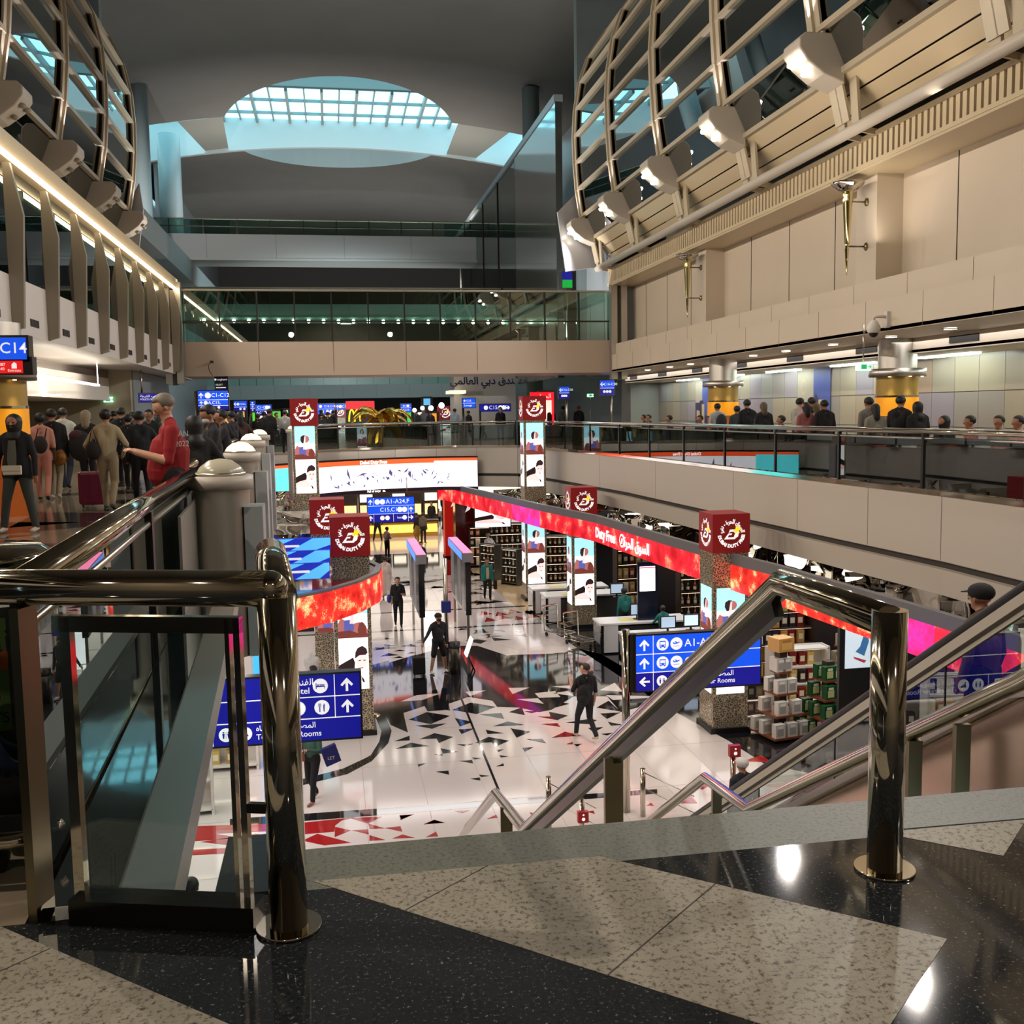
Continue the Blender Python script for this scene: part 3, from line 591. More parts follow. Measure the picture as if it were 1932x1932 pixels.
# lamps on the ribs
def rib_lamp(x, y, z, s, lab):
    t = thing('rib_floodlight', lab, 'lamp', (x, y, z), group=None)
    b = MB(); P = [(0, .42), (-.85, .42), (-.98, .3), (-.98, .12), (-.8, -.12), (-.45, -.38), (0, -.55)]
    b.prism([(px * s, -.38, pz) for px, pz in P], (0, .76, 0)); b.build('housing', beam, t, bev=.03)
    c = MB(); c.box(-.03, .03, -.1, .1, -.6, .5) if False else c.box(min(0, .12 * s), max(0, .12 * s), -.2, .2, -.5, .45); c.build('mount', mull, t)
    for dx, dy, dz in ((-.9, -.17, -.05), (-.9, .17, -.05), (-.68, 0, -.26)):
        e = MB(); e.ell((dx * s, dy, dz - .02), (.085, .085, .06), 0, 10, 6); e.build('bulb', lightb if s > 0 else mat('bulb_off', '8d8676', .3), t)
    return t
for y, w_ in ((5.2, 'nearest the camera'), (10.2, 'x'), (15.2, 'top right'), (20.2, 'large at the upper right'), (25.2, 'second largest in view'), (30.2, 'third largest in view'), (35.2, 'fourth in the row'), (40.0, 'dim one at the far end')):
    if y < 12: continue
    rib_lamp(10.36, y, 8.55, 1, 'three-bulb floodlight on a right wall rib, ' + w_)
    l = bpy.data.lights.new('rib_uplight', 'SPOT'); l.energy = 110; l.spot_size = radians(50); l.shadow_soft_size = .05; l.color = (.98, .9, 1)
    o = bpy.data.objects.new('rib_uplight', l); COL.objects.link(o); o.location = (9.5, y, 9.0); o.rotation_euler = Vector((.12, 0, 1)).to_track_quat('-Z', 'Y').to_euler()
for y, w_ in ((20.2, 'at the left picture edge'), (25.2, 'cut by the picture edge'), (30.2, 'second in from the left edge'), (35.2, 'third in from the left edge'), (40.0, 'shaded at the far end')):
    if y < 22: continue
    rib_lamp(-7.42, y, 8.55, -1, 'cream floodlight on a left curtain wall rib, ' + w_)
    l = bpy.data.lights.new('rib_uplight', 'SPOT'); l.energy = 110; l.spot_size = radians(50); l.shadow_soft_size = .05; l.color = (.98, .9, 1)
    o = bpy.data.objects.new('rib_uplight', l); COL.objects.link(o); o.location = (-6.55, y, 9.0); o.rotation_euler = Vector((-.12, 0, 1)).to_track_quat('-Z', 'Y').to_euler()
# shiny grey end panels
for P, lab in (([(1052, 400), (1100, 352), (1128, 430), (1142, 497), (1120, 505), (1068, 512)], 'right'), ([(200, 445), (245, 380), (262, 345), (270, 395), (262, 470), (240, 500)], 'left')):
    q = [AY(x, y, 40.6) for x, y in P]; mb = MB(); mb.prism(q, (0, .15, 0)); struct('trim_end_panel_' + lab, mb, [mat('end_panel', 'a3a3a6', .25)])

# ------------------------------------------------------------------ left gallery wall: fins, glass, light strip, vents
mb = MB(); mb.box(-5.79, -5.77, -8, 40.2, 4.15, 6.22); struct('window_2', mb, [glassmat('lounge_glass', '8fa89a', .14, .8)])
mb = MB(); mb.box(-5.47, -5.40, 3, 40.1, 6.13, 6.20)
mb.build('light_strip', mat('strip_light', 'ffffff', .5, emis=11, ecol='ffe6bd'), label='long glowing white light line along the top of the left glass wall', cat='light')
f0 = None
for k in range(10):
    y = 17.6 + k * 2.4
    if f0 is None:
        m = MB(); m.prism([(0, -.06, 3.14), (.2, -.06, 3.2), (.3, -.06, 5.2), (.12, -.06, 6.1), (0, -.06, 6.1)], (0, .12, 0))
        f0 = m.build('wall_fin', mat('fin_grey', '8c8373', .4), loc=(-5.6, y, 0), label='grey tapered vertical fin on the left glass wall', cat='fin', group='fins along the left glass wall')
    else: dup(f0, (-5.6, y, 0))
v0 = None
for k in range(10):
    y = 16.6 + k * 2.4
    if v0 is None:
        m = MB(); m.box(0, .015, -.28, .28, -.07, .07, 0)
        for j in range(5): m.box(.015, .02, -.26 + j * .11, -.2 + j * .11, -.05, .05, 1)
        v0 = m.build('air_vent', [mould, joint], loc=(-5.6, y, 3.4), label='small black slotted vent low on the left white spandrel', cat='vent', group='vents in the left spandrel')
    else: dup(v0, (-5.6, y, 3.4))
v0 = None
for k in range(9):
    y = 11.5 + k * 3.9
    m = MB(); m.box(-.015, 0, -.5, .5, -.07, .07, 0)
    if v0 is None: v0 = m.build('bulkhead_vent', [mould], loc=(12.795, y, 2.9), label='dark slotted vent in the cream bulkhead over the right gallery', cat='vent', group='vents over the right gallery')
    else: dup(v0, (12.795, y, 2.9))
# lounge behind the left glass: two lit screens of light, piers
for k in range(7):
    m = MB(); m.box(-7.9, -7.6, 12 + k * 4.6, 12.35 + k * 4.6, 4.2, 6.2); struct('trim_lounge_pier', m, [mat('lounge_pier', 'a59a80', .5)])
t = thing('lounge_screen', 'purple advertising screen behind the far end of the left glass wall', 'screen', (-6.1, 38.4, 4.5), world=True)
MB().box(-6.15, -6.05, 37.9, 38.9, 4.15, 6.0).build('casing', blk, t); MB().box(-6.04, -6.03, 38, 38.8, 5.1, 5.9).build('display', mat('screen_violet', '6a4ad0', .3, emis=1.5, ecol='7a5ae0'), t)
MB().box(-6.2, -6.0, 33.6, 34.0, 4.2, 6.1).build('lounge_lamp', mat('lounge_lamp', 'ffe9c0', .5, emis=5, ecol='ffe9c0'), label='upright glowing wall lamp behind the far left glass wall', cat='lamp')
# downlights and tube lights over the right gallery
d0 = None
for k in range(11):
    y = 13.2 + k * 2.45 + (k % 3) * .15
    m = MB(); m.cyl((0, 0, 0), .12, -.02, .0, 14, 0)
    if d0 is None:
        d0 = thing('downlight', 'small round downlight in the soffit under the right beige bands', 'downlight', (11.9, y, 3.035), group='downlights under the right beige bands')
        m.build('lens', mat('downlight_lens', 'ffffff', .5, emis=14, ecol='fff0d8'), d0); MB().lathe([(.12, 0), (.15, -.025), (.15, 0)], seg=14).build('ring', steel, d0)
    else: dup(d0, (11.9, y, 3.035))
tb0 = None
for k, y in enumerate((13, 17.4, 21.8, 26.2, 30.6, 35, 39.4)):
    m = MB(); m.box(-.1, .1, -1.1, 1.1, -.04, 0)
    if tb0 is None: tb0 = m.build('tube_light', mat('tube_glow', 'ffffff', .5, emis=16, ecol='f0fff4'), loc=(14.05, y, 2.70), label='long tube light washing the mosaic wall of the right gallery', cat='light', group='tube lights above the mosaic wall')
    else: dup(tb0, (14.05, y, 2.70))
m = MB(); m.prism([AY(57, 703, 30), AY(185, 724, 30) + Vector((0, 6, 0)) * 0, AY(185, 728, 30), AY(57, 708, 30)], (0, .1, 0)); m = MB()
pa, pb = G(57, 706, 2.5), G(185, 727, 2.5); m.bar(pa, pb, .1, .05); m.bar(pa, pa + Vector((0, 0, .62)), .02, .02); m.bar(pb, pb + Vector((0, 0, .62)), .02, .02); m.build('tube_light', mat('tube_glow2', 'ffffff', .5, emis=9, ecol='fff6e6'), label='single long tube light in the left gallery ceiling beside the blue gate sign', cat='light')
dl0 = None
for k, (x, y) in enumerate(((65, 741), (85, 743), (105, 744))):
    p = AY(x, y, 28); m = MB(); m.cyl((0, 0, 0), .13, -.03, 0, 12)
    if dl0 is None: dl0 = m.build('oval_downlight', mat('downlight_lens', 'ffffff'), loc=p, label='oval white downlight in the low ceiling behind the left crowd', cat='downlight', group='oval downlights behind the left crowd')
    else: dup(dl0, p)
mb = MB(); mb.box(-14, -7.2, 26, 35.9, 2.12, 2.85); struct('trim_left_bulkhead', mb, [wallw])
# torches on the pilasters
def torch(y, lab):
    t = thing('torch_sconce', lab, 'wall lamp', (10.95, y, 6.1))
    a = MB(); a.lathe([(.01, -1.75), (.045, -1.2), (.03, -1.19), (.05, -1.1), (.1, -.25), (.115, -.2), (.1, -.12), (.13, 0)], seg=16); a.build('cone', mat('polished_brass', 'c9bb8a', .12, 1), t)
    b = MB(); b.lathe([(.05, -.05), (.2, 0), (.33, .12), (.36, .17), (.33, .17), (.19, .06), (.01, .03)], seg=20); b.build('bowl', chrome, t)
    for z in (-.22, -1.15):
        c = MB(); c.tube([(0, 0, z), (.42, 0, z)], .018, 8); c.ell((.44, 0, z), (.05, .07, .09), 0, 10, 6); c.build('wall_arm', mat('old_brass', '8d8062', .3, 1), t)
torch(20.75, 'chrome and brass torch wall lamp on the nearer beige pilaster'); torch(30.75, 'chrome and brass torch wall lamp on the farther beige pilaster')
# dome camera
def domecam(loc, lab, s=1):
    t = thing('dome_camera', lab, 'camera', loc)
    a = MB(); a.box(.25, .33, -.06, .06, -.02, .3); a.tube([(.29, 0, .2), (.02, 0, .2), (0, 0, .17), (0, 0, .1)], .03, 8); a.build('bracket', wallw, t)
    b = MB(); b.lathe([(.01, .14), (.06, .12), (.13, 0), (.13, -.09), (.1, -.12)], seg=16); b.build('body', wallw, t)
    c = MB(); c.ell((0, 0, -.12), (.09, .09, .09), 0, 12, 8); c.build('lens_dome', blk, t)
domecam((10.68, 19.1, 3.12), 'white dome security camera on the beige band of the right wall')
m = MB(); p = AY(400, 683, 39.9); t = thing('bullet_camera', 'small camera with a hanging cable on the beige footbridge front', 'camera', p, world=True)
MB().cb(p + Vector((0, -.1, 0)), (.1, .22, .08), 0).build('body', blk, t); MB().tube([p + Vector((-.05, 0, 0)), p + Vector((-.14, -.03, -.15)), p + Vector((-.1, -.03, -.35)), p + Vector((0, 0, -.5))], .012, 6).build('cable', blk, t)

# ------------------------------------------------------------------ guard railings
def guard(name, lab, path, z_rail, posts, side, r=.055, panes=True, gm=None, gz=(.05, .98), sub=True):
    t = thing(name, lab, 'railing', (path[0][0], path[0][1], 0), world=True)
    R = MB(); R.tube([(x, y, z_rail) for x, y in path], r, 14); R.build('handrail', chrome, t)
    if sub: R = MB(); R.tube([(x, y, z_rail - .13) for x, y in path], .022, 8); R.build('lower_rail', steel, t)
    # arc-length positions
    seg = [0]
    for a, b in zip(path, path[1:]): seg.append(seg[-1] + hypot(b[0] - a[0], b[1] - a[1]))
    def at(d):
        for i in range(len(path) - 1):
            if d <= seg[i + 1] + 1e-6: k = (d - seg[i]) / (seg[i + 1] - seg[i]); return Vector((path[i][0] + (path[i + 1][0] - path[i][0]) * k, path[i][1] + (path[i + 1][1] - path[i][1]) * k, 0))
        return Vector((*path[-1], 0))
    n_ = max(1, round(seg[-1] / posts))
    for i in range(n_ + 1):
        p = at(seg[-1] * i / n_); m = MB(); m.box(p.x - .03, p.x + .03, p.y - .035, p.y + .035, 0.0, z_rail - .02); m.build('post', darksteel, t)
    if panes:
        for i in range(n_):
            a, b = at(seg[-1] * (i + .02) / n_), at(seg[-1] * (i + .98) / n_); m = MB(); m.bar((a.x, a.y, sum(gz) / 2), (b.x, b.y, sum(gz) / 2), .014, gz[1] - gz[0]); m.build('glass_pane', gm or glassr, t)
    return t
RGo = [(x + .06, y) for x, y in RG if y > 0]; RGo[0] = (10.71, 6)
guard('gallery_railing', 'long chrome and glass railing along the right gallery edge', RGo + [(8.2, 45.2)], 1.08, 2.9, 1)
guard('gallery_railing', 'chrome and glass railing across the far end of the open hall', [(8.1, 45.3), (5.6, 46.9), (2.8, 46.7), (.3, 45.7), (-2.9, 42.8)], 1.08, 2.3, 1)
LR = [(-.98, 3.4), (-1.29, 9.9)]
t = guard('gallery_railing', 'thick chrome handrail with glass along the left gallery, starting at the near corner', [(-.98, 3.42), (-1.12, 6.2), (-1.27, 9.75)], 1.05, 3.2, 1, r=.06, gm=glassmat('glass_side', 'a8b8b4', .16))
m = MB(); m.prism([(-1.12, 7.7, .02), (-1.2, 9.2, .02), (-1.2, 9.2, .86), (-1.12, 7.7, .85)], (.02, 0, 0)); m.build('steel_infill', steel2, t)
LR2 = [(-1.5, 10.9), (-1.85, 18.3), (-2.2, 26.2), (-2.45, 30.7), (-2.9, 42.6)]
guard('gallery_railing', 'chrome railing with pale panels along the left gallery beyond the silver bollards', LR2, 1.05, 2.6, 1, gm=mat('pale_infill', 'a9b0ae', .4))
# silver bollard columns with glass dome lamps
def bollard(x, y, lab, lit, sc=1):
    zb = -.55 if y < 12 else -1.4
    t = thing('silver_column', lab, 'column', (x, y, 0))
    MB().lathe([(.24, zb), (.24, .72), (.245, .93)], seg=28).build('shaft', steel2, t)
    MB().lathe([(.2, .93), (.28, .93), (.28, 1.05), (.2, 1.05)], seg=28).build('collar', beam, t)
    MB().box(.2, .36, -.16, .2, zb, .78).build('side_plate', mat('plate_grey', 'a4a7a6', .4), t)
    d = MB(); d.lathe([(.2, 1.05), (.2, 1.09), (.175, 1.13), (.1, 1.185), (.01, 1.2)], seg=24); d.build('dome_lens', mat('dome_lit', 'ffe7a8', .4, emis=4, ecol='ffdf9a') if lit else mat('dome_unlit', 'b9b39c', .25), t)
    MB().lathe([(.2, 1.045), (.215, 1.045), (.215, 1.08), (.2, 1.08)], seg=24).build('lens_ring', steel, t)
bollard(-.98, 9.35, 'silver round column with an unlit glass dome, nearest of the row on the left', False)
bollard(-1.28, 14.9, 'second silver column with a glowing dome on the left gallery edge', True)
bollard(-1.62, 21.5, 'third silver column with a glowing dome on the left gallery edge', True)
bollard(-1.85, 27.2, 'fourth silver column with a small glowing dome on the left gallery edge', True)
bollard(-1.3, 36.5, 'farthest silver column with a tiny glowing dome on the left gallery edge', True)
# ================================================================== LANDING RAILS, STAIRS, ESCALATORS
t = thing('corner_railing', 'heavy chrome railing with a framed glass panel at the left corner of the landing', 'railing', (-.18, 3.11, 0), world=True)
R = MB(); R.tube([(-1.6, 3.62, 1.05), (-1.0, 3.37, 1.06), (-.2, 3.12, 1.06)], .056, 20); R.ell((-.2, 3.12, 1.06), (.056, .056, .056), 0, 16, 10); R.build('handrail', chrome, t)
R = MB(); R.cyl((-.18, 3.11, 0), .058, 0, 1.04, 28); R.cyl((-.18, 3.11, 0), .1, 0, .012, 32); R.build('end_post', chrome, t)
d = (Vector((-.18, 3.11, 0)) - Vector((-.96, 3.345, 0))).normalized(); q = Vector((-.96, 3.345, 0)); nn = Vector((-d.y, d.x, 0))
def along(s_, off=0): return q + d * s_ + nn * off
m = MB(); m.bar(along(.0), along(.0) + Vector((0, 0, 1.0)), .1, .03, up=d); m.build('corner_post', mat('bronze_steel', '8a8068', .3, 1), t)
for s_, w_ in ((.14, .035), (.66, .014), (.69, .02)):
    m = MB(); m.bar(along(s_) + Vector((0, 0, .06)), along(s_) + Vector((0, 0, .97)), w_, .03, up=nn); m.build('frame_upright', chrome, t)
m = MB(); m.bar(along(.1) + Vector((0, 0, .95)), along(.7) + Vector((0, 0, .95)), .03, .05); m.build('frame_head', chrome, t)
m = MB(); m.bar(along(.12) + Vector((0, 0, .04)), along(.72) + Vector((0, 0, .04)), .1, .08); m.build('frame_base', mat('base_dark', '3c3a36', .18, .9), t)
m = MB(); m.bar(along(.15) + Vector((0, 0, .5)), along(.65) + Vector((0, 0, .5)), .012, .86); m.build('glass_pane', glassmat('glass_frame', 'eef4f2', .02, top=.4), t)
m = MB(); m.bar(along(.69) + Vector((0, 0, .38)), along(.77) + Vector((0, 0, .38)), .02, .03); m.build('post_clamp', darksteel, t)
# left stair handrail
SL = math.tan(radians(33))
t = thing('stair_handrail', 'chrome handrail of the left side of the stairs, rising behind the corner post', 'handrail', (-.2, 3.4, 0), world=True)
R = MB(); R.tube([(-.18, 3.2, 1.02), (-.24, 3.9, 1.06), (-.45, 9.2, 1.06 - 5.3 * SL * .98)], .059, 18); R.build('rail_tube', chrome, t)
for y in (5.2, 7.6):
    z = 1.06 - (y - 3.9) * SL * .98; m = MB(); m.box(-.33 - (y - 5) * .03, -.28 - (y - 5) * .03, y - .04, y + .04, z - .95, z - .03); m.build('post', darksteel, t)
# centre handrail
t = thing('stair_handrail', 'chrome centre handrail of the stairs descending from the tall post at right', 'handrail', (1.81, 3.1, 0), world=True)
ap = AX(935, 1497, 1.64); bt = AX(990, 1566, 1.64); lo = AX(868, 1580, 1.64)
R = MB(); R.tube([(1.81, 3.1, .86), (1.82, 3.95, .85), tuple(bt), tuple(ap), tuple(lo), tuple(lo + Vector((0, 1.2, -.75)))], .056, 20); R.build('rail_tube', chrome, t)
R = MB(); R.cyl((1.81, 3.1, 0), .0585, 0, .9, 28); R.cyl((1.81, 3.1, 0), .1, 0, .01, 32); R.build('newel_post', chrome, t)
R = MB(); R.bar((1.82, 4.0, .745), tuple(bt + Vector((0, 0, -.1))), .045, .1); R.build('under_rail', darksteel, t)
for x, y in ((1157, 1440), (955, 1530)):
    X_ = 1.72 if x > 1000 else 1.63; p = AX(x, y, X_); m = MB(); m.box(p.x - .06, p.x + .06, p.y - .02, p.y + .02, p.z - .95, p.z + .04); m.build('flat_post', mat('bronze_steel', '8a8068'), t)
# right handrail
t = thing('stair_handrail', 'chrome handrail of the right side of the stairs in front of the escalator cladding', 'handrail', (3.8, 4, 0), world=True)
b2 = AX(1412, 1527, 3.8); a2 = AX(1330, 1467, 3.8); l2 = AX(1225, 1550, 3.8)
R = MB(); R.tube([(3.8, 3.1, .75), (3.8, 4.05, .72), (3.8, 5.08, .03), tuple(b2), tuple(a2), tuple(l2), tuple(l2 + Vector((0, 1.5, -.95)))], .056, 18); R.build('rail_tube', chrome, t)
for x, y in ((1725, 1405), (1815, 1375), (1352, 1490)):
    p = AX(x, y, 3.8); m = MB(); m.box(p.x - .05, p.x + .05, p.y - .02, p.y + .02, p.z - .95, p.z + .03); m.build('flat_post', mat('bronze_steel', '8a8068'), t)
# the stairs
mb = MB(); n1 = 18; rs = 3.2 / n1; tr = (9.2 - 3.68) / n1
for i in range(n1): mb.box(-.25, 3.95, 3.68 + i * tr, 3.68 + (i + 1) * tr + .01, -(i + 2) * rs - .2, -(i + 1) * rs)
mb.box(-.25, 3.95, 9.2, 10.45, -3.5, -3.2)
for i in range(15): mb.box(-.25, 3.95, 10.45 + i * tr, 10.45 + (i + 1) * tr + .01, -6.1, -3.2 - (i + 1) * .175)
mb.box(-.45, -.25, 3.5, 4.0, -6, -.06, 1)
struct('floor_stairs', mb, [granite('granite_step', '7d7a6e', '45443c', 90, .2), mat('stair_side', '3b4245', .25)])
# escalator
def escalator(x0, x1, lab, far=False):
    t = thing('escalator', lab, 'escalator', (x0, 6, 0), world=True)
    k = (.35 + 2.82) / (10.94 - 6.05)
    def hz(y): return .35 - (y - 6.05) * k
    for x in (x0, x1):
        Ys = 14.35
        pts = [(x, 3.2, 1.0), (x, 4.8, 1.02), (x, 5.3, hz(5.3)), (x, Ys, hz(Ys)), (x, Ys + .6, hz(Ys) - .18), (x, Ys + 1.1, hz(Ys) - .2), (x, Ys + 1.32, hz(Ys) - .4), (x, Ys + 1.2, hz(Ys) - .68)]
        m = MB(); m.tube(pts, .04, 10); m.build('rubber_handrail', rubber, t)
        m = MB()
        for a, b in ((5.3, Ys), ): m.bar((x, a, hz(a) - .085), (x, b, hz(b) - .085), .09, .07); m.bar((x, a, hz(a) - .17), (x, b, hz(b) - .17), .03, .03)
        m.build('handrail_channel', beam, t)
        m = MB(); m.add([(x, 5.3, hz(5.3) - .17), (x, Ys, hz(Ys) - .17), (x, Ys, hz(Ys) - .9), (x, 5.3, hz(5.3) - .9)], [(0, 1, 2, 3)]); m.build('glass_side', glassmat('glass_esc', 'cfd6cc', .07), t)
        m = MB()
        for y in (6.9, 8.6, 10.3, 12.0, 13.6): m.box(x - .006, x + .006, y, y + .012, hz(y) - .9, hz(y) - .17)
        m.build('glass_joint', blk, t)
        m = MB(); m.bar((x, 5.0, hz(5.0) - .98), (x, Ys, hz(Ys) - .98), .3, .16); m.build('skirt_deck', steel2, t)
    m = MB()
    for i in range(30):
        y = 5.2 + i * .31; m.box(x0 + .15, x1 - .15, y, y + .3, hz(y) - 1.5, hz(y) - 1.0)
    m.build('steps', mat('step_grey', '4d4d4f', .4, .6), t, kind='stuff')
    m = MB(); m.prism([(x0 - .12, 4.0, hz(4.0) - .96), (x0 - .12, 15.2, hz(15.2) - .96), (x0 - .12, 15.2, hz(15.2) - 2.4), (x0 - .12, 4.0, hz(4) - 3.0)], (.05, 0, 0)); m.build('side_cladding', mat('rosy_steel', 'c9b3a3', .22, .9), t)
    m = MB(); m.box(x0 + .1, x1 - .1, 14.6, 16.0, -5.99, -5.95); m.build('comb_plate', steel, t)
escalator(4.5, 5.65, 'escalator with black rubber handrails descending beside the stairs')
m = MB(); pr = [(4.12, 3.7, .4), (4.12, 5.55, -.24), (4.12, 9.39, -2.66), (4.12, 10.9, -3.6), (4.12, 10.9, -6), (4.12, 3.7, -6)]; m.prism(pr, (.04, 0, 0)); struct('wall_escalator_side', m, [mat('rosy_steel', 'c9b3a3')])
m = MB(); m.bar((4.1, 3.7, .47), (4.1, 5.55, -.2), .12, .06); m.bar((4.1, 5.55, -.2), (4.1, 10.9, -3.55), .12, .06); struct('trim_cladding_cap', m, [steel2])
# small posts and red call boxes at the foot of the stairs
for (x, yb, yt, lab) in ((1036, 1562, 1465, 'short chrome barrier post left of the centre handrail foot'), (1213, 1540, 1450, 'short chrome barrier post beside the blue sign pole')):
    p = G(x, yb, -6); t = thing('barrier_post', lab, 'post', p, world=True); zt = AY(x, yt, p.y).z
    m = MB(); m.cyl(p, .05, 0, zt - p.z, 16); m.build('post', chrome, t)
    for dz in (.85, .55):
        m = MB(); m.tube([p + Vector((0, 0, dz)), p + Vector((.6, -1.1, dz - .1))], .01, 6); m.build('cable', steel, t)
for (x, y, Y_, lab) in ((1383, 1414, 15.6, 'red square push button box on a chrome pole by the escalator foot'), (1098, 1538, 16.6, 'red square push button box on a chrome pole at the stair foot')):
    p = AY(x, y, Y_); t = thing('call_box', lab, 'button box', (p.x, p.y, -6), world=True)
    MB().cyl((p.x, p.y, -6), .045, 0, p.z + 6 + (.3 if x < 1200 else 0), 14).build('pole', chrome, t)
    MB().cb(p + Vector((0, -.06, 0)), (.19, .1, .2)).build('red_box', mat('signal_red', 'a5151c', .3), t, bev=.01)
    m = MB(); f = Face(p + Vector((0, -.112, 0)), (1, 0, 0), (0, 0, 1), (0, -1, 0)); f.disc(m, 0, -.03, .03, 0, .001); f.disc(m, 0, .045, .016, 0, .001); m.build('white_symbol', mat('sign_white', 'ffffff', .5, emis=.6), t)
# ================================================================== DUTY FREE FLOOR
def ledmat(name, c1, c2, c3, scale=6, s=1.6):
    m = bpy.data.materials.new(name); m.use_nodes = True; nt = m.node_tree; b = nt.nodes['Principled BSDF']; b.inputs['Base Color'].default_value = (.02, .01, .01, 1); b.inputs['Roughness'].default_value = .3
    tc = nt.nodes.new('ShaderNodeTexCoord'); n = nt.nodes.new('ShaderNodeTexNoise'); v = nt.nodes.new('ShaderNodeTexVoronoi'); mx = nt.nodes.new('ShaderNodeMath'); r = nt.nodes.new('ShaderNodeValToRGB')
    n.inputs['Scale'].default_value = scale * .35; n.inputs['Detail'].default_value = 5; v.inputs['Scale'].default_value = scale * 2.2; v.feature = 'DISTANCE_TO_EDGE'
    mx.operation = 'MULTIPLY_ADD'; mx.inputs[1].default_value = .22
    cr = r.color_ramp; cr.elements[0].position = .38; cr.elements[0].color = (*lin(c1), 1); cr.elements[1].position = .74; cr.elements[1].color = (*lin(c3), 1)
    e = cr.elements.new(.58); e.color = (*lin(c2), 1)
    nt.links.new(tc.outputs['Object'], n.inputs['Vector']); nt.links.new(tc.outputs['Object'], v.inputs['Vector'])
    nt.links.new(v.outputs['Distance'], mx.inputs[0]); nt.links.new(n.outputs['Fac'], mx.inputs[2]); nt.links.new(mx.outputs[0], r.inputs['Fac'])
    nt.links.new(r.outputs['Color'], b.inputs['Emission Color']); b.inputs['Emission Strength'].default_value = s; return m
led_r = ledmat('led_red', 'b00010', 'e02030', 'ff9a70', 5); led_g = ledmat('led_gold_red', 'b80a10', 'ee3322', 'ffd890', 9, 1.5); led_p = ledmat('led_magenta', 'd01040', 'd02a90', '7040e0', 4)
swhite = mat('sign_white', 'ffffff', .5, emis=.9); sign_blue = mat('sign_blue', '0a4ad8', .4, emis=.85, ecol='0f52e8'); sign_navy = mat('sign_navy', '10108a', .4, emis=.7, ecol='12128f')
sign_red = mat('sign_red_panel', 'd01818', .4, emis=.9); maroon = mat('logo_maroon', '7c1216', .4, emis=.25, ecol='8a1014'); yel = mat('logo_yellow', 'ffd21e', .4, emis=.9)
def clad():
    m = bpy.data.materials.new('mosaic_cladding'); m.use_nodes = True; nt = m.node_tree; b = nt.nodes['Principled BSDF']; b.inputs['Roughness'].default_value = .25; b.inputs['Metallic'].default_value = .5
    tc = nt.nodes.new('ShaderNodeTexCoord'); v = nt.nodes.new('ShaderNodeTexVoronoi'); v.inputs['Scale'].default_value = 19; v.feature = 'DISTANCE_TO_EDGE'; r = nt.nodes.new('ShaderNodeValToRGB')
    r.color_ramp.elements[0].position = .05; r.color_ramp.elements[0].color = (*lin('d8c8a8'), 1); r.color_ramp.elements[1].position = .12; r.color_ramp.elements[1].color = (*lin('6a6056'), 1)
    nt.links.new(tc.outputs['Object'], v.inputs['Vector']); nt.links.new(v.outputs['Distance'], r.inputs['Fac']); nt.links.new(r.outputs['Color'], b.inputs['Base Color']); return m
cladm = clad()
def em(name, c, s=1.0): return mat(name, c, .4, emis=s)
AD = [em('ad_sky', '9fe0f2', 1.1), em('ad_white', 'ffffff', 1.15), em('ad_skin', 'b06a66', .8), em('ad_hair', '3a2028', .4), em('ad_blue', '5a5fae', .8), em('ad_brown', '7c3c34', .6), em('ad_pale', 'f2c4c0', 1.2), em('ad_black', '2c1c1c', .3), em('ad_skyp', 'e4f6fb', 1.15)]
def ad_woman(f, mb, w, h, d=.004):
    S = lambda pts, mi, k: f.poly(mb, [(x * w, y * h) for x, y in pts], mi, d + k * .002)
    f.rect(mb, -w / 2, w / 2, -h / 2, 0, 8, d); f.rect(mb, -w / 2, w / 2, 0, h / 2, 0, d)
    S([(-.5, -.2), (-.4, -.08), (-.28, -.12), (-.1, -.22), (.2, -.18), (.38, -.2), (.5, -.34), (.5, -.5), (-.5, -.5)], 2, 1)
    S([(-.28, -.13), (-.08, -.12), (.05, -.26), (.0, -.4), (-.3, -.38)], 4, 2)
    S([(-.5, -.36), (-.1, -.34), (.15, -.4), (.5, -.42), (.5, -.5), (-.5, -.5)], 5, 3)
    S([(-.22, .08), (-.2, .18), (-.08, .23), (.04, .22), (.08, .12), (-.04, .0), (-.14, -.02)], 3, 2)
    S([(-.02, .2), (.12, .21), (.2, .16), (.22, .1), (.17, .04), (.06, 0), (-.04, .04)], 2, 3)
    S([(-.1, -.2), (-.04, .1), (.0, .2), (.04, .19), (.03, .05), (.04, -.2)], 6, 4)
    S([(.16, -.34), (.22, -.2), (.32, -.17), (.44, -.26), (.46, -.48), (.2, -.48)], 5, 5)
def ad_man(f, mb, w, h, d=.004):
    S = lambda pts, mi, k: f.poly(mb, [(x * w, y * h) for x, y in pts], mi, d + k * .002)
    f.rect(mb, -w / 2, w / 2, -h / 2, h / 2, 1, d)
    S([(-.5, -.02), (-.3, .04), (-.02, .12), (.04, .02), (.02, -.1), (-.5, -.2)], 7, 1)
    S([(.04, .1), (.06, .22), (.14, .3), (.3, .34), (.44, .28), (.47, .2), (.4, .16), (.2, .16)], 3, 3)
    S([(.06, .14), (.2, .17), (.44, .17), (.46, .02), (.36, -.1), (.22, -.14), (.08, -.04)], 6, 2)
    S([(.16, .06), (.24, .07), (.24, .05), (.16, .045)], 7, 4); S([(.32, .07), (.4, .06), (.4, .045), (.32, .05)], 7, 4); S([(.22, -.07), (.32, -.08), (.3, -.1), (.23, -.09)], 2, 4)
    S([(-.5, -.2), (-.3, -.14), (.0, -.1), (.2, -.2), (.32, -.3), (.28, -.34), (-.48, -.3)], 6, 3)
    S([(.24, -.26), (.32, -.3), (.36, -.38), (.28, -.36)], 7, 5)
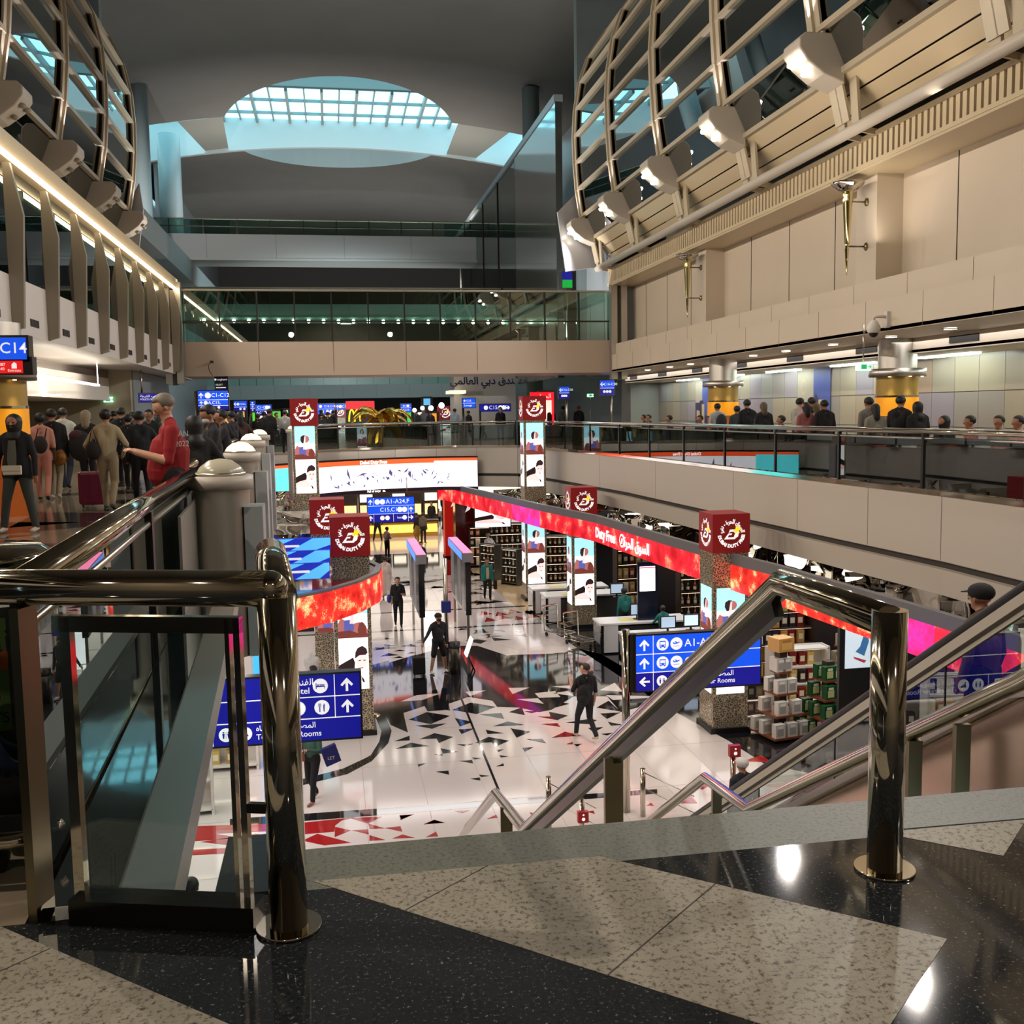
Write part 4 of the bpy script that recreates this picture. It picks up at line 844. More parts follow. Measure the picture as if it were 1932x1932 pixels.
def ad_box(f, mb, w, h, d=.004):
    f.rect(mb, -w / 2, w / 2, -h / 2, h / 2, 1, d); f.poly(mb, [(-.5 * w, -.5 * h), (-.1 * w, -.2 * h), (.3 * w, -.15 * h), (.5 * w, -.3 * h), (.5 * w, -.5 * h)], 5, d + .002); f.poly(mb, [(-.1 * w, -.3 * h), (0, .3 * h), (.1 * w, -.3 * h)], 3, d + .004)
ADK = {'w': ad_woman, 'm': ad_man, 'b': ad_box}
def logo(mb, f, S, d=.004):
    """round lettering and emblem on a maroon square of side S; material 0 white, 1 yellow"""
    f.arc(mb, arab('السوق الحرة - دبي'), 0, 0, .30 * S, .15 * S, 0, d, True, .006 * S, .85)
    f.arc(mb, 'DUBAI DUTY FREE', 0, 0, .33 * S, .115 * S, 0, d, False, .008 * S, 1.0)
    f.poly(mb, [(-.2 * S, -.15 * S), (-.08 * S, .0), (-.04 * S, .0), (.02 * S, -.0), (.0, -.04 * S), (-.07 * S, -.04 * S), (-.1 * S, -.1 * S), (.08 * S, -.1 * S), (.1 * S, -.15 * S)], 0, d)
    f.poly(mb, [(-.08 * S, .0), (-.04 * S, .1 * S), (.14 * S, .1 * S), (.2 * S, .04 * S), (.18 * S, -.08 * S), (.08 * S, -.15 * S), (.06 * S, -.1 * S), (.1 * S, 0), (.05 * S, .045 * S), (-.03 * S, .04 * S)], 0, d + .001)
    f.poly(mb, [(.02 * S, .06 * S), (.1 * S, .1 * S), (.12 * S, .2 * S), (.16 * S, .13 * S), (.23 * S, .2 * S), (.21 * S, .12 * S), (.28 * S, .1 * S), (.2 * S, .07 * S), (.22 * S, 0), (.15 * S, .04 * S), (.1 * S, -.02 * S), (.1 * S, .04 * S)], 1, d + .002)
def column(x, y, zt, lab, screens, S=.93, sidescreens=True, wd=.86):
    t = thing('advertising_column', lab, 'column', (x, y, -6))
    Zr = lambda z: z + 6
    MB().box(-wd / 2, wd / 2, -wd / 2, wd / 2, 0, Zr(zt) - S).build('clad_shaft', cladm, t)
    b = MB(); b.box(-S / 2, S / 2, -S / 2, S / 2, Zr(zt) - S, Zr(zt)); lb = b.build('logo_box', maroon, t)
    m = MB(); logo(m, Face((0, -S / 2, Zr(zt) - S / 2), (1, 0, 0), (0, 0, 1), (0, -1, 0)), S); m.build('round_logo', [swhite, yel], lb)
    if sidescreens: m = MB(); logo(m, Face((-S / 2, 0, Zr(zt) - S / 2), (0, -1, 0), (0, 0, 1), (-1, 0, 0)), S); m.build('round_logo', [swhite, yel], lb)
    for za, zb, k in screens:
        for s_ in ((0, -1), (-1, 0)) if sidescreens else ((0, -1),):
            w_ = wd * .8; h_ = za - zb
            if s_ == (0, -1): f = Face((0, -wd / 2, Zr((za + zb) / 2)), (1, 0, 0), (0, 0, 1), (0, -1, 0))
            else: f = Face((-wd / 2, 0, Zr((za + zb) / 2)), (0, -1, 0), (0, 0, 1), (-1, 0, 0))
            m = MB(); ADK[k](f, m, w_, h_, .006); m.build('lit_screen', AD, t)
    MB().box(-wd / 2 - .06, wd / 2 + .06, -wd / 2 - .06, wd / 2 + .06, 0, .12).build('plinth', blk, t)
def cz(y_px, x_px, Y): return AY(x_px, y_px, Y).z
# right side columns
column(8.46 - 0, 34.65, cz(920, 1095, 34.2), 'mosaic clad column with logo box and two screens, second along the red band', [(cz(1015, 1095, 34.2), cz(1083, 1095, 34.2), 'w'), (cz(1083, 1095, 34.2), cz(1142, 1095, 34.2), 'm')])
column(8.95, 22.6, cz(970, 1380, 22.1), 'large mosaic clad column with logo box rising behind the right blue sign', [(cz(1110, 1380, 22.1), cz(1195, 1380, 22.1), 'w'), (cz(1195, 1380, 22.1), cz(1310, 1380, 22.1), 'm')], S=.9)
column(7.85, 40.1, cz(747, 1000, 39.6), 'tallest logo column, passing the gallery railing and crossing the red band', [(cz(798, 1000, 39.6), cz(858, 1000, 39.6), 'w'), (cz(858, 1000, 39.6), cz(918, 1000, 39.6), 'm'), (cz(985, 1003, 39.6), cz(1044, 1003, 39.6), 'w'), (cz(1044, 1003, 39.6), cz(1102, 1003, 39.6), 'm')])
p = AY(660, 1010, 23.9); column(p.x, 24.3, cz(975, 658, 23.9), 'logo column with tall woman and man screens beside the curved red band at left', [(cz(1112, 665, 23.9), cz(1203, 665, 23.9), 'w'), (cz(1203, 665, 23.9), cz(1300, 665, 23.9), 'm')], S=.92)
p = AY(617, 970, 27.6); column(p.x, 28.1, cz(943, 617, 27.6), 'logo column half hidden behind the nearer left logo column', [(-3.4, -4.3, 'w')], S=.92)
p = AY(573, 775, 36.0); column(p.x, 36.5, cz(752, 573, 36), 'tall logo column in front of the left end of the big curved screen', [(cz(804, 575, 36), cz(867, 575, 36), 'w'), (cz(867, 575, 36), cz(931, 575, 36), 'm')], S=.93)
def farcol(xp, yt, Y, lab):
    p = AY(xp, yt, Y); t = thing('advertising_column', lab, 'column', (p.x, Y, 0)); S = .93
    MB().box(-.43, .43, 0, .86, 0, p.z - S).build('clad_shaft', cladm, t); lb = MB().box(-S / 2, S / 2, -.03, .9, p.z - S, p.z).build('logo_box', maroon, t)
    m = MB(); logo(m, Face((0, -.03, p.z - S / 2), (1, 0, 0), (0, 0, 1), (0, -1, 0)), S); m.build('round_logo', [swhite, yel], lb)
    m = MB(); ad_man(Face((0, -.002, .35), (1, 0, 0), (0, 0, 1), (0, -1, 0)), m, .7, .7); m.build('lit_screen', AD, t)
farcol(840, 766, 70, 'small distant logo column seen past the palm at right'); farcol(641, 766, 84, 'small distant logo column just left of the golden palm')
p = AY(930, 1000, 48); t = thing('wall_screen', 'lit screen with a man in black above the far bottle shelves', 'screen', (p.x, 48, -3.9), world=True)
m = MB(); m.box(p.x - .9, p.x + .9, 48, 48.1, -3.95, -2.95); m.build('casing', blk, t); m = MB(); ad_man(Face((p.x, 48, -3.45), (1, 0, 0), (0, 0, 1), (0, -1, 0)), m, 1.7, .95); m.build('display', AD, t)
# red bands
BR = [(4.9, 48.9), (5.27, 48.2), (7.26, 35.9), (8.18, 31.4), (8.62, 25.4), (9.0, 21.7), (9.2, 20.4), (9.5, 16), (9.75, 12), (9.8, 6)]
def band(name, lab, path, z0, z1, mats, cat, split=None, th=.14, top=.24):
    t = thing(name, lab, cat, (path[0][0], path[0][1], z0), world=True)
    pth = dens(path, 4); m = MB(); o_ = offs(pth, -.01 if th > 0 else .01)
    for i in range(len(pth) - 1):
        mi = split(pth[i]) if split else 0
        m.add([(*o_[i], z0), (*o_[i + 1], z0), (*o_[i + 1], z1), (*o_[i], z1)], [(0, 1, 2, 3)], mi)
    m.build('led_strip', mats, t)
    m = MB(); 
    for d0, za_, d1, zb_ in ((0, z0, th, z0), (th, z0, th, z1), (0, z1, 0, z1 + top), (0, z1 + top, th, z1 + top), (th, z1 + top, th, z1), (0, z0, 0, z1)):
        strip(m, pth, d0, za_, d1, zb_)
    m.build('grey_housing', mat('band_grey', '6e6c6e', .35), t); return t
tb = band('led_band', 'long red illuminated fascia band with white lettering above the right shop front', BR, -2.62, -2.02, [led_r, led_p, led_g], 'illuminated band', lambda p: 1 if (p[1] > 38 and p[1] < 41) or (15 < p[1] < 17) else (2 if 17 < p[1] < 23 else 0))
def bandface(path, k, z, off=.02):
    a, b = Vector(path[k]), Vector(path[k + 1]); d = (b - a).normalized(); m_ = (a + b) / 2; n = Vector((d.y, -d.x)); n = n if n.x < 0 or n.y < 0 else -n
    r = Vector((d.x, d.y, 0)); return Face((m_.x + n.x * off, m_.y + n.y * off, z), r, (0, 0, 1), (n.x, n.y, 0))
f = bandface(BR, 3, -2.32); f.o = f.P(-1.0, 0); m = MB(); f.text(m, 'Duty Free', -1.15, 0, .44, 0, .01, bold=.012); f.disc(m, .35, .02, .2, 0, .01); f.disc(m, .35, .02, .15, 1, .013); f.poly(m, [(.27, -.08), (.35, .1), (.44, .08), (.4, -.06)], 0, .016); f.text(m, arab('السوق الحرة'), 1.5, 0, .42, 0, .01, bold=.012)
m.build('lettering', [em('led_white', 'ffffff', 2), em('led_redplain', 'd01020', 1.2)], tb)
BL = [(-3.2, 18.7), (-1.8, 19.5), (-.8, 20.25), (-.13, 20.95), (.5, 21.9), (.94, 23.0), (1.05, 24.0), (.75, 25.2), (-.1, 26.4)]
tb = band('led_band', 'curved red and gold illuminated band around the left shop', list(reversed(BL)), -2.66, -2.02, [led_g], 'illuminated band', None, -.14, .05)
m = MB(); m.poly(zz(BL, -2.0)); m.build('dark_canopy', mat('canopy_dark', '2e2a2a', .1, coat=1), tb)
# mirror baffles
def mirrorm():
    m = mat('wavy_mirror', 'c9c4b8', .02, 1); nt = m.node_tree; b = nt.nodes['Principled BSDF']; tc = nt.nodes.new('ShaderNodeTexCoord'); n = nt.nodes.new('ShaderNodeTexNoise'); n.inputs['Scale'].default_value = .9; n.inputs['Detail'].default_value = 1
    bp = nt.nodes.new('ShaderNodeBump'); bp.inputs['Strength'].default_value = 1.0; bp.inputs['Distance'].default_value = .6; nt.links.new(tc.outputs['Object'], n.inputs['Vector']); nt.links.new(n.outputs['Fac'], bp.inputs['Height']); nt.links.new(bp.outputs['Normal'], b.inputs['Normal']); return m
mir = mirrorm()
mb0 = None
for k in range(19):
    y = 12.5 + k * 1.8; x0 = [b for b in BR if b[1] <= y + 6][0][0] if y < 46 else 6
    x0 = np_x = max(6.2, 10.0 - max(0, (y - 24)) * .17) + .5
    m = MB()
    for i in range(10):
        a = x0 + (19.5 - x0) * i / 10; b = x0 + (19.5 - x0) * (i + 1) / 10; wv = lambda q: .25 * sin(q * 1.7 + k)
        m.prism([(a, y + wv(a), -1.9), (b, y + wv(b), -1.9), (b, y + wv(b), -2.75 - .12 * sin(b + k)), (a, y + wv(a), -2.75 - .12 * sin(a + k))], (0, .03, 0))
    o = m.build('mirror_baffle', mir, label='wavy mirrored ceiling panel hanging over the right shops', cat='ceiling panel', group='mirrored panels over the right shops')
for k in range(12):
    y = 17.5 + k * 2.1
    if 1 < k < 4: continue
    m = MB(); xe = -3.0 if y < 21 else (-1.5 if y > 33 else -.6)
    for i in range(6):
        a = -12 + (xe + 12) * i / 6; b = -12 + (xe + 12) * (i + 1) / 6; wv = lambda q: .3 * sin(q * 1.5 + k)
        m.prism([(a, y + wv(a), -1.4), (b, y + wv(b), -1.4), (b, y + wv(b), -1.95), (a, y + wv(a), -1.95)], (0, .03, 0))
    m.build('mirror_baffle', mir, label='wavy mirrored ceiling panel hanging over the left shops', cat='ceiling panel', group='mirrored panels over the left shops')
for i, (xp, yp, Y_, w_) in enumerate(((556, 1030, 23.6, 2.6), (560, 1054, 22.4, 2.4), (575, 1078, 21.3, 2.0))):
    p_ = AY(xp, yp, Y_); x, y, z_ = p_.x - .5, Y_, p_.z
    t = thing('hanging_banner', 'blue and red lit banner hanging in the left shop, %s' % ('nearest', 'middle one', 'farthest')[i], 'banner', (x, y, z_), world=True)
    MB().box(x - w_ / 2, x + w_ / 2, y, y + .06, z_ - .17, z_ + .17).build('panel', em('banner_blue', '2030b0', .8), t)
    f = Face((x, y, z_), (1, 0, 0), (0, 0, 1), (0, -1, 0)); m = MB(); f.poly(m, [(-w_ / 2, -.05), (-.2, .16), (.5, .16), (-.3, -.16), (-w_ / 2, -.16)], 0, .01); f.rect(m, -.9, -.4, -.14, .06, 1, .012); f.poly(m, [(.3, -.16), (.9, .16), (w_ / 2, .16), (w_ / 2, .0), (.8, -.16)], 0, .01); f.text(m, ('DUTY FREE', 'PERFUMES', 'DUTY FREE')[i], .25, -.02, .16, 2, .014) if False else f.rect(m, .0, .6, -.03, .02, 2, .012); m.build('artwork', [em('banner_cyan', '5ab8f0', .9), em('banner_red', 'b01018', .8), swhite], t)
# big curved screen on the cross gallery
SC = [(-2.6, 42.62), (-.6, 44.6), (.35, 45.35), (2.0, 46.1), (3.6, 46.45), (5.0, 46.5), (6.5, 45.95)]
t = thing('led_screen', 'very wide curved white advertising screen with an orange strip under the far gallery', 'screen', (2, 46, -1.2), world=True)
pth = dens(SC, 5); m = MB(); m2 = MB()
def curve_at(d):
    acc = 0
    for a, b in zip(SC, SC[1:]):
        L = hypot(b[0] - a[0], b[1] - a[1])
        if acc + L >= d: k = (d - acc) / L; return Vector((a[0] + (b[0] - a[0]) * k, a[1] + (b[1] - a[1]) * k, 0))
        acc += L
    return Vector((*SC[-1], 0))
TOT = sum(hypot(b[0] - a[0], b[1] - a[1]) for a, b in zip(SC, SC[1:]))
def sp(u, z, d=.0):
    p = curve_at(u * TOT); q = curve_at(min(1, u + .08) * TOT); r = (q - curve_at(max(0, u - .08) * TOT)).normalized(); n = Vector((r.y, -r.x, 0)); return p + n * (.32 + d) + Vector((0, 0, z))
def srect(mb, u0, u1, z0, z1, mi, d=0, n=16, zf=None):
    for i in range(n):
        a = u0 + (u1 - u0) * i / n; b = u0 + (u1 - u0) * (i + 1) / n; mb.add([sp(a, z0, d), sp(b, z0, d), sp(b, z1, d), sp(a, z1, d)], [(0, 1, 2, 3)], mi)
srect(m, 0, 1, -1.95, -.42, 0, -.1, 30); m.build('casing', blk, t)
srect(m2, .0, .19, -1.82, -.62, 3); srect(m2, .0, .19, -.62, -.5, 1); srect(m2, .19, 1, -1.8, -.7, 0, 0, 30); srect(m2, .19, .8, -.7, -.5, 1, 0, 20); srect(m2, .8, 1, -.62, -.5, 1); srect(m2, .8, 1, -.7, -.62, 0)
srect(m2, .19, 1, -1.95, -1.8, 2, .001, 30)
r3 = random.Random(5)
for k in range(46):
    u = .3 + .6 * (k / 46) + r3.uniform(-.02, .02); z = -1.3 + r3.uniform(-.32, .3); a = r3.uniform(0, 6); L = r3.uniform(.05, .22); w_ = r3.uniform(.01, .04)
    if k % 3 == 0 and .38 < u < .7: L *= 1.4; w_ *= 2.2
    P = [(L * cos(a), L * sin(a)), (w_ * cos(a + 1.57), w_ * sin(a + 1.57)), (-L * cos(a + .2), -L * sin(a + .2)), (-w_ * cos(a + 1.57), -w_ * sin(a + 1.57))]
    m2.add([sp(u + x / TOT, z + y, .008) for x, y in P], [(0, 1, 2, 3)], 4)
def stext(mb, s_, u, z, size, mi, bold=.0):
    vs, fs = tmesh(s_, size, 'CENTER', bold); mb.add([sp(u + v.x / TOT, z + v.y, .01) for v in vs], fs, mi)
stext(m2, 'Dubai Duty Free', .52, -.6, .2, 5, .008); stext(m2, 'Full of surprises.', .53, -1.875, .14, 5, .004)
m2.build('display', [em('scr_white', 'fbf8ff', 1.15), em('scr_orange', 'ff5a28', 1.1), mat('scr_navy', '1c1428', .4), em('scr_cyan', '5adce6', 1.4), em('scr_ink', '5a4c86', .7), em('scr_text', 'ffffff', 1.8)], t)
t = thing('led_screen', 'long curved advertising screen on the near underside facing the hall, seen only in reflections', 'screen', (6, 4, -1), world=True) if False else None
# cash counters
def counter(x, y, lab):
    t = thing('cash_counter', lab, 'counter', (x, y, -6))
    m = MB(); m.prism([(0, 0, 0), (0, .95, 0), (0, .95, .9), (0, 0, .9)], (.05, 0, 0)); m.build('end_panel', mat('counter_black', '1b1b1f', .06, coat=1), t)
    m = MB(); m.prism([(-.006, .1, .3), (-.006, .8, .3), (-.006, .8, .78), (-.006, .1, .8)], (.003, 0, 0)); m.build('glass_inset', mat('inset_grey', '8f8f98', .08), t)
    MB().box(.12, 2.9, .06, .9, .04, .84).build('cabinet', mat('counter_grey', '3d3b3c', .3), t)
    MB().box(.1, .55, -.01, .06, .05, .9).build('white_leg', mat('counter_white', 'd9d9da', .3), t)
    m = MB(); m.prism([(-.02, 0, .9), (-.02, .98, .9), (2.9, .98, .9), (2.9, -.02, .9), (.2, -.02, .9)], (0, 0, .07)); m.build('worktop', mat('worktop_white', 'e8e8ea', .2), t, bev=.01)
    MB().box(.7, 1.3, .2, .6, .97, .975).build('yellow_mat', mat('mat_yellow', 'd8d07a', .5), t)
for (x, y), l in zip(((7.15, 36.9), (7.3, 35.3), (8.0, 30.3), (8.25, 28.2)), ('farthest cash counter with white top beside the tallest column', 'second farthest cash counter, tucked behind the first', 'third cash counter, in front of the teal clerk', 'nearest cash counter, just above the right blue sign')): counter(x, y, l)
def monitor(x, y, z, lab, rz=0, lit='9fb3c8'):
    t = thing('till_monitor', lab, 'monitor', (x, y, z), rz)
    MB().box(-.24, .24, 0, .03, .12, .5).build('bezel', blk, t); MB().box(-.21, .21, -.004, 0, .16, .47).build('display', em('monitor_%s' % lit, lit, .9), t)
    m = MB(); m.box(-.03, .03, .03, .07, .0, .3); m.box(-.12, .12, -.05, .15, 0, .02); m.build('foot', blk, t)
monitor(9.3, 30.7, -5.03, 'till monitor on the third counter beside the teal clerk'); monitor(9.6, 28.6, -5.03, 'till monitor on the nearest counter'); monitor(10.35, 28.7, -5.03, 'bright till monitor at the right end of the nearest counter', 0, 'c4d8f0')
monitor(9.7, 34.5, -5.03, 'dark till monitor on the second farthest counter')
# shelving
bot = []
for c, mname in (('5a2a10', 'amber'), ('1a1a1c', 'dark'), ('a86a2a', 'gold'), ('8a8f94', 'clear'), ('20402a', 'green'), ('7a1c1c', 'red')):
    m = MB(); m.lathe([(.001, 0), (.042, 0), (.042, .17), (.03, .2), (.014, .22), (.013, .29), (.001, .29)], seg=8); m.lathe([(.016, .27), (.016, .31), (.001, .31)], seg=8, mi=1); m.lathe([(.0425, .05), (.0425, .13)], seg=8, mi=2)
    me = m.build('bottle', [mat('bottle_' + mname, c, .12, spec=.8), mat('cap_gold', 'b99a4a', .3, .8), mat('label_cream', 'e4d8b8', .5)]); bot.append(me.data); bpy.data.objects.remove(me)
boxm = []
for c, n_ in (('b98a4a', 'kraft'), ('d8d4cc', 'white'), ('7a1a1c', 'red'), ('2a2430', 'black'), ('c9a860', 'gold'), ('8a3a1c', 'copper'), ('e4e0d6', 'pale')):
    m = MB(); m.box(-.075, .075, -.06, .06, 0, .27, 0); m.box(-.05, .05, -.0615, -.06, .08, .2, 1); me = m.build('carton', [mat('carton_' + n_, c, .4), mat('label_cream', 'e4d8b8')]); boxm.append(me.data); bpy.data.objects.remove(me)
NB = [0, 0]
rs_ = random.Random(21)
shel = mat('shelf_dark', '3c2a20', .4); shel_w = mat('shelf_white', 'd4cfc8', .4)
def put(me, name, p, rz, label, cat, group, sc=1):
    o = bpy.data.objects.new(name, me); COL.objects.link(o); o.location = p; o.rotation_euler = (0, 0, rz); o.scale = (sc,) * 3; setp(o, label, cat, group); return o
def gondola(x, y, rz, w_, h_, n, lab, kind, glab, per=.16, mt=shel, lit=True, fill=1, sc=1, dbl=False, z=-6):
    t = thing('shelf_unit', lab, 'shelves', (x, y, z), rz)
    MB().box(-w_ / 2, w_ / 2, .02 if not dbl else -.02, .06 if not dbl else .02, 0, h_).build('back_panel', mt, t)
    for s_ in (-1, 1): MB().box(s_ * w_ / 2 - .025, s_ * w_ / 2 + .025, -.4, .06, 0, h_).build('side_panel', mt, t)
    for k in range(n + 1):
        zk = .12 + (h_ - .15) * k / n; MB().box(-w_ / 2, w_ / 2, -.4, .02, zk - .03, zk).build('shelf', mt, t)
        if lit and k > 0: m = MB(); m.box(-w_ / 2 + .05, w_ / 2 - .05, -.36, -.33, zk - .042, zk - .031); m.build('shelf_light', mat('shelf_glow', 'fff0d8', .5, emis=5, ecol='ffe8c8'), t)
        if k == n: continue
        m_ = int((w_ - .15) / per)
        for i in range(m_):
            if rs_.random() > fill: continue
            lx = -w_ / 2 + .12 + i * per + rs_.uniform(-.01, .01); ly = -.2 + rs_.uniform(-.03, .03); c, s2 = cos(rz), sin(rz); p = (x + lx * c - ly * s2, y + lx * s2 + ly * c, z + zk)
            if kind == 'bottle':
                NB[0] += 1; put(bot[rs_.randrange(6)], 'bottle', p, rz, 'bottle standing on the ' + glab, 'bottle', 'bottles on the ' + glab, sc)
            else:
                NB[1] += 1; put(boxm[rs_.randrange(7)], 'carton', p, rz, 'gift carton standing on the ' + glab, 'box', 'cartons on the ' + glab, sc)
gondola(8.9, 49.5, 0, 3.0, 2.1, 4, 'long wall shelves of bottles below the far lit screen', 'bottle', 'far wall shelves below the lit screen', .26, sc=1.5)
gondola(6.9, 49.3, 0, 1.0, 2.0, 4, 'narrow shelves of red cartons beside the red columns', 'carton', 'narrow shelves beside the red columns', .3, sc=1.4)
gondola(9.2, 41.5, 0, 1.5, 2.4, 6, 'tall shelves of bottles right of the tallest column', 'bottle', 'tall shelves right of the tallest column', .2, sc=1.25)
gondola(11.2, 37.5, .1, 1.6, 2.3, 4, 'shelves of gold and dark cartons behind the cash counters', 'carton', 'shelves behind the cash counters', .26, sc=1.3)
gondola(13.0, 34.5, 0, 2.2, 2.6, 5, 'warm lit shelves of bottles behind the white kiosk screen', 'bottle', 'warm shelves behind the kiosk screen', .24, sc=1.4)
gondola(12.6, 29.5, 0, 1.8, 2.3, 4, 'dark shelves of bottles above the nearest till', 'bottle', 'dark shelves above the nearest till', .22, sc=1.3)
gondola(11.7, 26.6, 0, 2.6, 2.4, 5, 'shelves of cartons right of the large column', 'carton', 'shelves right of the large column', .24, sc=1.3)
gondola(14.4, 20.6, -.2, 2.8, 2.6, 5, 'white shelves of pale cartons behind the box towers', 'carton', 'white shelves behind the box towers', .2, shel_w, sc=1.2)
gondola(11.5, 24.2, .0, 1.5, 1.5, 3, 'low white shelves of cartons by the blue sign edge', 'carton', 'low white shelves by the blue sign', .24, shel_w, sc=1.2)
gondola(15.6, 21.0, -.5, 3.0, 2.6, 5, 'shelves of cosmetics seen past the escalator handrail', 'bottle', 'cosmetics shelves past the escalator', .2, mat('shelf_black', '1c1a1c', .3), sc=1)
gondola(13.6, 14.6, -.6, 2.6, 1.7, 4, 'low lit shelves seen through the escalator glass', 'bottle', 'low shelves behind the escalator glass', .2, shel_w, sc=1)
for i, (x, y, n_) in enumerate(((7.0, 45.5, 4), (7.7, 43.8, 4))):
    gondola(x, y, -.9, .9, 1.6, n_, 'glass rack of trinkets in the sand floored aisle, %s one' % ('farther', 'nearer')[i], 'bottle', '%s trinket rack' % ('farther', 'nearer')[i], .22, mat('rack_steel', '6a665e', .3, .7), sc=1.1)
for i, (x, y, rz) in enumerate(((-4.2, 17.2, 0), (-3.6, 19.9, .1), (-6.5, 23, .2), (-2.9, 22.4, 0))):
    gondola(x, y, rz, 2.2, (1.2, 1.3, 2.1, 1.3)[i], (2, 2, 4, 2)[i], ('low pale shelves seen through the corner glass panel', 'second low shelf unit left of the blue hotel sign', 'tall pale shelves at the back of the left shop', 'low counter shelves behind the mannequins')[i], 'carton', ('corner shelves', 'second left shelves', 'tall left shelves', 'mannequin shelves')[i] + ' of the left shop', .3, shel_w, sc=1.1)
# stepped promotion stands with boxes
def stand(x, y, rz, w_, tiers, lab, mi, glab, zc=.34, core=True, top=None):
    t = thing('display_stand', lab, 'display stand', (x, y, -6), rz)
    for k in range(tiers):
        ww = w_ - k * .22; z0 = .12 + k * zc * 1.25
        MB().box(-ww / 2, ww / 2, -ww / 2, ww / 2, z0 - .05, z0).build('tier', mat('stand_copper', '7a4228', .35), t)
        n_ = max(2, int(ww / .3)); 
        for i in range(n_):
            for side in (0, 1):
                q = -ww / 2 + (i + .5) * ww / n_; lx, ly = (q, -ww / 2 + .1) if side == 0 else (-ww / 2 + .1, q)
                if side == 1 and i == 0: continue
                c, s2 = cos(rz), sin(rz); o = put(mi, 'gift_box', (x + lx * c - ly * s2, y + lx * s2 + ly * c, -6 + z0), rz, 'box stacked on the ' + glab, 'box', 'boxes on the ' + glab); o.scale = (1.7, 1.3, 1.15)
    MB().box(-.1, .1, -.1, .1, 0, tiers * zc * 1.25 + .1).build('core_post', shel, t)
def gbox(c, l, accent, nm):
    m = MB(); m.box(-.075, .075, -.06, .06, 0, .27, 0); m.box(-.05, .05, -.0615, -.06, .04, .18, 1); m.box(-.04, .04, -.0618, -.0615, .19, .24, 2); o = m.build('gift_box', [mat('gift_' + nm, c, .35), mat('giftl_' + nm, l, .4), mat('gifta_' + nm, accent, .4)]); d_ = o.data; bpy.data.objects.remove(o); return d_
gG = gbox('17502c', 'c9c98a', 'e8e4c0', 'green'); gW = gbox('c9c3ba', 'a09a92', 'e8e4de', 'pale'); gT = gbox('a5977a', 'd8d0b8', '6a5a40', 'tan'); gK = gbox('c89550', 'd8a860', 'b07a38', 'kraft')
stand(9.98, 21.7, .2, 1.0, 4, 'stepped stand of pale grey boxes in front of the blue sign', gW, 'pale stepped stand', .38)
stand(11.05, 21.5, .2, 1.15, 4, 'stepped stand of green bottle boxes beside the escalator', gG, 'green stepped stand', .33)
stand(12.9, 23.9, .35, 1.25, 5, 'tower of tan and white boxes under the red band', gT, 'tan box tower', .36)
o = put(gK, 'kraft_box', (9.98, 21.7, -3.99), .3, 'large brown cardboard box on top of the pale stepped stand', 'box', None); o.scale = (3.0, 3.2, 1.15)
# kiosk screen
p = AY(1222, 1090, 30.5); t = thing('kiosk_screen', 'tall black kiosk with a bright white display behind the teal clerk', 'screen', (p.x, 30.5, -6), world=True)
MB().box(p.x - .32, p.x + .32, 30.5, 30.6, -6, p.z + .5).build('casing', mat('kiosk_navy', '10142a', .3), t); MB().box(p.x - .26, p.x + .24, 30.49, 30.5, p.z - .42, p.z + .36).build('display', em('kiosk_white', 'fff6fa', 1.8), t)
MB().box(p.x - .26, p.x + .24, 30.485, 30.49, p.z + .3, p.z + .34).build('pink_strip', em('kiosk_pink', 'f06a90', 1), t)
# poster stand at right with blue figure art
p = AY(1622, 1220, 19.5); t = thing('poster_stand', 'tall dark stand with a pale blue poster behind the right post', 'poster', (p.x, 19.5, -6), world=True)
MB().box(p.x - .45, p.x + .45, 19.5, 19.6, -6, p.z + .55).build('frame', blk, t); MB().box(p.x - .33, p.x + .4, 19.49, 19.5, p.z - .45, p.z + .45).build('poster', em('poster_pale', 'c4d2dc', .7), t)
m = MB(); f = Face((p.x, 19.488, p.z), (1, 0, 0), (0, 0, 1), (0, -1, 0)); f.poly(m, [(0, 0), (.1, .3), (.16, .34), (.2, .1), (.1, -.2), (-.1, -.1)], 0, 0); f.poly(m, [(-.15, -.2), (.15, -.3), (.1, -.35), (-.12, -.25)], 1, .001); m.build('artwork', [em('art_blue', '3a6a9a', .5), em('art_red', 'a03040', .5)], t)
# red columns
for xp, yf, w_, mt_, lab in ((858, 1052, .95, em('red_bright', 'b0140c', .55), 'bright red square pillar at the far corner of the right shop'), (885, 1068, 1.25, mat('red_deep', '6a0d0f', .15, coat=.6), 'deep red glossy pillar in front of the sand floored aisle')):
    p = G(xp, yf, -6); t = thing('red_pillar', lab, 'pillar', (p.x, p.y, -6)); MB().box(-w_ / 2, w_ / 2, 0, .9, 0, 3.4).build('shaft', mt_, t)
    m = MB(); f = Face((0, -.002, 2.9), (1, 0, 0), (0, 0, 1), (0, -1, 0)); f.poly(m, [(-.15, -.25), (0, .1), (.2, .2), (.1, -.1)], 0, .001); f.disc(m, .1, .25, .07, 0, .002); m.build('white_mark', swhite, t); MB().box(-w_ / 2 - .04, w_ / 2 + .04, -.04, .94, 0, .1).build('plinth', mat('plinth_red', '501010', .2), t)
p = G(895, 1062, -6); t = thing('dispenser_stand', 'small grey dispenser stand leaning against the deep red pillar', 'stand', (p.x + .15, p.y - 1.0, -6)); MB().box(-.18, .18, -.1, .1, .0, .7).build('cabinet', blk, t); MB().box(-.2, .2, -.12, .12, .7, 1.3).build('top_panel', mat('disp_grey', '8a8a8a', .3), t)
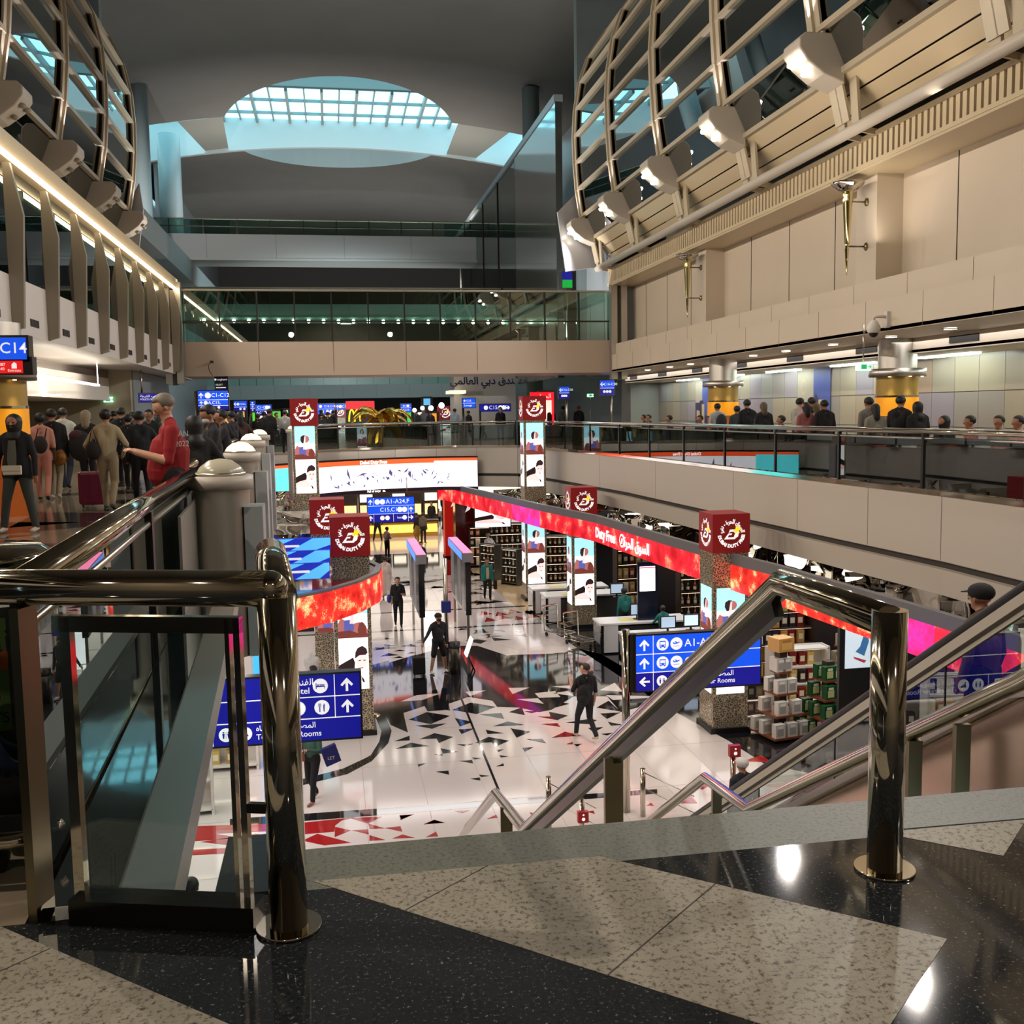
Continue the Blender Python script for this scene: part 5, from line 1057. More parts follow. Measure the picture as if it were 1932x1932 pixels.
# totem with double boards, pole and blue box
p = G(843, 1222, -6); t = thing('info_totem', 'twin board information totem with pink and blue caps in the middle of the floor', 'totem', (p.x, p.y, -6))
for dx in (-.75, .75):
    m = MB(); m.box(dx - .09, dx + .09, .1, 4.2, 1.0, 2.75); b_ = m.build('board', mat('board_black', '18181c', .15), t)
    m = MB(); m.box(dx - .16, dx + .16, 0, 4.3, 2.75, 3.05); m.build('cap', mat('cap_steel', '9a9aa0', .3, .5), t)
    m = MB(); m.box(dx - .165, dx - .16, .4, 4.3, 2.78, 3.02, 0); m.box(dx - .15, dx + .15, 0, 4.3, 3.05, 3.06, 1); m.build('cap_light', [em('cap_blue', '5a8af0', 1.2), em('cap_pink', 'f070a0', 1.1)], t)
    for yy in (.3, 4.0): MB().box(dx - .04, dx + .04, yy - .04, yy + .04, 0, 1.0).build('leg', steel, t)
    for j in range(4): m = MB(); m.box(dx - .095, dx - .09, .3 + j * .98, 1.2 + j * .98, 1.1, 2.65); m.build('info_panel', mat('panel_grey', '55565c', .2) if j % 2 == 0 else mat('panel_pale', 'a8a8ae', .3), b_)
MB().box(-.66, -.3, .3, .6, .0, 1.1).build('lit_base', em('totem_white', 'ffffff', 1.4), t)
MB().cyl((0, 0, 0), .07, 0, 2.9, 16).build('pole', steel, t); MB().cb((0, -.02, 1.35), (.3, .22, .38)).build('blue_box', mat('box_blue', '1c2c7c', .3), t, bev=.03)
t = thing('litter_bin', 'tall silver cylindrical litter bin beside the man with the suitcase', 'bin', (3.3, 29.1, -6)); MB().lathe([(.01, 0), (.17, 0), (.17, .75)], seg=20).build('body', steel, t); MB().lathe([(.17, .75), (.175, .92), (.01, .93)], seg=20).build('lid', blk, t)
m = MB(); t = thing('floor_sign', 'small white board on black legs by the silver bin', 'sign', (3.75, 29.4, -6)); MB().cb((0, 0, .7), (.04, .5, .55), ry=.35).build('board', em('fs_white', 'ffffff', .8), t); m = MB(); m.tube([(-.05, -.15, .5), (.15, -.2, 0)], .02, 6); m.tube([(-.05, .15, .5), (.15, .2, 0)], .02, 6); m.build('leg_frame', blk, t)
t = thing('stanchion', 'thin brass stanchion on a round base by the left logo column', 'stanchion', (.76, 25.4, -6)); MB().lathe([(.01, .05), (.2, .02), (.22, 0)], seg=20).build('base', mat('polished_brass', 'c9bb8a'), t); MB().cyl((0, 0, 0), .02, .03, 1.6, 10).build('pole', mat('polished_brass', 'c9bb8a'), t)
# luggage trolley near the counters
def trolley(x, y, rz, lab):
    t = thing('luggage_trolley', lab, 'trolley', (x, y, -6), rz); m = MB()
    m.tube([(-.3, -.5, .2), (-.3, .45, .2), (-.3, .5, 1.0), (.3, .5, 1.0), (.3, .45, .2), (.3, -.5, .2), (-.3, -.5, .2)], .018, 8); m.build('frame', chrome, t)
    m = MB(); 
    for k in range(7): m.tube([(-.28, -.45 + k * .14, .22), (.28, -.45 + k * .14, .22)], .008, 6)
    for k in range(4): m.tube([(-.3, .47 + .01 * k, .4 + k * .15), (.3, .47 + .01 * k, .4 + k * .15)], .008, 6)
    m.build('wire_deck', steel, t)
    for dx, dy in ((-.25, .4), (.25, .4), (0, -.45)): m = MB(); m.ell((dx, dy, .08), (.03, .08, .08), 0, 10, 8); m.build('wheel', rubber, t)
    m = MB(); m.tube([(-.3, .52, 1.02), (.3, .52, 1.02)], .025, 8); m.build('handle', mat('handle_red', 'a01c1c', .4), t)
trolley(7.3, 33.0, .5, 'empty wire luggage trolley beside the second column, left one'); trolley(7.7, 31.7, .5, 'empty wire luggage trolley by the third counter, right one')
# left shop: podium with mannequins
t = thing('round_podium', 'round white podium carrying two mannequins in the left shop', 'podium', (-.98, 25.6, -6)); MB().lathe([(.001, .35), (.9, .35), (.92, .3), (.92, 0)], seg=36).build('drum', mat('podium_white', 'e8e6e2', .3), t)
bigm = em('shop_lightbox', 'f4f6f8', 1.2)
for (x, z0, z1, w_, y, c, lab) in ((-1.9, -5.4, -3.0, .25, 24.6, 'blue', 'narrow blue lightbox at the left shop entrance'), (-3.8, -4.6, -3.1, 1.8, 27, 'white', 'wide white lightbox on the back of the left shop')):
    t = thing('lightbox', lab, 'lightbox', (x, y, z0), world=True); MB().box(x - w_ / 2 - .04, x + w_ / 2 + .04, y, y + .1, -6, z1 + .04).build('frame', shel_w, t); MB().box(x - w_ / 2, x + w_ / 2, y - .01, y, z0, z1).build('lit_face', em('lb_' + c, {'blue': '3aa0f0', 'white': 'f4f6f8'}[c], 1.1), t)
# golden counter and cafe at the far end
t = thing('gold_counter', 'long low counter with a golden glow at the far end of the floor', 'counter', (3.5, 62.5, -6), world=True)
MB().box(.6, 6.2, 62.5, 63.2, -6, -5.1).build('body', mat('counter_gold', 'b8892e', .3), t); MB().box(.6, 6.2, 62.48, 62.5, -5.75, -5.25).build('glow_panel', em('gold_glow', 'ffc35a', 1.3), t); MB().box(.5, 6.3, 62.4, 63.3, -5.1, -5.02).build('worktop', blk, t)
for i in range(6):
    x = 1.0 + i * 1.05; t = thing('back_display', 'lit brown display cabinet behind the golden counter', 'cabinet', (x, 67, -6), group='lit cabinets behind the golden counter')
    MB().box(-.48, .48, 0, .3, 0, 2.6).build('cabinet', mat('cab_brown', '3a2618', .4), t); MB().box(-.4, .4, -.01, 0, .9, 1.6).build('lit_niche', em('niche', 'ffc88a', 1.3), t); MB().box(-.4, .4, -.01, 0, 1.8, 2.3).build('lit_sign', em('niche2', 'fff4e0', 1.6) if i % 2 else mat('niche_dark', '30261c', .3), t)
for i in range(5):
    x = 7.4 + i * .9; m = MB(); m.box(x - .1, x + .1, 70, 70.1, -6, -2.4)
m = MB(); m.box(7, 14, 74, 74.1, -5.6, -2.2); t = thing('white_backdrop', 'bright white lit wall of the farthest shop', 'lit wall', (10, 74, -6), world=True); m.build('lit_face', em('far_white', 'fff6e8', 1.1), t); m = MB(); m.box(6.9, 14.1, 74.1, 74.2, -6, -2.1); m.build('frame', shel_w, t)
# ================================================================== SIGNS
def icon(mb, f, kind, x, y, r, bgi, d):
    f.disc(mb, x, y, r, 0, d)
    e = d + .003
    if kind == 'bus':
        f.rect(mb, x - .5 * r, x + .5 * r, y - .45 * r, y + .55 * r, bgi, e); f.rect(mb, x - .4 * r, x + .4 * r, y - .05 * r, y + .38 * r, 0, e + .002); f.disc(mb, x - .3 * r, y - .25 * r, .09 * r, 0, e + .002); f.disc(mb, x + .3 * r, y - .25 * r, .09 * r, 0, e + .002)
        f.rect(mb, x - .42 * r, x - .22 * r, y - .6 * r, y - .45 * r, bgi, e); f.rect(mb, x + .22 * r, x + .42 * r, y - .6 * r, y - .45 * r, bgi, e)
    if kind == 'plane':
        f.poly(mb, [(x - .6 * r, y + .25 * r), (x - .45 * r, y + .28 * r), (x - .3 * r, y + .08 * r), (x + .5 * r, y + .3 * r), (x + .6 * r, y + .22 * r), (x + .1 * r, y - .02 * r), (x - .45 * r, y - .08 * r)], bgi, e); f.poly(mb, [(x - .1 * r, y + .05 * r), (x - .25 * r, y + .4 * r), (x - .1 * r, y + .38 * r), (x + .2 * r, y + .1 * r)], bgi, e + .001); f.rect(mb, x - .5 * r, x + .5 * r, y - .42 * r, y - .36 * r, bgi, e)
    if kind == 'wc':
        for k in (-1, 1): f.disc(mb, x + k * .35 * r, y + .38 * r, .12 * r, bgi, e); f.poly(mb, [(x + k * .35 * r - .17 * r, y + .22 * r), (x + k * .35 * r + .17 * r, y + .22 * r), (x + k * .35 * r + .08 * r, y - .5 * r), (x + k * .35 * r - .08 * r, y - .5 * r)], bgi, e)
        f.rect(mb, x - .02 * r, x + .02 * r, y - .5 * r, y + .5 * r, bgi, e)
    if kind == 'pray':
        f.poly(mb, [(x - .5 * r, y - .35 * r), (x + .5 * r, y - .35 * r), (x + .45 * r, y - .1 * r), (x, y + .1 * r), (x - .25 * r, y + .35 * r), (x - .4 * r, y + .1 * r)], bgi, e); f.disc(mb, x - .3 * r, y + .42 * r, .13 * r, bgi, e)
    if kind == 'bed':
        f.rect(mb, x - .6 * r, x + .6 * r, y - .15 * r, y + .02 * r, bgi, e); f.rect(mb, x - .6 * r, x - .5 * r, y - .4 * r, y + .4 * r, bgi, e); f.rect(mb, x + .52 * r, x + .6 * r, y - .4 * r, y, bgi, e); f.rect(mb, x - .42 * r, x - .15 * r, y + .06 * r, y + .22 * r, bgi, e); f.rect(mb, x - .08 * r, x + .55 * r, y + .06 * r, y + .2 * r, bgi, e)
    if kind == 'food':
        f.rect(mb, x - .35 * r, x - .22 * r, y - .6 * r, y + .1 * r, bgi, e)
        for k in (-.42, -.28, -.14): f.rect(mb, x + (k - .04) * r, x + (k + .04) * r, y + .1 * r, y + .55 * r, bgi, e)
        f.poly(mb, [(x + .2 * r, y - .6 * r), (x + .32 * r, y - .6 * r), (x + .38 * r, y + .55 * r), (x + .18 * r, y + .3 * r)], bgi, e)
    if kind == 'moon':
        f.disc(mb, x - .05 * r, y, .6 * r, 3, e); f.disc(mb, x + .18 * r, y, .5 * r, 0, e + .002)
    if kind == 'arr': f.arrow(mb, x, y, r * 1.1, -pi / 2, bgi, e)
SM = [swhite, sign_blue, sign_navy, em('crescent_red', 'c01830', .8), blk]
def board(name, lab, x0, x1, z0, z1, y, rows, t=None, thick=.18, cat='sign', frame=.03, hang=None):
    """rows: (height share, colour index, items); item = (kind, value, x share, size share)"""
    w_ = x1 - x0; h_ = z1 - z0
    t = t or thing(name, lab, cat, (x0, y, z0), world=True)
    MB().box(x0 - frame, x1 + frame, y, y + thick, z0 - frame, z1 + frame).build('sign_case', darksteel, t)
    f = Face((x0, y, z0), (1, 0, 0), (0, 0, 1), (0, -1, 0)); pm = MB(); m = MB(); top = h_; tot = sum(r[0] for r in rows)
    for hs, ci, items in rows:
        rh = h_ * hs / tot; yb = top - rh; yc = yb + rh / 2; f.rect(pm, 0, w_, yb, top, ci, .003)
        if top < h_: f.rect(m, 0, w_, top - .008, top + .008, 0, .006)
        for it in items:
            k, v, xs, ss = it[:4]; X_ = xs * w_; dy = (it[4] if len(it) > 4 else 0) * rh
            if k == 'up': f.arrow(m, X_, yc, rh * .62, 0, 0, .006)
            elif k == 'left': f.arrow(m, X_, yc, rh * .6, pi / 2, 0, .006)
            elif k == 'right': f.arrow(m, X_, yc, rh * .6, -pi / 2, 0, .006)
            elif k == 'turn': f.rect(m, X_ - rh * .2, X_ - rh * .12, yc - rh * .3, yc + rh * .25, 0, .006); f.rect(m, X_ - rh * .2, X_ + rh * .2, yc + rh * .17, yc + rh * .25, 0, .006); f.arrow(m, X_ + rh * .17, yc - rh * .02, rh * .5, pi, 0, .0065)
            elif k == 'bar': f.rect(m, X_ - .006, X_ + .006, yb, top, 0, .006)
            elif k == 't': f.text(m, v, X_, yc + dy, rh * ss, 0, .006, 'LEFT', .003 * rh)
            elif k == 'ic': icon(m, f, v, X_, yc, rh * ss, ci, .006)
            elif k == 'dot': f.disc(m, X_, yc, rh * ss, 0, .006)
        top = yb
    pm.build('sign_face', SM, t); m.build('lettering', SM, t); return t
# big blue sign at right on its chrome pole
t = thing('directional_sign', 'large blue direction sign on a chrome pole behind the centre handrail', 'sign', (5.27, 18, -6), world=True)
MB().cyl((5.25, 18.1, 0), .075, -6, -2.5, 20).build('pole', chrome, t); MB().box(5.31, 5.43, 18.02, 18.16, -3.68, -2.58).build('bracket', darksteel, t)
board('', '', 5.42, 7.86, -3.66, -2.62, 18, [
    (1, 1, [('up', 0, .065, 1), ('bar', 0, .135, 1), ('ic', 'bus', .21, .34), ('ic', 'plane', .32, .34), ('t', 'A1-A24', .385, .58)]),
    (1, 1, [('up', 0, .065, 1), ('bar', 0, .135, 1), ('ic', 'bus', .21, .34), ('ic', 'plane', .32, .34), ('t', 'C15,C15a', .385, .58)]),
    (1, 2, [('left', 0, .065, 1), ('bar', 0, .135, 1), ('ic', 'wc', .205, .3), ('ic', 'pray', .31, .3), ('t', arab('المصلى'), .61, .4, .2), ('t', 'Prayer Rooms', .5, .36, -.2)])], t)
# big blue sign at left
t = board('directional_sign', 'large navy blue hotel and toilets sign partly behind the thick left post', -2.45, .29, -3.36, -2.36, 15.5, [
    (1, 2, [('t', arab('الفندق'), .615, .42, .2), ('t', 'Hotel', .615, .4, -.2), ('ic', 'bed', .83 - .045, .34), ('bar', 0, .862, 1), ('up', 0, .93, 1)]),
    (1, 2, [('ic', 'moon', .66, .34), ('ic', 'food', .79, .34), ('bar', 0, .862, 1), ('up', 0, .93, 1)]),
    (1, 2, [('turn', 0, .13, 1), ('bar', 0, .2, 1), ('ic', 'wc', .27, .32), ('ic', 'pray', .37, .32), ('t', arab('دورات المياه'), .43, .34, .2), ('t', 'Toilets', .43, .36, -.2), ('t', arab('المصلى'), .62, .36, .2), ('t', 'Prayer Rooms', .53, .36, -.2)])])
MB().cyl((-2.6, 15.6, 0), .07, -6, -2.3, 18).build('pole', chrome, t)
# hanging sign under the screen
def sx(xa, xb, ya, yb, Y): a = AY(xa, ya, Y); b = AY(xb, yb, Y); return a.x, b.x, b.z, a.z
x0, x1, z0, z1 = sx(693, 782, 940, 983, 45.6)
t = board('directional_sign', 'blue sign with arrows and A1-A24,F hanging under the wide white screen', x0, x1, z0, z1, 45.6, [
    (1, 1, [('up', 0, .06, 1), ('bar', 0, .13, 1), ('dot', 0, .21, .33), ('dot', 0, .32, .33), ('t', 'A1-A24,F', .39, .75)]),
    (1, 1, [('t', 'C15,C15a', .26, .7), ('dot', 0, .69, .33), ('dot', 0, .79, .33), ('bar', 0, .87, 1), ('up', 0, .93, 1)]),
    (1, 2, [('up', 0, .06, 1), ('bar', 0, .13, 1), ('dot', 0, .31, .28), ('dot', 0, .42, .28), ('bar', 0, .55, 1), ('t', 'hotel', .63, .4), ('dot', 0, .79, .28), ('bar', 0, .87, 1), ('right', 0, .93, 1)])])
m = MB(); m.cyl((x0 + .3, 45.7, 0), .02, z1, -1.3, 8); m.cyl((x1 - .3, 45.7, 0), .02, z1, -1.3, 8); m.build('hanger', steel, t)
# upper level signs
def usign(lab, xa, xb, ya, yb, Y, rows, hang=3.1, pole=None):
    if Y > 41 and pole is None: pole = xa + 1
    x0, x1, z0, z1 = sx(xa, xb, ya, yb, Y); t = board('directional_sign', lab, x0, x1, z0, z1, Y, rows)
    if pole is not None: MB().cyl((pole and AY(pole, yb, Y).x, Y + .08, 0), .06, 0, z1, 12).build('pole', darksteel, t)
    elif hang: MB().cyl((x0 + .08, Y + .08, 0), .03, z1, hang, 8).build('hanger', steel, t)
    return t
usign('blue C1-C12 sign with three arrows above the man with the mask', 373, 431, 738, 772, 30, [(1.15, 1, [('up', 0, .1, 1), ('dot', 0, .33, .34), ('t', 'C1-C12', .44, .62)]), (.75, 1, [('up', 0, .1, 1), ('dot', 0, .25, .34), ('t', 'A,C15,', .33, .75)]), (.5, 2, [('up', 0, .1, 1), ('dot', 0, .25, .36), ('dot', 0, .36, .36), ('dot', 0, .47, .36), ('dot', 0, .68, .36)])], pole=371, hang=None)
YB = 40.3; x0, x1, z0, z1 = sx(404, 431, 707, 737, YB); t = thing('hanging_banner', 'dark navy banner with small white lettering hanging below the footbridge', 'banner', (x0, YB, z0), world=True)
MB().box(x0, x1, YB, YB + .05, z0, z1).build('cloth', mat('banner_navy', '0c1238', .5), t); m = MB(); f = Face(((x0 + x1) / 2, YB - .01, (z0 + z1) / 2), (1, 0, 0), (0, 0, 1), (0, -1, 0)); f.text(m, 'anghami', .04, .12, .11); f.text(m, 'SELECT', -.08, -.08, .08); f.rect(m, -.2, .16, -.2, -.17); f.disc(m, -.21, .12, .04); m.build('lettering', swhite, t); MB().box(x0, x1, YB + .01, YB + .04, z1, 3.05).build('hanger', darksteel, t)
usign('small blue police office sign with a left arrow over the crowd', 262, 299, 743, 758, 35.6, [(1, 2, [('t', arab('مكتب الشرطة'), .06, .4, .2), ('t', 'POLICE OFFICE', .06, .3, -.2), ('left', 0, .85, 1)])])
usign('blue sign with a left arrow right of the C1-C12 sign', 441, 466, 757, 775, 46, [(1.6, 1, [('left', 0, .12, 1), ('dot', 0, .33, .22), ('t', 'C15a', .5, .4)]), (1, 2, [('dot', 0, .5, .3), ('dot', 0, .8, .3)])], pole=439, hang=None)
usign('narrow blue sign with two up arrows on a pole among the distant crowd', 472, 481, 757, 777, 46.2, [(1, 1, [('up', 0, .5, 1)]), (1, 1, [('up', 0, .5, 1)]), (1, 2, [('up', 0, .5, 1)])], pole=469, hang=None)
usign('blue C1-C12 sign with right side arrow, left of the tall logo column', 482, 512, 764, 783, 50, [(1, 1, [('t', 'C1-C12', .1, .7), ('dot', 0, .72, .35), ('up', 0, .88, 1)]), (1, 2, [('t', 'A,C15', .05, .6), ('dot', 0, .62, .3), ('dot', 0, .75, .3)])])
usign('blue C13-C50 sign just right of the tall logo column', 598, 631, 762, 781, 60, [(1, 1, [('dot', 0, .2, .3), ('t', 'C18,C18', .4, .6)]), (1, 1, [('dot', 0, .3, .3), ('dot', 0, .6, .3), ('dot', 0, .8, .3)])])
usign('blue sign left of the red shop front', 633, 651, 762, 772, 60, [(1, 1, [('up', 0, .2, 1), ('dot', 0, .5, .3), ('t', 'C1', .66, .7)])])
usign('blue sign with two rows right of the golden palm', 756, 776, 762, 777, 60, [(1, 1, [('t', 'B1-B6', .2, .6), ('dot', 0, .7, .3)]), (1, 1, [('t', 'A,C15', .2, .6)])])
usign('small blue and yellow sign below the arabic hotel name', 873, 897, 752, 769, 50, [(1, 1, [('left', 0, .15, 1), ('t', 'C15', .3, .6)]), (1, 1, [('t', 'Lounge', .1, .6)])])
usign('long low blue C15,C15a sign with right arrow under two wall lights', 905, 963, 763, 775, 52, [(1, 2, [('dot', 0, .2, .32), ('t', 'C15,C15a', .3, .75), ('dot', 0, .67, .32), ('dot', 0, .78, .32), ('right', 0, .92, 1)])])
for (xa, xb, ya, yb, lab) in ((1055, 1074, 730, 752, 'blue and navy sign seen at an angle right of the tallest column'), (1132, 1159, 718, 745, 'blue and navy C16-C50 sign by the right end of the footbridge')):
    x0, x1, z0, z1 = sx(xa, xb, ya, yb, 43); t = board('directional_sign', lab, x0, x1, z0, z1, 43, [(1.1, 1, [('left', 0, .15, 1), ('t', 'C16-C50', .25, .5)]), (1, 2, [('dot', 0, .3, .2), ('dot', 0, .5, .2), ('dot', 0, .7, .2)])], thick=.2)
    MB().cyl((x1 - .05, 43.3, 0), .05, 0, z1, 8).build('pole', steel, t)
# gate sign
x0, x1, z0, z1 = sx(-46, 51, 637, 678, 14); t = board('gate_sign', 'bright blue C14 gate sign above a red panel at the left picture edge', x0, x1, z0, z1, 14, [(1, 1, [('t', 'C14', .46, .7)])], thick=.2)
r0, r1, s0, s1 = sx(-46, 44, 681, 704, 14); MB().box(x0 - .03, x1 + .06, 14.0, 14.2, s0 - .02, s1 + .05).build('lower_case', blk, t); MB().box(r0, r1, 13.99, 14.0, s0, s1).build('red_panel', sign_red, t)
m = MB(); f = Face((r1, 13.985, (s0 + s1) / 2), (1, 0, 0), (0, 0, 1), (0, -1, 0)); f.text(m, 'Emirates', -.1, -.045, .045); f.poly(m, [(-.13, -.02), (-.07, -.02), (-.07, .04), (-.1, .06), (-.13, .03)]); f.text(m, 'EK087', -.27, .03, .05); f.text(m, '08:40', -.27, -.025, .05); m.build('lettering', swhite, t); MB().cyl((x0 + .2, 14.1, 0), .03, z1, 3.12, 8).build('hanger', steel, t)
# red shop front, hotel wall, exit signs, tall hanging screen
x0, x1, z0, z1 = sx(652, 707, 757, 772, 62); t = thing('shop_sign', 'plain glowing red shop sign behind the golden palm', 'sign', (x0, 62, z0), world=True); MB().box(x0, x1, 62, 62.2, z0, z1).build('case', darksteel, t); MB().box(x0 + .02, x1 - .02, 61.98, 62, z0 + .02, z1 - .02).build('lit_face', em('shop_red', 'f01828', 1.1), t); MB().box(x0, x1, 62.2, 62.4, 0, z1).build('shop_front', mat('shop_dark', '2a2420', .4), t)
x0, x1, z0, z1 = sx(856, 974, 704, 806, 56); mb = MB(); mb.box(x0, x1, 56, 58, 0, z1 + .6, 0); struct('wall_hotel', mb, [mat('hotel_wall', 'a8a6a4', .5)])
f = Face((AY(914, 719, 55.97).x, 55.97, AY(914, 719, 55.97).z), (1, 0, 0), (0, 0, 1), (0, -1, 0)); m = MB(); f.text(m, arab('فندق دبي العالمي'), 0, 0, .54, bold=.012); o = m.build('wall_lettering', mat('letter_navy', '1c2448', .4), label='dark blue arabic hotel name lettering on the grey wall under the footbridge', cat='lettering')
p0 = AY(863, 740, 54); o = MB().box(p0.x - .4, p0.x + .45, 54, 55.95, p0.z - .06, p0.z + .1).build('canopy_light', em('canopy_glow', 'ffe8b8', 1.5), label='glowing cream canopy sticking out below the arabic hotel name', cat='light')
def exitsign(xa, xb, ya, yb, Y, lab, zh=3.1):
    x0, x1, z0, z1 = sx(xa, xb, ya, yb, Y); t = thing('exit_sign', lab, 'exit sign', (x0, Y, z0), world=True); MB().box(x0, x1, Y, Y + .06, z0, z1).build('lit_face', em('exit_glow', 'c8ffdc', 1.3), t)
    f = Face(((x0 + x1) / 2, Y - .005, (z0 + z1) / 2), (1, 0, 0), (0, 0, 1), (0, -1, 0)); h_ = z1 - z0; m = MB(); f.rect(m, -h_ * .4, h_ * .4, -h_ * .3, h_ * .3); f.arrow(m, h_ * .8, 0, h_ * .6, -pi / 2); m.build('green_symbol', em('exit_green', '20a860', .8), t); MB().cyl(((x0 + x1) / 2, Y + .03, 0), .015, z1 if zh else 0, zh or z1, 6).build('hanger' if zh else 'pole', steel, t)
exitsign(195, 213, 749, 759, 35.9, 'glowing green exit sign on the grey pier left of the police sign'); exitsign(1617, 1643, 685, 699, 17.2, 'green exit sign box left of the second golden column', 3.04); exitsign(1108, 1120, 743, 749, 50, 'tiny green exit sign in the dark doorway by the tallest column', 0)
x0, x1, z0, z1 = sx(1060, 1082, 512, 544, 41); t = thing('hanging_display', 'hanging box display, blue above and green below, at the right end of the footbridge', 'display', (x0, 41, z0), world=True); MB().box(x0, x1, 41, 41.5, z0, z1).build('case', blk, t); MB().box(x0 + .02, x1 - .05, 40.98, 41, (z0 + z1) / 2, z1 - .02).build('blue_half', sign_navy, t); MB().box(x0 + .02, x1 - .05, 40.98, 41, z0 + .02, (z0 + z1) / 2).build('green_half', em('disp_green', '109a3c', .9), t); MB().cyl(((x0 + x1) / 2, 41.2, 0), .04, 4.28, z0, 8).build('pole', steel, t)
# golden columns of the galleries
def goldcol(x, y, lab, ztop=3.05, s=1):
    t = thing('golden_column', lab, 'column', (x, y, 0))
    MB().lathe([(.42, 2.35), (.42, ztop)], seg=30).build('steel_drum', steel2, t); MB().lathe([(.01, 2.2), (.62, 2.2), (.62, 2.38), (.42, 2.38)], seg=34).build('canopy_ring', steel2, t)
    g = MB(); g.lathe([(.46, 1.78), (.46, 2.2)], seg=30); g.build('upper_gold_panel', mat('gold_matte', 'b09048', .35, .3), t); g = MB(); g.lathe([(.47, 1.32), (.47, 1.74)], seg=30); g.build('amber_panel', mat('amber_panel', 'e09a1c', .35, emis=.35, ecol='ff9a10'), t)
    g = MB(); g.lathe([(.475, 1.74), (.475, 1.78)], seg=30); g.lathe([(.475, 1.28), (.475, 1.32)], seg=30); g.build('chrome_ring', chrome, t); g = MB(); g.lathe([(.465, 0), (.465, 1.28)], seg=30); g.build('orange_panel', mat('orange_panel', 'c8641e', .35), t)
    for a in (-2.4, -1.57, -.75):
        px, py = .54 * cos(a), .54 * sin(a); m = MB(); m.cyl((px, py, 0), .03, 2.185, 2.2, 10); m.build('spotlight_lens', lightg, t)
        l = bpy.data.lights.new('column_spot', 'SPOT'); l.energy = 22; l.spot_size = radians(50); l.spot_blend = .8; l.color = (1, .8, .45); l.shadow_soft_size = .03; o = bpy.data.objects.new('column_spot', l); COL.objects.link(o); o.location = (x + px * 1.12, y + py * 1.12, 2.17); o.rotation_euler = Vector((-.12 * cos(a), -.12 * sin(a), -1)).to_track_quat('-Z', 'Y').to_euler()
p = AY(1702, 700, 21.4); goldcol(p.x, 21.6, 'golden round column with steel drum top, nearer one on the right gallery')
p = AY(1371, 715, 29.9); goldcol(p.x, 30.2, 'golden round column with steel drum top, farther one on the right gallery')
p = AY(-14, 750, 17.8); goldcol(p.x, 18, 'golden round column at the left picture edge under the gate sign', 3.12)
# blue painted murals on the mosaic wall
for k, (xa, xb) in enumerate(((1313, 1338), (1505, 1567))):
    a = AX(xa, 760, 14.48); b = AX(xb, 760, 14.48); m = MB(); y0, y1 = b.y, a.y
    f = Face((14.47, (y0 + y1) / 2, 1.36), (0, -1, 0), (0, 0, 1), (-1, 0, 0)); W_ = y1 - y0
    f.rect(m, -W_ / 2, 0, -1.34, 1.34, 0, 0); f.rect(m, 0, W_ / 2, -1.34, 1.34, 1, 0)
    if k: 
        f.poly(m, [(-W_ * .05, -1.3), (-W_ * .05, .3), (W_ * .08, .6), (W_ * .2, .3), (W_ * .2, -1.3)], 2, .004); f.rect(m, W_ * .16, W_ * .36, -1.0, .4, 3, .006)
        for j in range(3): f.rect(m, W_ * (.18 + j * .06), W_ * (.21 + j * .06), -.9, .25, 2, .008)
        for j in range(3): f.disc(m, -W_ * .3, -.8 + j * .8, .2, 3, .004, .25); f.disc(m, -W_ * .3, -.8 + j * .8, .14, 0, .006, .18)
    else:
        for j in range(14): xx = -W_ / 2 + W_ * rr2.random(); hh = rr2.uniform(.3, 1.9); ww = rr2.uniform(.1, .3); f.rect(m, max(-W_ / 2, xx - ww), min(W_ / 2, xx + ww), -1.34, -1.34 + hh, 2 + j % 2, .004 + j * .001)
    m.build('painted_mural', [mat('mural_grey', 'a79f90', .5), mat('mural_blue', '4a5aa0', .5), mat('mural_dark', '3a3550', .5), mat('mural_sand', 'b8a888', .5)], label=('narrow painted mural of town houses beside the farther golden column', 'wide blue and grey painted mural with an arch on the mosaic wall')[k], cat='mural')
# litter bin and poster at the very left edge
t = thing('litter_bin', 'dark round bin with a chrome banded top at the left picture edge', 'bin', (-1.62, 5.2, 0)); MB().lathe([(.24, 0), (.25, .8)], seg=26).build('body', blk, t)
MB().lathe([(.25, .8), (.28, .82), (.28, .86), (.25, .88), (.28, .9), (.28, .94), (.22, .98), (.01, .99)], seg=26).build('chrome_top', chrome, t)
p = G(12, 1330, .3); t = thing('leaflet_stand', 'leaflet stand with airport lettering behind the flat left post', 'stand', (-1.45, 4.1, 0), .3); MB().box(-.3, .22, 0, .25, 0, .86).build('cabinet', mat('stand_olive', '2c2e28', .4), t)
m = MB(); f = Face((0, -.003, .6), (1, 0, 0), (0, 0, 1), (0, -1, 0)); f.rect(m, -.28, .2, -.22, .22, 1, 0); f.rect(m, -.28, .2, .02, .1, 2, .001); f.text(m, 'Dubai', .06, .13, .13, 3, .002); f.text(m, 'AIRPORTS', .06, -.17, .06, 3, .002); m.build('printed_panel', [swhite, mat('print_green', '5a7a3c', .5), mat('print_orange', 'b8602c', .5), mat('print_ink', '10203a', .5)], t)
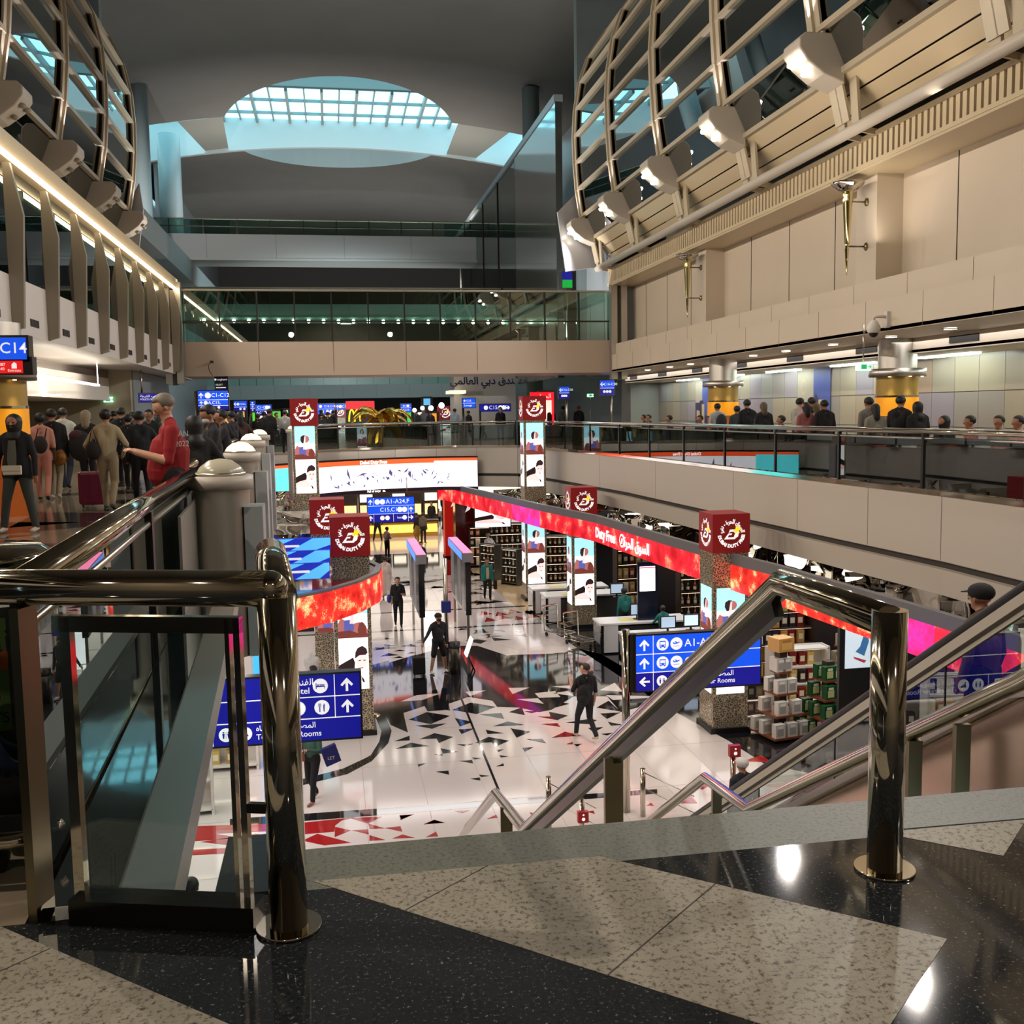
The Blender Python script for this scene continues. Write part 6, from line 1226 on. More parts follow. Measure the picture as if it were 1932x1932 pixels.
# golden palm sculpture
t = thing('golden_palm', 'shiny golden palm tree sculpture behind the far railing', 'sculpture', (2.35, 50.2, 0)); gold = mat('gold_shiny', 'e0ac38', .24, 1)
MB().tube([(0, 0, 0), (.05, 0, .5), (0, 0, 1.15)], .16, 12, rads=[.25, .17, .13]).build('trunk', gold, t)
r4 = random.Random(9)
for k in range(17):
    a = k * 2.4; L = r4.uniform(1.1, 1.75); H = r4.uniform(.3, 1.15); pts = []
    for i in range(8):
        u = i / 7; pts.append(Vector((cos(a) * L * u, sin(a) * L * .8 * u, 1.15 + H * sin(u * 2.0) - (1.35 if H < .6 else .75) * u * u)))
    m = MB(); m.tube(pts, .03, 6)
    for i in range(7):
        for s_ in (-1, 1):
            p = pts[i]; q = pts[i + 1]; sd = Vector((-sin(a), cos(a), 0)) * s_ * (.34 * (1 - abs(i / 7 - .4))); m.prism([p, q, q + sd + Vector((0, 0, -.13)), p + sd + Vector((0, 0, -.1))], (0, 0, .012))
    m.build('frond', gold, t)
for k in range(3): m = MB(); m.ell((.3 * cos(k * 2.1), .3 * sin(k * 2.1) - .1, .95), (.12, .12, .2), 0, 10, 8); m.build('date_cluster', gold, t)

# lit shop fronts, globes and yellow arches far behind the crowd
for i, (xa, xb, ya, yb, Y, c, n_) in enumerate(((452, 462, 776, 800, 62, 'e8b060', 'amber'), (476, 486, 778, 800, 64, '50c830', 'green'), (489, 499, 778, 800, 64, 'e8e8e0', 'pale'), (514, 530, 776, 796, 66, '58b838', 'wide green'), (534, 544, 774, 798, 66, 'd8e0a0', 'lime'),
        (606, 629, 783, 797, 63, 'e0a060', 'orange'), (700, 712, 780, 800, 64, 'e8e0d8', 'cream'), (768, 776, 776, 798, 65, '40c050', 'small green'), (788, 797, 778, 799, 65, 'f0f0e8', 'bright white'), (799, 812, 752, 764, 66, '60b0e0', 'high blue'), (815, 824, 780, 800, 65, 'e09030', 'second orange'), (1022, 1041, 742, 802, 47.5, 'ffe8d8', 'cream and red'), (420, 436, 786, 806, 58, 'c8a060', 'dull gold'))):
    x0, x1, z0, z1 = sx(xa, xb, ya, yb, Y); t = thing('shop_window', '%s lit shop window behind the distant crowd' % n_, 'shop window', (x0, Y, 0), world=True)
    MB().box(x0 - .15, x1 + .15, Y + .02, Y + .3, 0, z1 + .12).build('wall_unit', mat('unit_dark', '332c28', .5), t); MB().box(x0, x1, Y, Y + .02, max(.3, z0), z1).build('lit_glass', em('win_' + c, c, 1.0), t)
for i, (x, y, r) in enumerate(((782, 774, 4), (797, 770, 4), (813, 770, 5), (833, 765, 5.5))):
    p = AY(x, y, 57); t = thing('globe_lamp', 'round white globe lamp right of the palm, %s from the left' % ('first', 'second', 'third', 'fourth')[i], 'lamp', (p.x, 57, 0), world=True)
    MB().ell(p, (r * .03,) * 3).build('globe', em('globe_white', 'ffffff', 2.2), t); MB().cyl((p.x, 57, 0), .03, 0, p.z - .08, 8).build('pole', darksteel, t)
p = AY(669, 786, 53); t = thing('arch_sign', 'yellow double arch shaped sign seen through the golden palm', 'sign', (p.x, 53, 0), world=True)
m = MB()
for s_ in (-1, 1):
    for k in range(2): m.tube([(p.x + s_ * .14 + .14 * cos(a), 53, p.z - .25 + .6 * max(0, sin(a))) for a in [pi * j / 10 for j in range(11)]], .04, 6)
m.build('arches', em('arch_yellow', 'ffe020', 1.1), t); MB().cyl((p.x, 53.1, 0), .04, 0, p.z - .2, 8).build('pole', darksteel, t)
t = thing('red_shop_front', 'red framed bright shop front right of the tallest logo box', 'shop front', (0, 47.7, 0), world=True); x0, x1, z0, z1 = sx(1018, 1043, 740, 755, 47.6)
MB().box(x0 - .5, x1, 47.35, 47.45, z0, z1).build('red_header', em('shop_red', 'f01828'), t); MB().box(x1 - .08, x1, 47.35, 47.45, 0, z0).build('red_jamb', em('shop_red', 'f01828'), t)
m = MB(); Face(((x0 + x1) / 2 - .1, 47.34, (z0 + z1) / 2), (1, 0, 0), (0, 0, 1), (0, -1, 0)).text(m, arab('الحرة'), 0, 0, .3); m.build('lettering', swhite, t)
# ================================================================== PEOPLE
SKIN = {'l': mat('skin_light', 'c4947a', .5), 'm': mat('skin_medium', '9c6e54', .5), 'd': mat('skin_dark', '4a3024', .5)}
def cl(c): return mat('cloth_' + c, c, .85)
TMPB = {}
def capsule(mb, p, q, r0, r1, mi, sq=1.0, seg=10):
    p = Vector(p); q = Vector(q); d = q - p
    if d.length < 1e-4: d = Vector((0, 0, .001))
    t = d.normalized(); u = Vector((0, 1, 0)) if abs(t.y) < .9 else Vector((0, 0, 1)); a = t.cross(u).normalized(); b = a.cross(t).normalized(); rings = []
    for k in (-3, -2, -1): an = k * pi / 6.2; rings.append((p + t * (r0 * sin(an)), r0 * cos(an)))
    rings += [(p, r0), (q, r1)]
    for k in (1, 2, 3): an = k * pi / 6.2; rings.append((q + t * (r1 * sin(an)), r1 * cos(an)))
    vs = [c + a * r * cos(2 * pi * j / seg) + b * r * sq * sin(2 * pi * j / seg) for c, r in rings for j in range(seg)]; n = len(rings)
    mb.add(vs, [(i * seg + j, i * seg + (j + 1) % seg, (i + 1) * seg + (j + 1) % seg, (i + 1) * seg + j) for i in range(n - 1) for j in range(seg)] + [tuple(range(seg - 1, -1, -1)), tuple(range((n - 1) * seg, n * seg))], mi, True)
def person(lab, loc, rz, H=1.72, top='181818', bot='181818', skin='m', hair='120e0c', hstyle='short', pose='walk', arms=('down', 'down'), sleeves='long', dress=None, coat=None, shoes='1a1a1a', belly=0, wide=1.0, det=False, head=(0, 0), mask=None, cap=None, lean=0, shorts=False, vox=None, group=None, z=None, jacket=None):
    """faces local +Y; arms: down, phone, fwd, back, hip, bag, raise, rail"""
    t = thing('person', lab, 'person', loc, rz, group); S = H / 1.75
    parts = []                     # (p, q, r0, r1, material key, squash)
    def C(p, q, r0, r1, k, sq=1): parts.append((Vector(p), Vector(q), r0, r1, k, sq))
    hipz, shz = .92, 1.43; sit = pose == 'sit'
    if sit: hipz, shz = .50, 1.02
    ly = math.sin(lean) ; sh = Vector((0, ly * .5, shz - .06 * abs(ly)))
    pel = Vector((0, 0, hipz)); W = wide
    k = 'top'
    # torso
    mid = pel * .45 + sh * .55
    C(pel + Vector((-.06 * W, 0, .03)), pel + Vector((.06 * W, 0, .03)), .125 * W, .125 * W, 'bot' if not coat else 'top', .9)
    C(pel + Vector((0, .0, .08)), mid, .13 * W + belly * .6, .135 * W + belly, k, 1)
    C(pel + Vector((-.04, 0, .12)), mid + Vector((-.07, 0, 0)), .11 * W, .115 * W, k); C(pel + Vector((.04, 0, .12)), mid + Vector((.07, 0, 0)), .11 * W, .115 * W, k)
    C(mid + Vector((-.07 * W, 0, 0)), sh + Vector((-.1 * W, 0, -.05)), .115, .095, k); C(mid + Vector((.07 * W, 0, 0)), sh + Vector((.1 * W, 0, -.05)), .115, .095, k)
    if belly: C(mid + Vector((0, .05, -.2)), mid + Vector((0, .03, .02)), .15 + belly, .13 + belly, k)
    C(sh + Vector((-.15 * W, 0, -.02)), sh + Vector((.15 * W, 0, -.02)), .068, .068, k)
    hd = sh + Vector((0, .03 + ly * .12, .135)); nk = sh + Vector((0, 0, .0))
    C(nk, hd + Vector((0, -.01, -.02)), .062, .056, 'skin')
    for s_ in (-1, 1): C(sh + Vector((s_ * .03, -.01, .05)), sh + Vector((s_ * .14 * W, 0, .0)), .058, .06, k)
    # legs
    LP = {'walk': (((-.09, .16, .08), (-.1, .12, .5)), ((.09, -.22, .12), (.1, .02, .5))), 'stand': (((-.11, 0, .08), (-.11, .015, .5)), ((.11, .0, .08), (.11, .015, .5))),
          'wide': (((-.22, .0, .08), (-.16, .02, .5)), ((.24, .0, .08), (.17, .02, .5))), 'sit': (((-.12, .42, .08), (-.13, .46, .5)), ((.14, .5, .08), (.14, .46, .5))), 'stride': (((-.09, .3, .09), (-.1, .2, .52)), ((.09, -.32, .16), (.1, .0, .5)))}[pose]
    for (an, kn), s_ in zip(LP, (-1, 1)):
        hipp = pel + Vector((s_ * .09, 0, -.02)); an = Vector(an); kn = Vector(kn); kb = 'bot'
        C(hipp, kn, .1 * W ** .5, .07, kb)
        C(kn, an + Vector((0, 0, .02)), .066, .054 if not shorts else .042, kb if not shorts else 'skin')
        fd = Vector((0, .15, -.045)) if an.z < .1 else Vector((0, .13, -.08))
        C(an + Vector((0, -.03, -.03)), an + fd, .042, .036, 'shoe', .8)
        if shorts: C(hipp, kn * .9 + hipp * .1, .095, .085, 'bot')
    if dress:
        zb = {'long': .12, 'mid': .5, 'skirt': .45}[dress]
        for x_ in (-.07, .07): C((x_, 0, hipz), (x_ * 1.7, 0, zb + .1), .13, .15, 'top' if dress != 'skirt' else 'bot')
    if coat:
        for x_ in (-.08, .08): C((x_, -.01, hipz + .15), (x_ * 1.3, -.02, hipz - (.32 if coat == 'long' else .06)), .12 * W, .125 * W, 'top')
    # arms
    AP = {'down': ((.05, -.02, -.3), (.05, .06, -.56)), 'phone': ((.06, .05, -.29), (-.06, .33, -.2)), 'fwd': ((.05, .12, -.27), (.0, .38, -.3)), 'hip': ((.16, -.05, -.26), (.06, .08, -.46)),
          'bag': ((.08, .0, -.28), (.1, .05, -.54)), 'raise': ((.08, .1, -.25), (.05, .28, -.02)), 'back': ((.08, -.12, -.27), (.08, -.2, -.5)), 'rail': ((.1, .14, -.24), (.06, .34, -.34)), 'out': ((.17, .06, -.24), (.36, .16, -.42)), 'swing': ((.07, .1, -.28), (.05, .3, -.46)), 'lap': ((.06, .02, -.28), (-.02, .26, -.36))}
    hands = []
    for s_, nm in zip((-1, 1), arms):
        e, w_ = AP[nm]; s0 = sh + Vector((s_ * .18 * W, 0, -.03)); el = s0 + Vector((s_ * e[0], e[1], e[2])); wr = s0 + Vector((s_ * w_[0], w_[1], w_[2]))
        C(s0, el, .062, .05, k); C(el, wr, .047, .034, k if sleeves == 'long' else 'skin')
        if sleeves == 'short': C(s0, s0 * .35 + el * .65, .064, .06, k)
        hdv = (wr - el).normalized(); C(wr, wr + hdv * .05, .028, .03, 'skin', .6); hands.append((wr + hdv * .055, hdv, s_))
    # head and face
    hr = Matrix.Rotation(head[0], 3, 'Z') @ Matrix.Rotation(head[1], 3, 'X'); hc = hd + Vector((0, .01, .06))
    def hv(x, y, z_): return hc + hr @ Vector((x, y, z_))
    C(hv(0, -.015, .035), hv(0, .012, .025), .096, .09, 'skin'); C(hv(0, .02, -.045), hv(0, .035, -.075), .068, .046, 'skin')
    if det or True:
        C(hv(0, .096, .008), hv(0, .112, -.02), .012, .016, 'skin')
        for s_ in (-1, 1): C(hv(s_ * .093, -.005, .0), hv(s_ * .096, -.008, -.03), .014, .01, 'skin', .6)
    if hstyle == 'long' : C(hv(0, -.06, .0), hv(0, -.07, -.16), .095, .08, 'hairm'); C(hv(0, -.03, .05), hv(0, -.035, .035), .108, .108, 'hairm')
    if hstyle == 'hijab': C(hv(0, -.03, .03), hv(0, -.025, -.06), .118, .11, 'hairm'); C(hv(0, -.02, -.1), sh + Vector((0, 0, .0)), .085, .13, 'hairm')
    if det:
        for hp, hdv, s_ in hands:
            sd = Vector((1, 0, 0)) * s_; dn = hdv.cross(sd).normalized()
            for j in range(4):
                o_ = sd * (-.024 + .016 * j); L = (.034, .04, .037, .028)[j]; a_ = hp + o_; b_ = a_ + hdv * L; c_ = b_ + (hdv * .6 - Vector((0, 0, .8))).normalized() * L * .8
                C(a_ - hdv * .02, b_, .0095, .009, 'skin'); C(b_, c_, .009, .008, 'skin')
            th = hp - sd * .03 - hdv * .03; C(th, th + (hdv * .6 - sd * .6).normalized() * .04, .011, .009, 'skin')
    vx = vox or (.009 if det else .02)
    mb = MB()
    for p, q, r0, r1, kk, sq in parts: capsule(mb, p * S, q * S, r0 * S, r1 * S, 0, sq, 16 if det else 10)
    me = bpy.data.meshes.new('b'); me.from_pydata(mb.v, [], mb.f); o = bpy.data.objects.new('b', me); COL.objects.link(o)
    md = o.modifiers.new('r', 'REMESH'); md.mode = 'VOXEL'; md.voxel_size = vx; md.use_smooth_shade = True
    if det: ms = o.modifiers.new('s', 'SMOOTH'); ms.factor = .5; ms.iterations = 2
    dg = bpy.context.evaluated_depsgraph_get(); dg.update(); nm_ = bpy.data.meshes.new_from_object(o.evaluated_get(dg)); bpy.data.objects.remove(o); bpy.data.meshes.remove(me)
    keys = ['top', 'bot', 'skin', 'shoe', 'hairm']; ml = {'top': cl(top), 'bot': cl(bot), 'skin': SKIN[skin], 'shoe': cl(shoes), 'hairm': mat('hair_' + hair, hair, .6)}
    for kk in keys: nm_.materials.append(ml[kk])
    segs = [(p * S, (q - p) * S, max(1e-9, ((q - p) * S).length_squared), r0 * S, r1 * S, keys.index(kk)) for p, q, r0, r1, kk, sq in parts]
    mi = []
    for f in nm_.polygons:
        c = f.center; best = 9; bi = 0
        for p, d, dd, r0, r1, ki in segs:
            u = (c - p).dot(d) / dd; u = 0 if u < 0 else (1 if u > 1 else u); v = (c - p - d * u).length - (r0 + (r1 - r0) * u)
            if v < best: best = v; bi = ki
        mi.append(bi)
    nm_.polygons.foreach_set('material_index', mi); nm_.polygons.foreach_set('use_smooth', [True] * len(mi)); nm_.name = 'body'
    b = bpy.data.objects.new('body', nm_); COL.objects.link(b); b.parent = t
    def HV(x, y, z_): return hv(x, y, z_) * S
    rot = hr.to_3x3()
    if hstyle in ('short', 'bob', 'grey', 'bun', 'long') and not cap:
        m = MB(); hm = MB(); hm.ell((0, -.018, .045), (.102, .113, .101), 0, 18, 12); vs = []
        for v in hm.v:
            x, y, z_ = v
            if y > .045 and z_ < .085: y = .02
            if z_ < -.005 and y > -.03: x *= .8; y -= .03
            if z_ < -.02 and hstyle in ('short', 'grey'): x *= .8; y = y * .8 - .0
            vs.append(HV(x, y, z_))
        m.add(vs, hm.f, 0, True); h_ = m.build('hair', ml['hairm'], t)
        if hstyle == 'bun': m = MB(); m.ell(HV(0, -.11, .06), (.05, .05, .05)); m.build('hair_bun', ml['hairm'], t)
    if cap:
        m = MB(); m.ell(HV(0, -.012, .055), (.11 * S, .122 * S, .085 * S), 0, 16, 10); m.prism([HV(-.07, .06, .05), HV(.07, .06, .05), HV(.05, .16, .035), HV(-.05, .16, .035)], (0, 0, .01)); m.build('cap', cl(cap), t)
    if hstyle != 'none' and (det or vx <= .02):
        m = MB()
        for s_ in (-1, 1): m.ell(HV(s_ * .035, .09, .014), (.013, .009, .009), 0, 8, 6)
        m.build('eyes', mat('eye_dark', '140e0a', .2), t, label='pair of dark eyes') if det else m.build('eyes', mat('eye_dark', '140e0a', .2), t)
        if det and not mask: m = MB(); m.ell(HV(0, .09, -.055), (.022, .008, .006), 0, 8, 6); m.build('mouth', mat('lips', '8a4a40', .5), t)
    if mask:
        m = MB(); m.ell(HV(0, .055, -.055), (.07 * S, .062 * S, .05 * S), 0, 14, 10); m.build('face_mask', cl(mask), t)
    if jacket:       # open jacket front showing the shirt
        m = MB(); zt = shz * S; q = [(-.05, .128, zt - .05), (.05, .128, zt - .05), (.07, .155, zt - .3), (.06, .15, zt - .5), (-.04, .15, zt - .5), (-.06, .155, zt - .3)]; m.prism([(x * S, y * S, z_) for x, y, z_ in q], (0, .012, 0)); m.build('shirt_front', cl(jacket), t)
    return t
def at(xp, yp, z=0.0): return G(xp, yp, z)
# ---- left gallery crowd (rz 0 faces away, pi faces the camera)
p = at(40, 1004); person('woman in black jacket and grey trousers walking at the left edge', p, pi - .1, 1.63, '121214', '3a3c36', 'm', '0c0a0a', 'hijab', 'wide', ('bag', 'bag'), det=True, shoes='b8b0a4', jacket='5c5c50', coat='short')
m = MB(); t = thing('clutch_bag', 'cream white clutch bag held in front by the woman in black at the left', 'bag', p + Vector((.02, -.3, .88)), 0); MB().cb((0, 0, 0), (.24, .06, .13)).build('body', mat('cream_leather', 'cfc4ae', .5), t, bev=.015); MB().cb((0, -.035, .03), (.24, .01, .07)).build('flap', mat('cream_leather', 'cfc4ae'), t)
p = at(84, 945); person('woman in a salmon pink top and trousers seen from behind', p, .15, 1.66, 'b8806c', 'b07462', 'd', '0a0808', 'bob', 'walk', ('hip', 'down'), 'short', det=False, shoes='2a1a18')
t = thing('backpack', 'small dark drawstring backpack worn over the pink top', 'backpack', p + Vector((.05, -.24, 1.08))); MB().ell((0, 0, 0), (.13, .08, .17)).build('body', cl('1c1414'), t); m = MB(); m.tube([(-.08, .02, .12), (-.05, .1, .3)], .012, 6); m.tube([(.08, .02, .12), (.1, .1, .3)], .012, 6); m.build('strap', cl('1c1414'), t)
p = at(106, 942); person('man in a black jacket and stone trousers walking away', p, .1, 1.74, '0e0e10', '8e846c', 'm', '0c0a0a', 'short', 'walk', ('down', 'down'), shoes='b8b0a0', coat='short', wide=1.08)
p = at(126, 922); person('tall man in a white t-shirt walking ahead of the black jacket', p, 0, 1.78, 'b4b4aa', '1c2030', 'm', '0e0a08', 'short', 'walk', ('down', 'hip'), 'short', wide=1.05)
p = at(170, 938); person('blonde woman in a black jacket carrying a big backpack', p, 0, 1.7, '101012', '1e2226', 'l', '8a7c62', 'long', 'walk', ('down', 'bag'))
t = thing('backpack', 'large black backpack with maroon top carried by the blonde woman', 'backpack', p + Vector((-.05, -.3, 1.02))); MB().ell((0, 0, 0), (.24, .15, .3)).build('body', cl('141414'), t); MB().ell((-.06, -.02, .2), (.15, .11, .12)).build('top_pocket', cl('3c1a20'), t)
t = thing('carrier_bag', 'yellow and orange patterned bag hanging behind the black backpack', 'bag', p + Vector((-.42, -.4, .82))); MB().ell((0, 0, 0), (.12, .08, .16)).build('body', mat('bag_orange', 'a86a20', .6, noise=(14, .3)), t)
p = at(208, 962); person('woman in a fitted beige top and trousers seen from behind', p, 0, 1.7, 'a8987a', '8c7c62', 'm', '14100e', 'bun', 'walk', ('hip', 'hip'), det=False, shoes='4a4644')
t = thing('handbag', 'dark shoulder bag at the left side of the woman in beige', 'bag', p + Vector((-.2, -.12, 1.02))); MB().ell((0, 0, 0), (.12, .09, .16)).build('body', cl('1c1614'), t); m = MB(); m.tube([(-.06, 0, .12), (.0, .02, .4), (.08, 0, .12)], .01, 6); m.build('strap', cl('1c1614'), t)
p = at(178, 958); t = thing('suitcase', 'dark magenta wheeled suitcase pulled by the blonde woman', 'suitcase', p); MB().box(-.23, .23, -.13, .13, .06, .64).build('shell', mat('case_magenta', '6a1238', .35), t, bev=.05)
for k in range(6): MB().box(-.19 + k * .07, -.17 + k * .07, -.137, -.128, .12, .6).build('rib', mat('case_magenta', '6a1238'), t)
m = MB(); m.tube([(-.06, 0, .64), (-.06, .1, 1.0), (.06, .1, 1.0), (.06, 0, .64)], .011, 6); m.build('handle', steel, t)
for dx in (-.18, .18): MB().ell((dx, 0, .035), (.02, .035, .035)).build('wheel', rubber, t)
p = AY(318, 780, 10.9); rs = Vector((p.x, 10.9, 0)); RED = person('grey haired man in a red polo shirt looking down at his phone', rs, pi * .5 + .25, 1.79, '8a0f14', '101014', 'l', '6e6558', 'grey', 'stand', ('phone', 'phone'), 'short', belly=.035, wide=1.14, det=True, head=(0, -.45))
t = thing('smartphone', 'dark smartphone held by the man in red', 'phone', rs + Vector((-.44, .11, 1.27)), pi * .5 + .25); MB().cb((0, 0, 0), (.07, .14, .01), rx=.5).build('body', blk, t)
f = Face((-.2, -.085, 1.34), Vector((.38, -.92, 0)), (0, 0, 1), Vector((-.92, -.38, 0))); m = MB(); f.text(m, 'FAN', 0, .06, .08, 0, .02); f.text(m, '2022', 0, -.04, .08, 0, .02)
m.build('shirt_lettering', mat('print_white', 'c8c0b8', .7), RED)
crowd = [(228, 25, 1.78, '0e0f12', 'short', 0, 'tall man in black between the beige woman and the grey pier'), (240, 23, 1.62, '101216', 'bob', 0, 'dark clothed person just right of the beige woman'), (262, 19, 1.66, '16181c', 'short', .3, 'person in dark shirt carrying bags left of the man in red'),
         (249, 32, 1.7, '3c4450', 'short', 0, 'distant man in a grey blue shirt left of the man in red'), (282, 24, 1.72, '1c2420', 'short', 2.8, 'person with dark hair facing back just left of the phone'), (297, 30, 1.6, '2c2c30', 'long', 0, 'long haired person far behind the phone'), (214, 34, 1.75, '101012', 'short', .2, 'distant person in black above the beige woman'),
         (365, 12.2, 1.57, '141012', 'hijab', .4, 'woman with a dark head covering right behind the man in red'), (398, 14.0, 1.7, '14161a', 'mask', 1.9, 'man with a white face mask leaning on the left railing'), (420, 17.5, 1.66, '18161a', 'short', 1.7, 'dark clothed person bent over the railing behind the masked man'),
         (437, 23.6, 1.66, '121216', 'short', 1.2, 'person in black by the second silver column'), (452, 26, 1.63, '3c2418', 'long', .4, 'woman in a brown top beyond the second silver column'), (406, 23, 1.74, '1a1416', 'short', .2, 'person partly hidden behind the masked man')]
for xp, Y_, H_, c, hs, rz, lab in crowd:
    p = AY(xp, 780, Y_); person(lab, (p.x, Y_, 0), rz, H_, c, '0e0e12', 'm', '0c0a0a', 'short' if hs == 'mask' else hs, 'walk' if Y_ > 18 else 'stand', ('phone', 'phone') if hs == 'mask' else (('rail', 'rail') if 'rail' in lab else ('down', 'hip')), mask='b8b8b4' if hs == 'mask' else None, head=(0, -.4) if hs == 'mask' else (0, 0), wide=1.05, vox=.022)
far = [(486, 40, '101014'), (498, 44, '1c1c20'), (508, 38, '141216'), (521, 47, '5a5a58'), (537, 42, '8a8a84'), (544, 44, '14141a'), (592, 52, '101012'), (606, 55, '141418'), (618, 50, '0c0c10'), (628, 57, '18161a'), (606, 49, '121216'), (786, 58, '20242c'), (800, 60, '6a6a70'), (812, 54, '161618'), (858, 54.5, '8a9aa8'), (884, 52, '2a2a2e'), (540, 58, '2a1c1c'), (560, 60, '101216'), (470, 52, '1a1a20'), (455, 50, '241c1c')]
for i, (xp, Y_, c) in enumerate(far):
    p = AY(xp, 780, Y_); w_ = ('left', 'middle', 'right')[0 if xp < 560 else (1 if xp < 700 else 2)]
    person('tiny distant passenger in the crowd beyond the far railing, %s part' % w_, (p.x, Y_, 0), (i * 1.3) % 6.28 if i % 3 == 0 else 0, 1.6 + .17 * ((i * 7) % 5) / 4, c, '101014', 'm', '0c0a0a', 'short', 'walk', vox=.04, group='distant crowd, %s part' % w_)
p = AY(570, 780, 40.5); person('person in white with a small black backpack by the far railing at left', (-1.35, 41.6, 0), 0, 1.68, 'a8a8a4', '2a2c34', 'm', '0c0a0a', 'short', 'stand', vox=.03)
# ---- right gallery
RGp = [(1354, 28.6, 1.68, 'a0a4a8', 'short', 0, ('down', 'down'), 'standing person in a pale shirt with a black backpack on the right gallery'), (1391, 27.2, 1.6, '30363c', 'bob', 0, ('down', 'down'), 'standing woman in grey beside the tall man in black'),
       (1410, 26.2, 1.76, '0e0e12', 'short', 0, ('down', 'hip'), 'tall man in black seen from behind on the right gallery'), (1441, 25.3, 1.67, '14121a', 'long', 0, ('down', 'down'), 'woman in a black jacket with light brown hair'),
       (1508, 23.4, 1.76, 'a09c94', 'short', -1.2, ('raise', 'down'), 'man in profile with light t-shirt pointing to the left'), (1521, 22.8, 1.64, '8a4e4c', 'long', .1, ('down', 'down'), 'woman in a dusty pink top with a cap'), (1532, 24.3, 1.78, '241e1e', 'short', 0, ('down', 'down'), 'man hidden behind the dusty pink top'), (1541, 23.6, 1.62, '8c7c5c', 'long', 0, ('down', 'down'), 'woman with long blonde hair among the group'),
       (1556, 22.6, 1.7, '0c0c10', 'short', 0, ('down', 'down'), 'man in a black sweater at the right end of the group'), (1640, 20.2, 1.73, '6a665e', 'short', .1, ('down', 'raise'), 'man in a grey top left of the golden column'), (1652, 19.2, 1.58, '7a7468', 'long', 0, ('down', 'down'), 'woman in a grey top with black hair before the golden column'),
       (1698, 19.5, 1.74, '0c0c0e', 'short', -.9, ('down', 'down'), 'man in a black jacket looking left before the golden column'), (1732, 19.0, 1.62, '101012', 'hijab', 0, ('down', 'down'), 'person in a black hood right of the golden column')]
for xp, Y_, H_, c, hs, rz, ar, lab in RGp:
    p = AY(xp, 780, Y_); person(lab, (p.x, Y_, 0), rz, H_, c, '2a2a2c', 'l' if 'blonde' in lab or 'profile' in lab else 'm', '5c4a30' if ('blonde' in lab or 'light brown' in lab) else '0c0a0a', hs, 'stand', ar, 'short' if 'shirt' in lab else 'long', wide=1.08, head=(0, 0), vox=.02, cap='a8686a' if 'cap' in lab else None)
    if 'backpack' in lab: t = thing('backpack', 'dark backpack on the person in the pale shirt on the right gallery', 'backpack', (p.x + .03, Y_ - .22, 1.15)); MB().ell((0, 0, 0), (.17, .1, .24)).build('body', cl('22222a'), t)
bench = mat('bench_dark', '232326', .5)
for i, (xp, Y_, c, lab) in enumerate(((1216, 38, '1a1a1e', 'seated person at the far left of the right gallery'), (1225, 37.4, '24242a', 'second seated person at the far left of the right gallery'), (1264, 32, '3a2a20', 'lone seated person left of the farther golden column'), (1322, 29.5, '1c1c22', 'seated person just left of the farther golden column'), (1476, 24.3, '20242c', 'seated person with a low head left of the standing group'),
                               (1783, 18.3, '2a2224', 'seated person in grey joggers right of the black hood'), (1833, 17.6, '98605c', 'seated person in a pink top and jeans'), (1887, 17.2, '8c8c80', 'seated person in a pale top'), (1925, 16.4, 'b08a84', 'seated person cut by the right picture edge'))):
    p = AY(xp, 780, Y_); x_ = min(13.9, p.x); person(lab, (x_, Y_, .02), pi / 2 + (.3 if i % 2 else -.2), 1.72, c, ('34465a', '8a8478')[i % 2], 'm', '0c0a0a', 'hijab' if i in (5,) else 'short', 'sit', ('lap', 'lap'), vox=.022, shoes='b8a890' if i > 5 else '1a1a1a')
    t = thing('bench_seat', 'dark waiting seat under the ' + lab.replace('seated person ', 'sitter '), 'seat', (x_, Y_, 0), pi / 2); MB().box(-.3, .3, -.3, .3, .3, .4).build('cushion', bench, t); MB().box(-.3, .3, -.36, -.28, .3, .85).build('backrest', bench, t)
    for dx in (-.25, .25): MB().box(dx - .02, dx + .02, -.2, .2, 0, .3).build('leg', steel, t)
for xp, yf, lab in ((1590, 905, 'large dark grey suitcase standing on the right gallery behind the glass'), (1665, 902, 'dark suitcase beside the grey topped couple on the right gallery')):
    p = at(xp, yf); t = thing('suitcase', lab, 'suitcase', (p.x, p.y, 0)); MB().box(-.26, .26, -.16, .16, .05, .78).build('shell', cl('2c2e32'), t, bev=.04); m = MB(); m.tube([(-.08, 0, .78), (-.08, 0, 1.02), (.08, 0, 1.02), (.08, 0, .78)], .012, 6); m.build('handle', steel, t)
for k, (x, y, rz, lab) in enumerate(((9.75, 49.5, 0, 'man in a grey shirt beyond the tallest column'), (10.9, 48, 0, 'bald man in a black jacket beyond the tallest column'), (8.6, 47.6, .5, 'person in black just right of the tallest logo box'), (4.9, 50.3, pi, 'man in a black shirt and mask standing under the low blue sign'))):
    xx = AY((1062, 1092, 1040, 944)[k], 780, y).x; person(lab, (xx, y, 0), rz, 1.75, ('5c6064', '101012', '0e0e10', '161416')[k], '101014', 'm', '0c0a0a' if k != 1 else '6a4a3a', 'short', 'stand', vox=.03, mask='a8b8c0' if k == 3 else None)
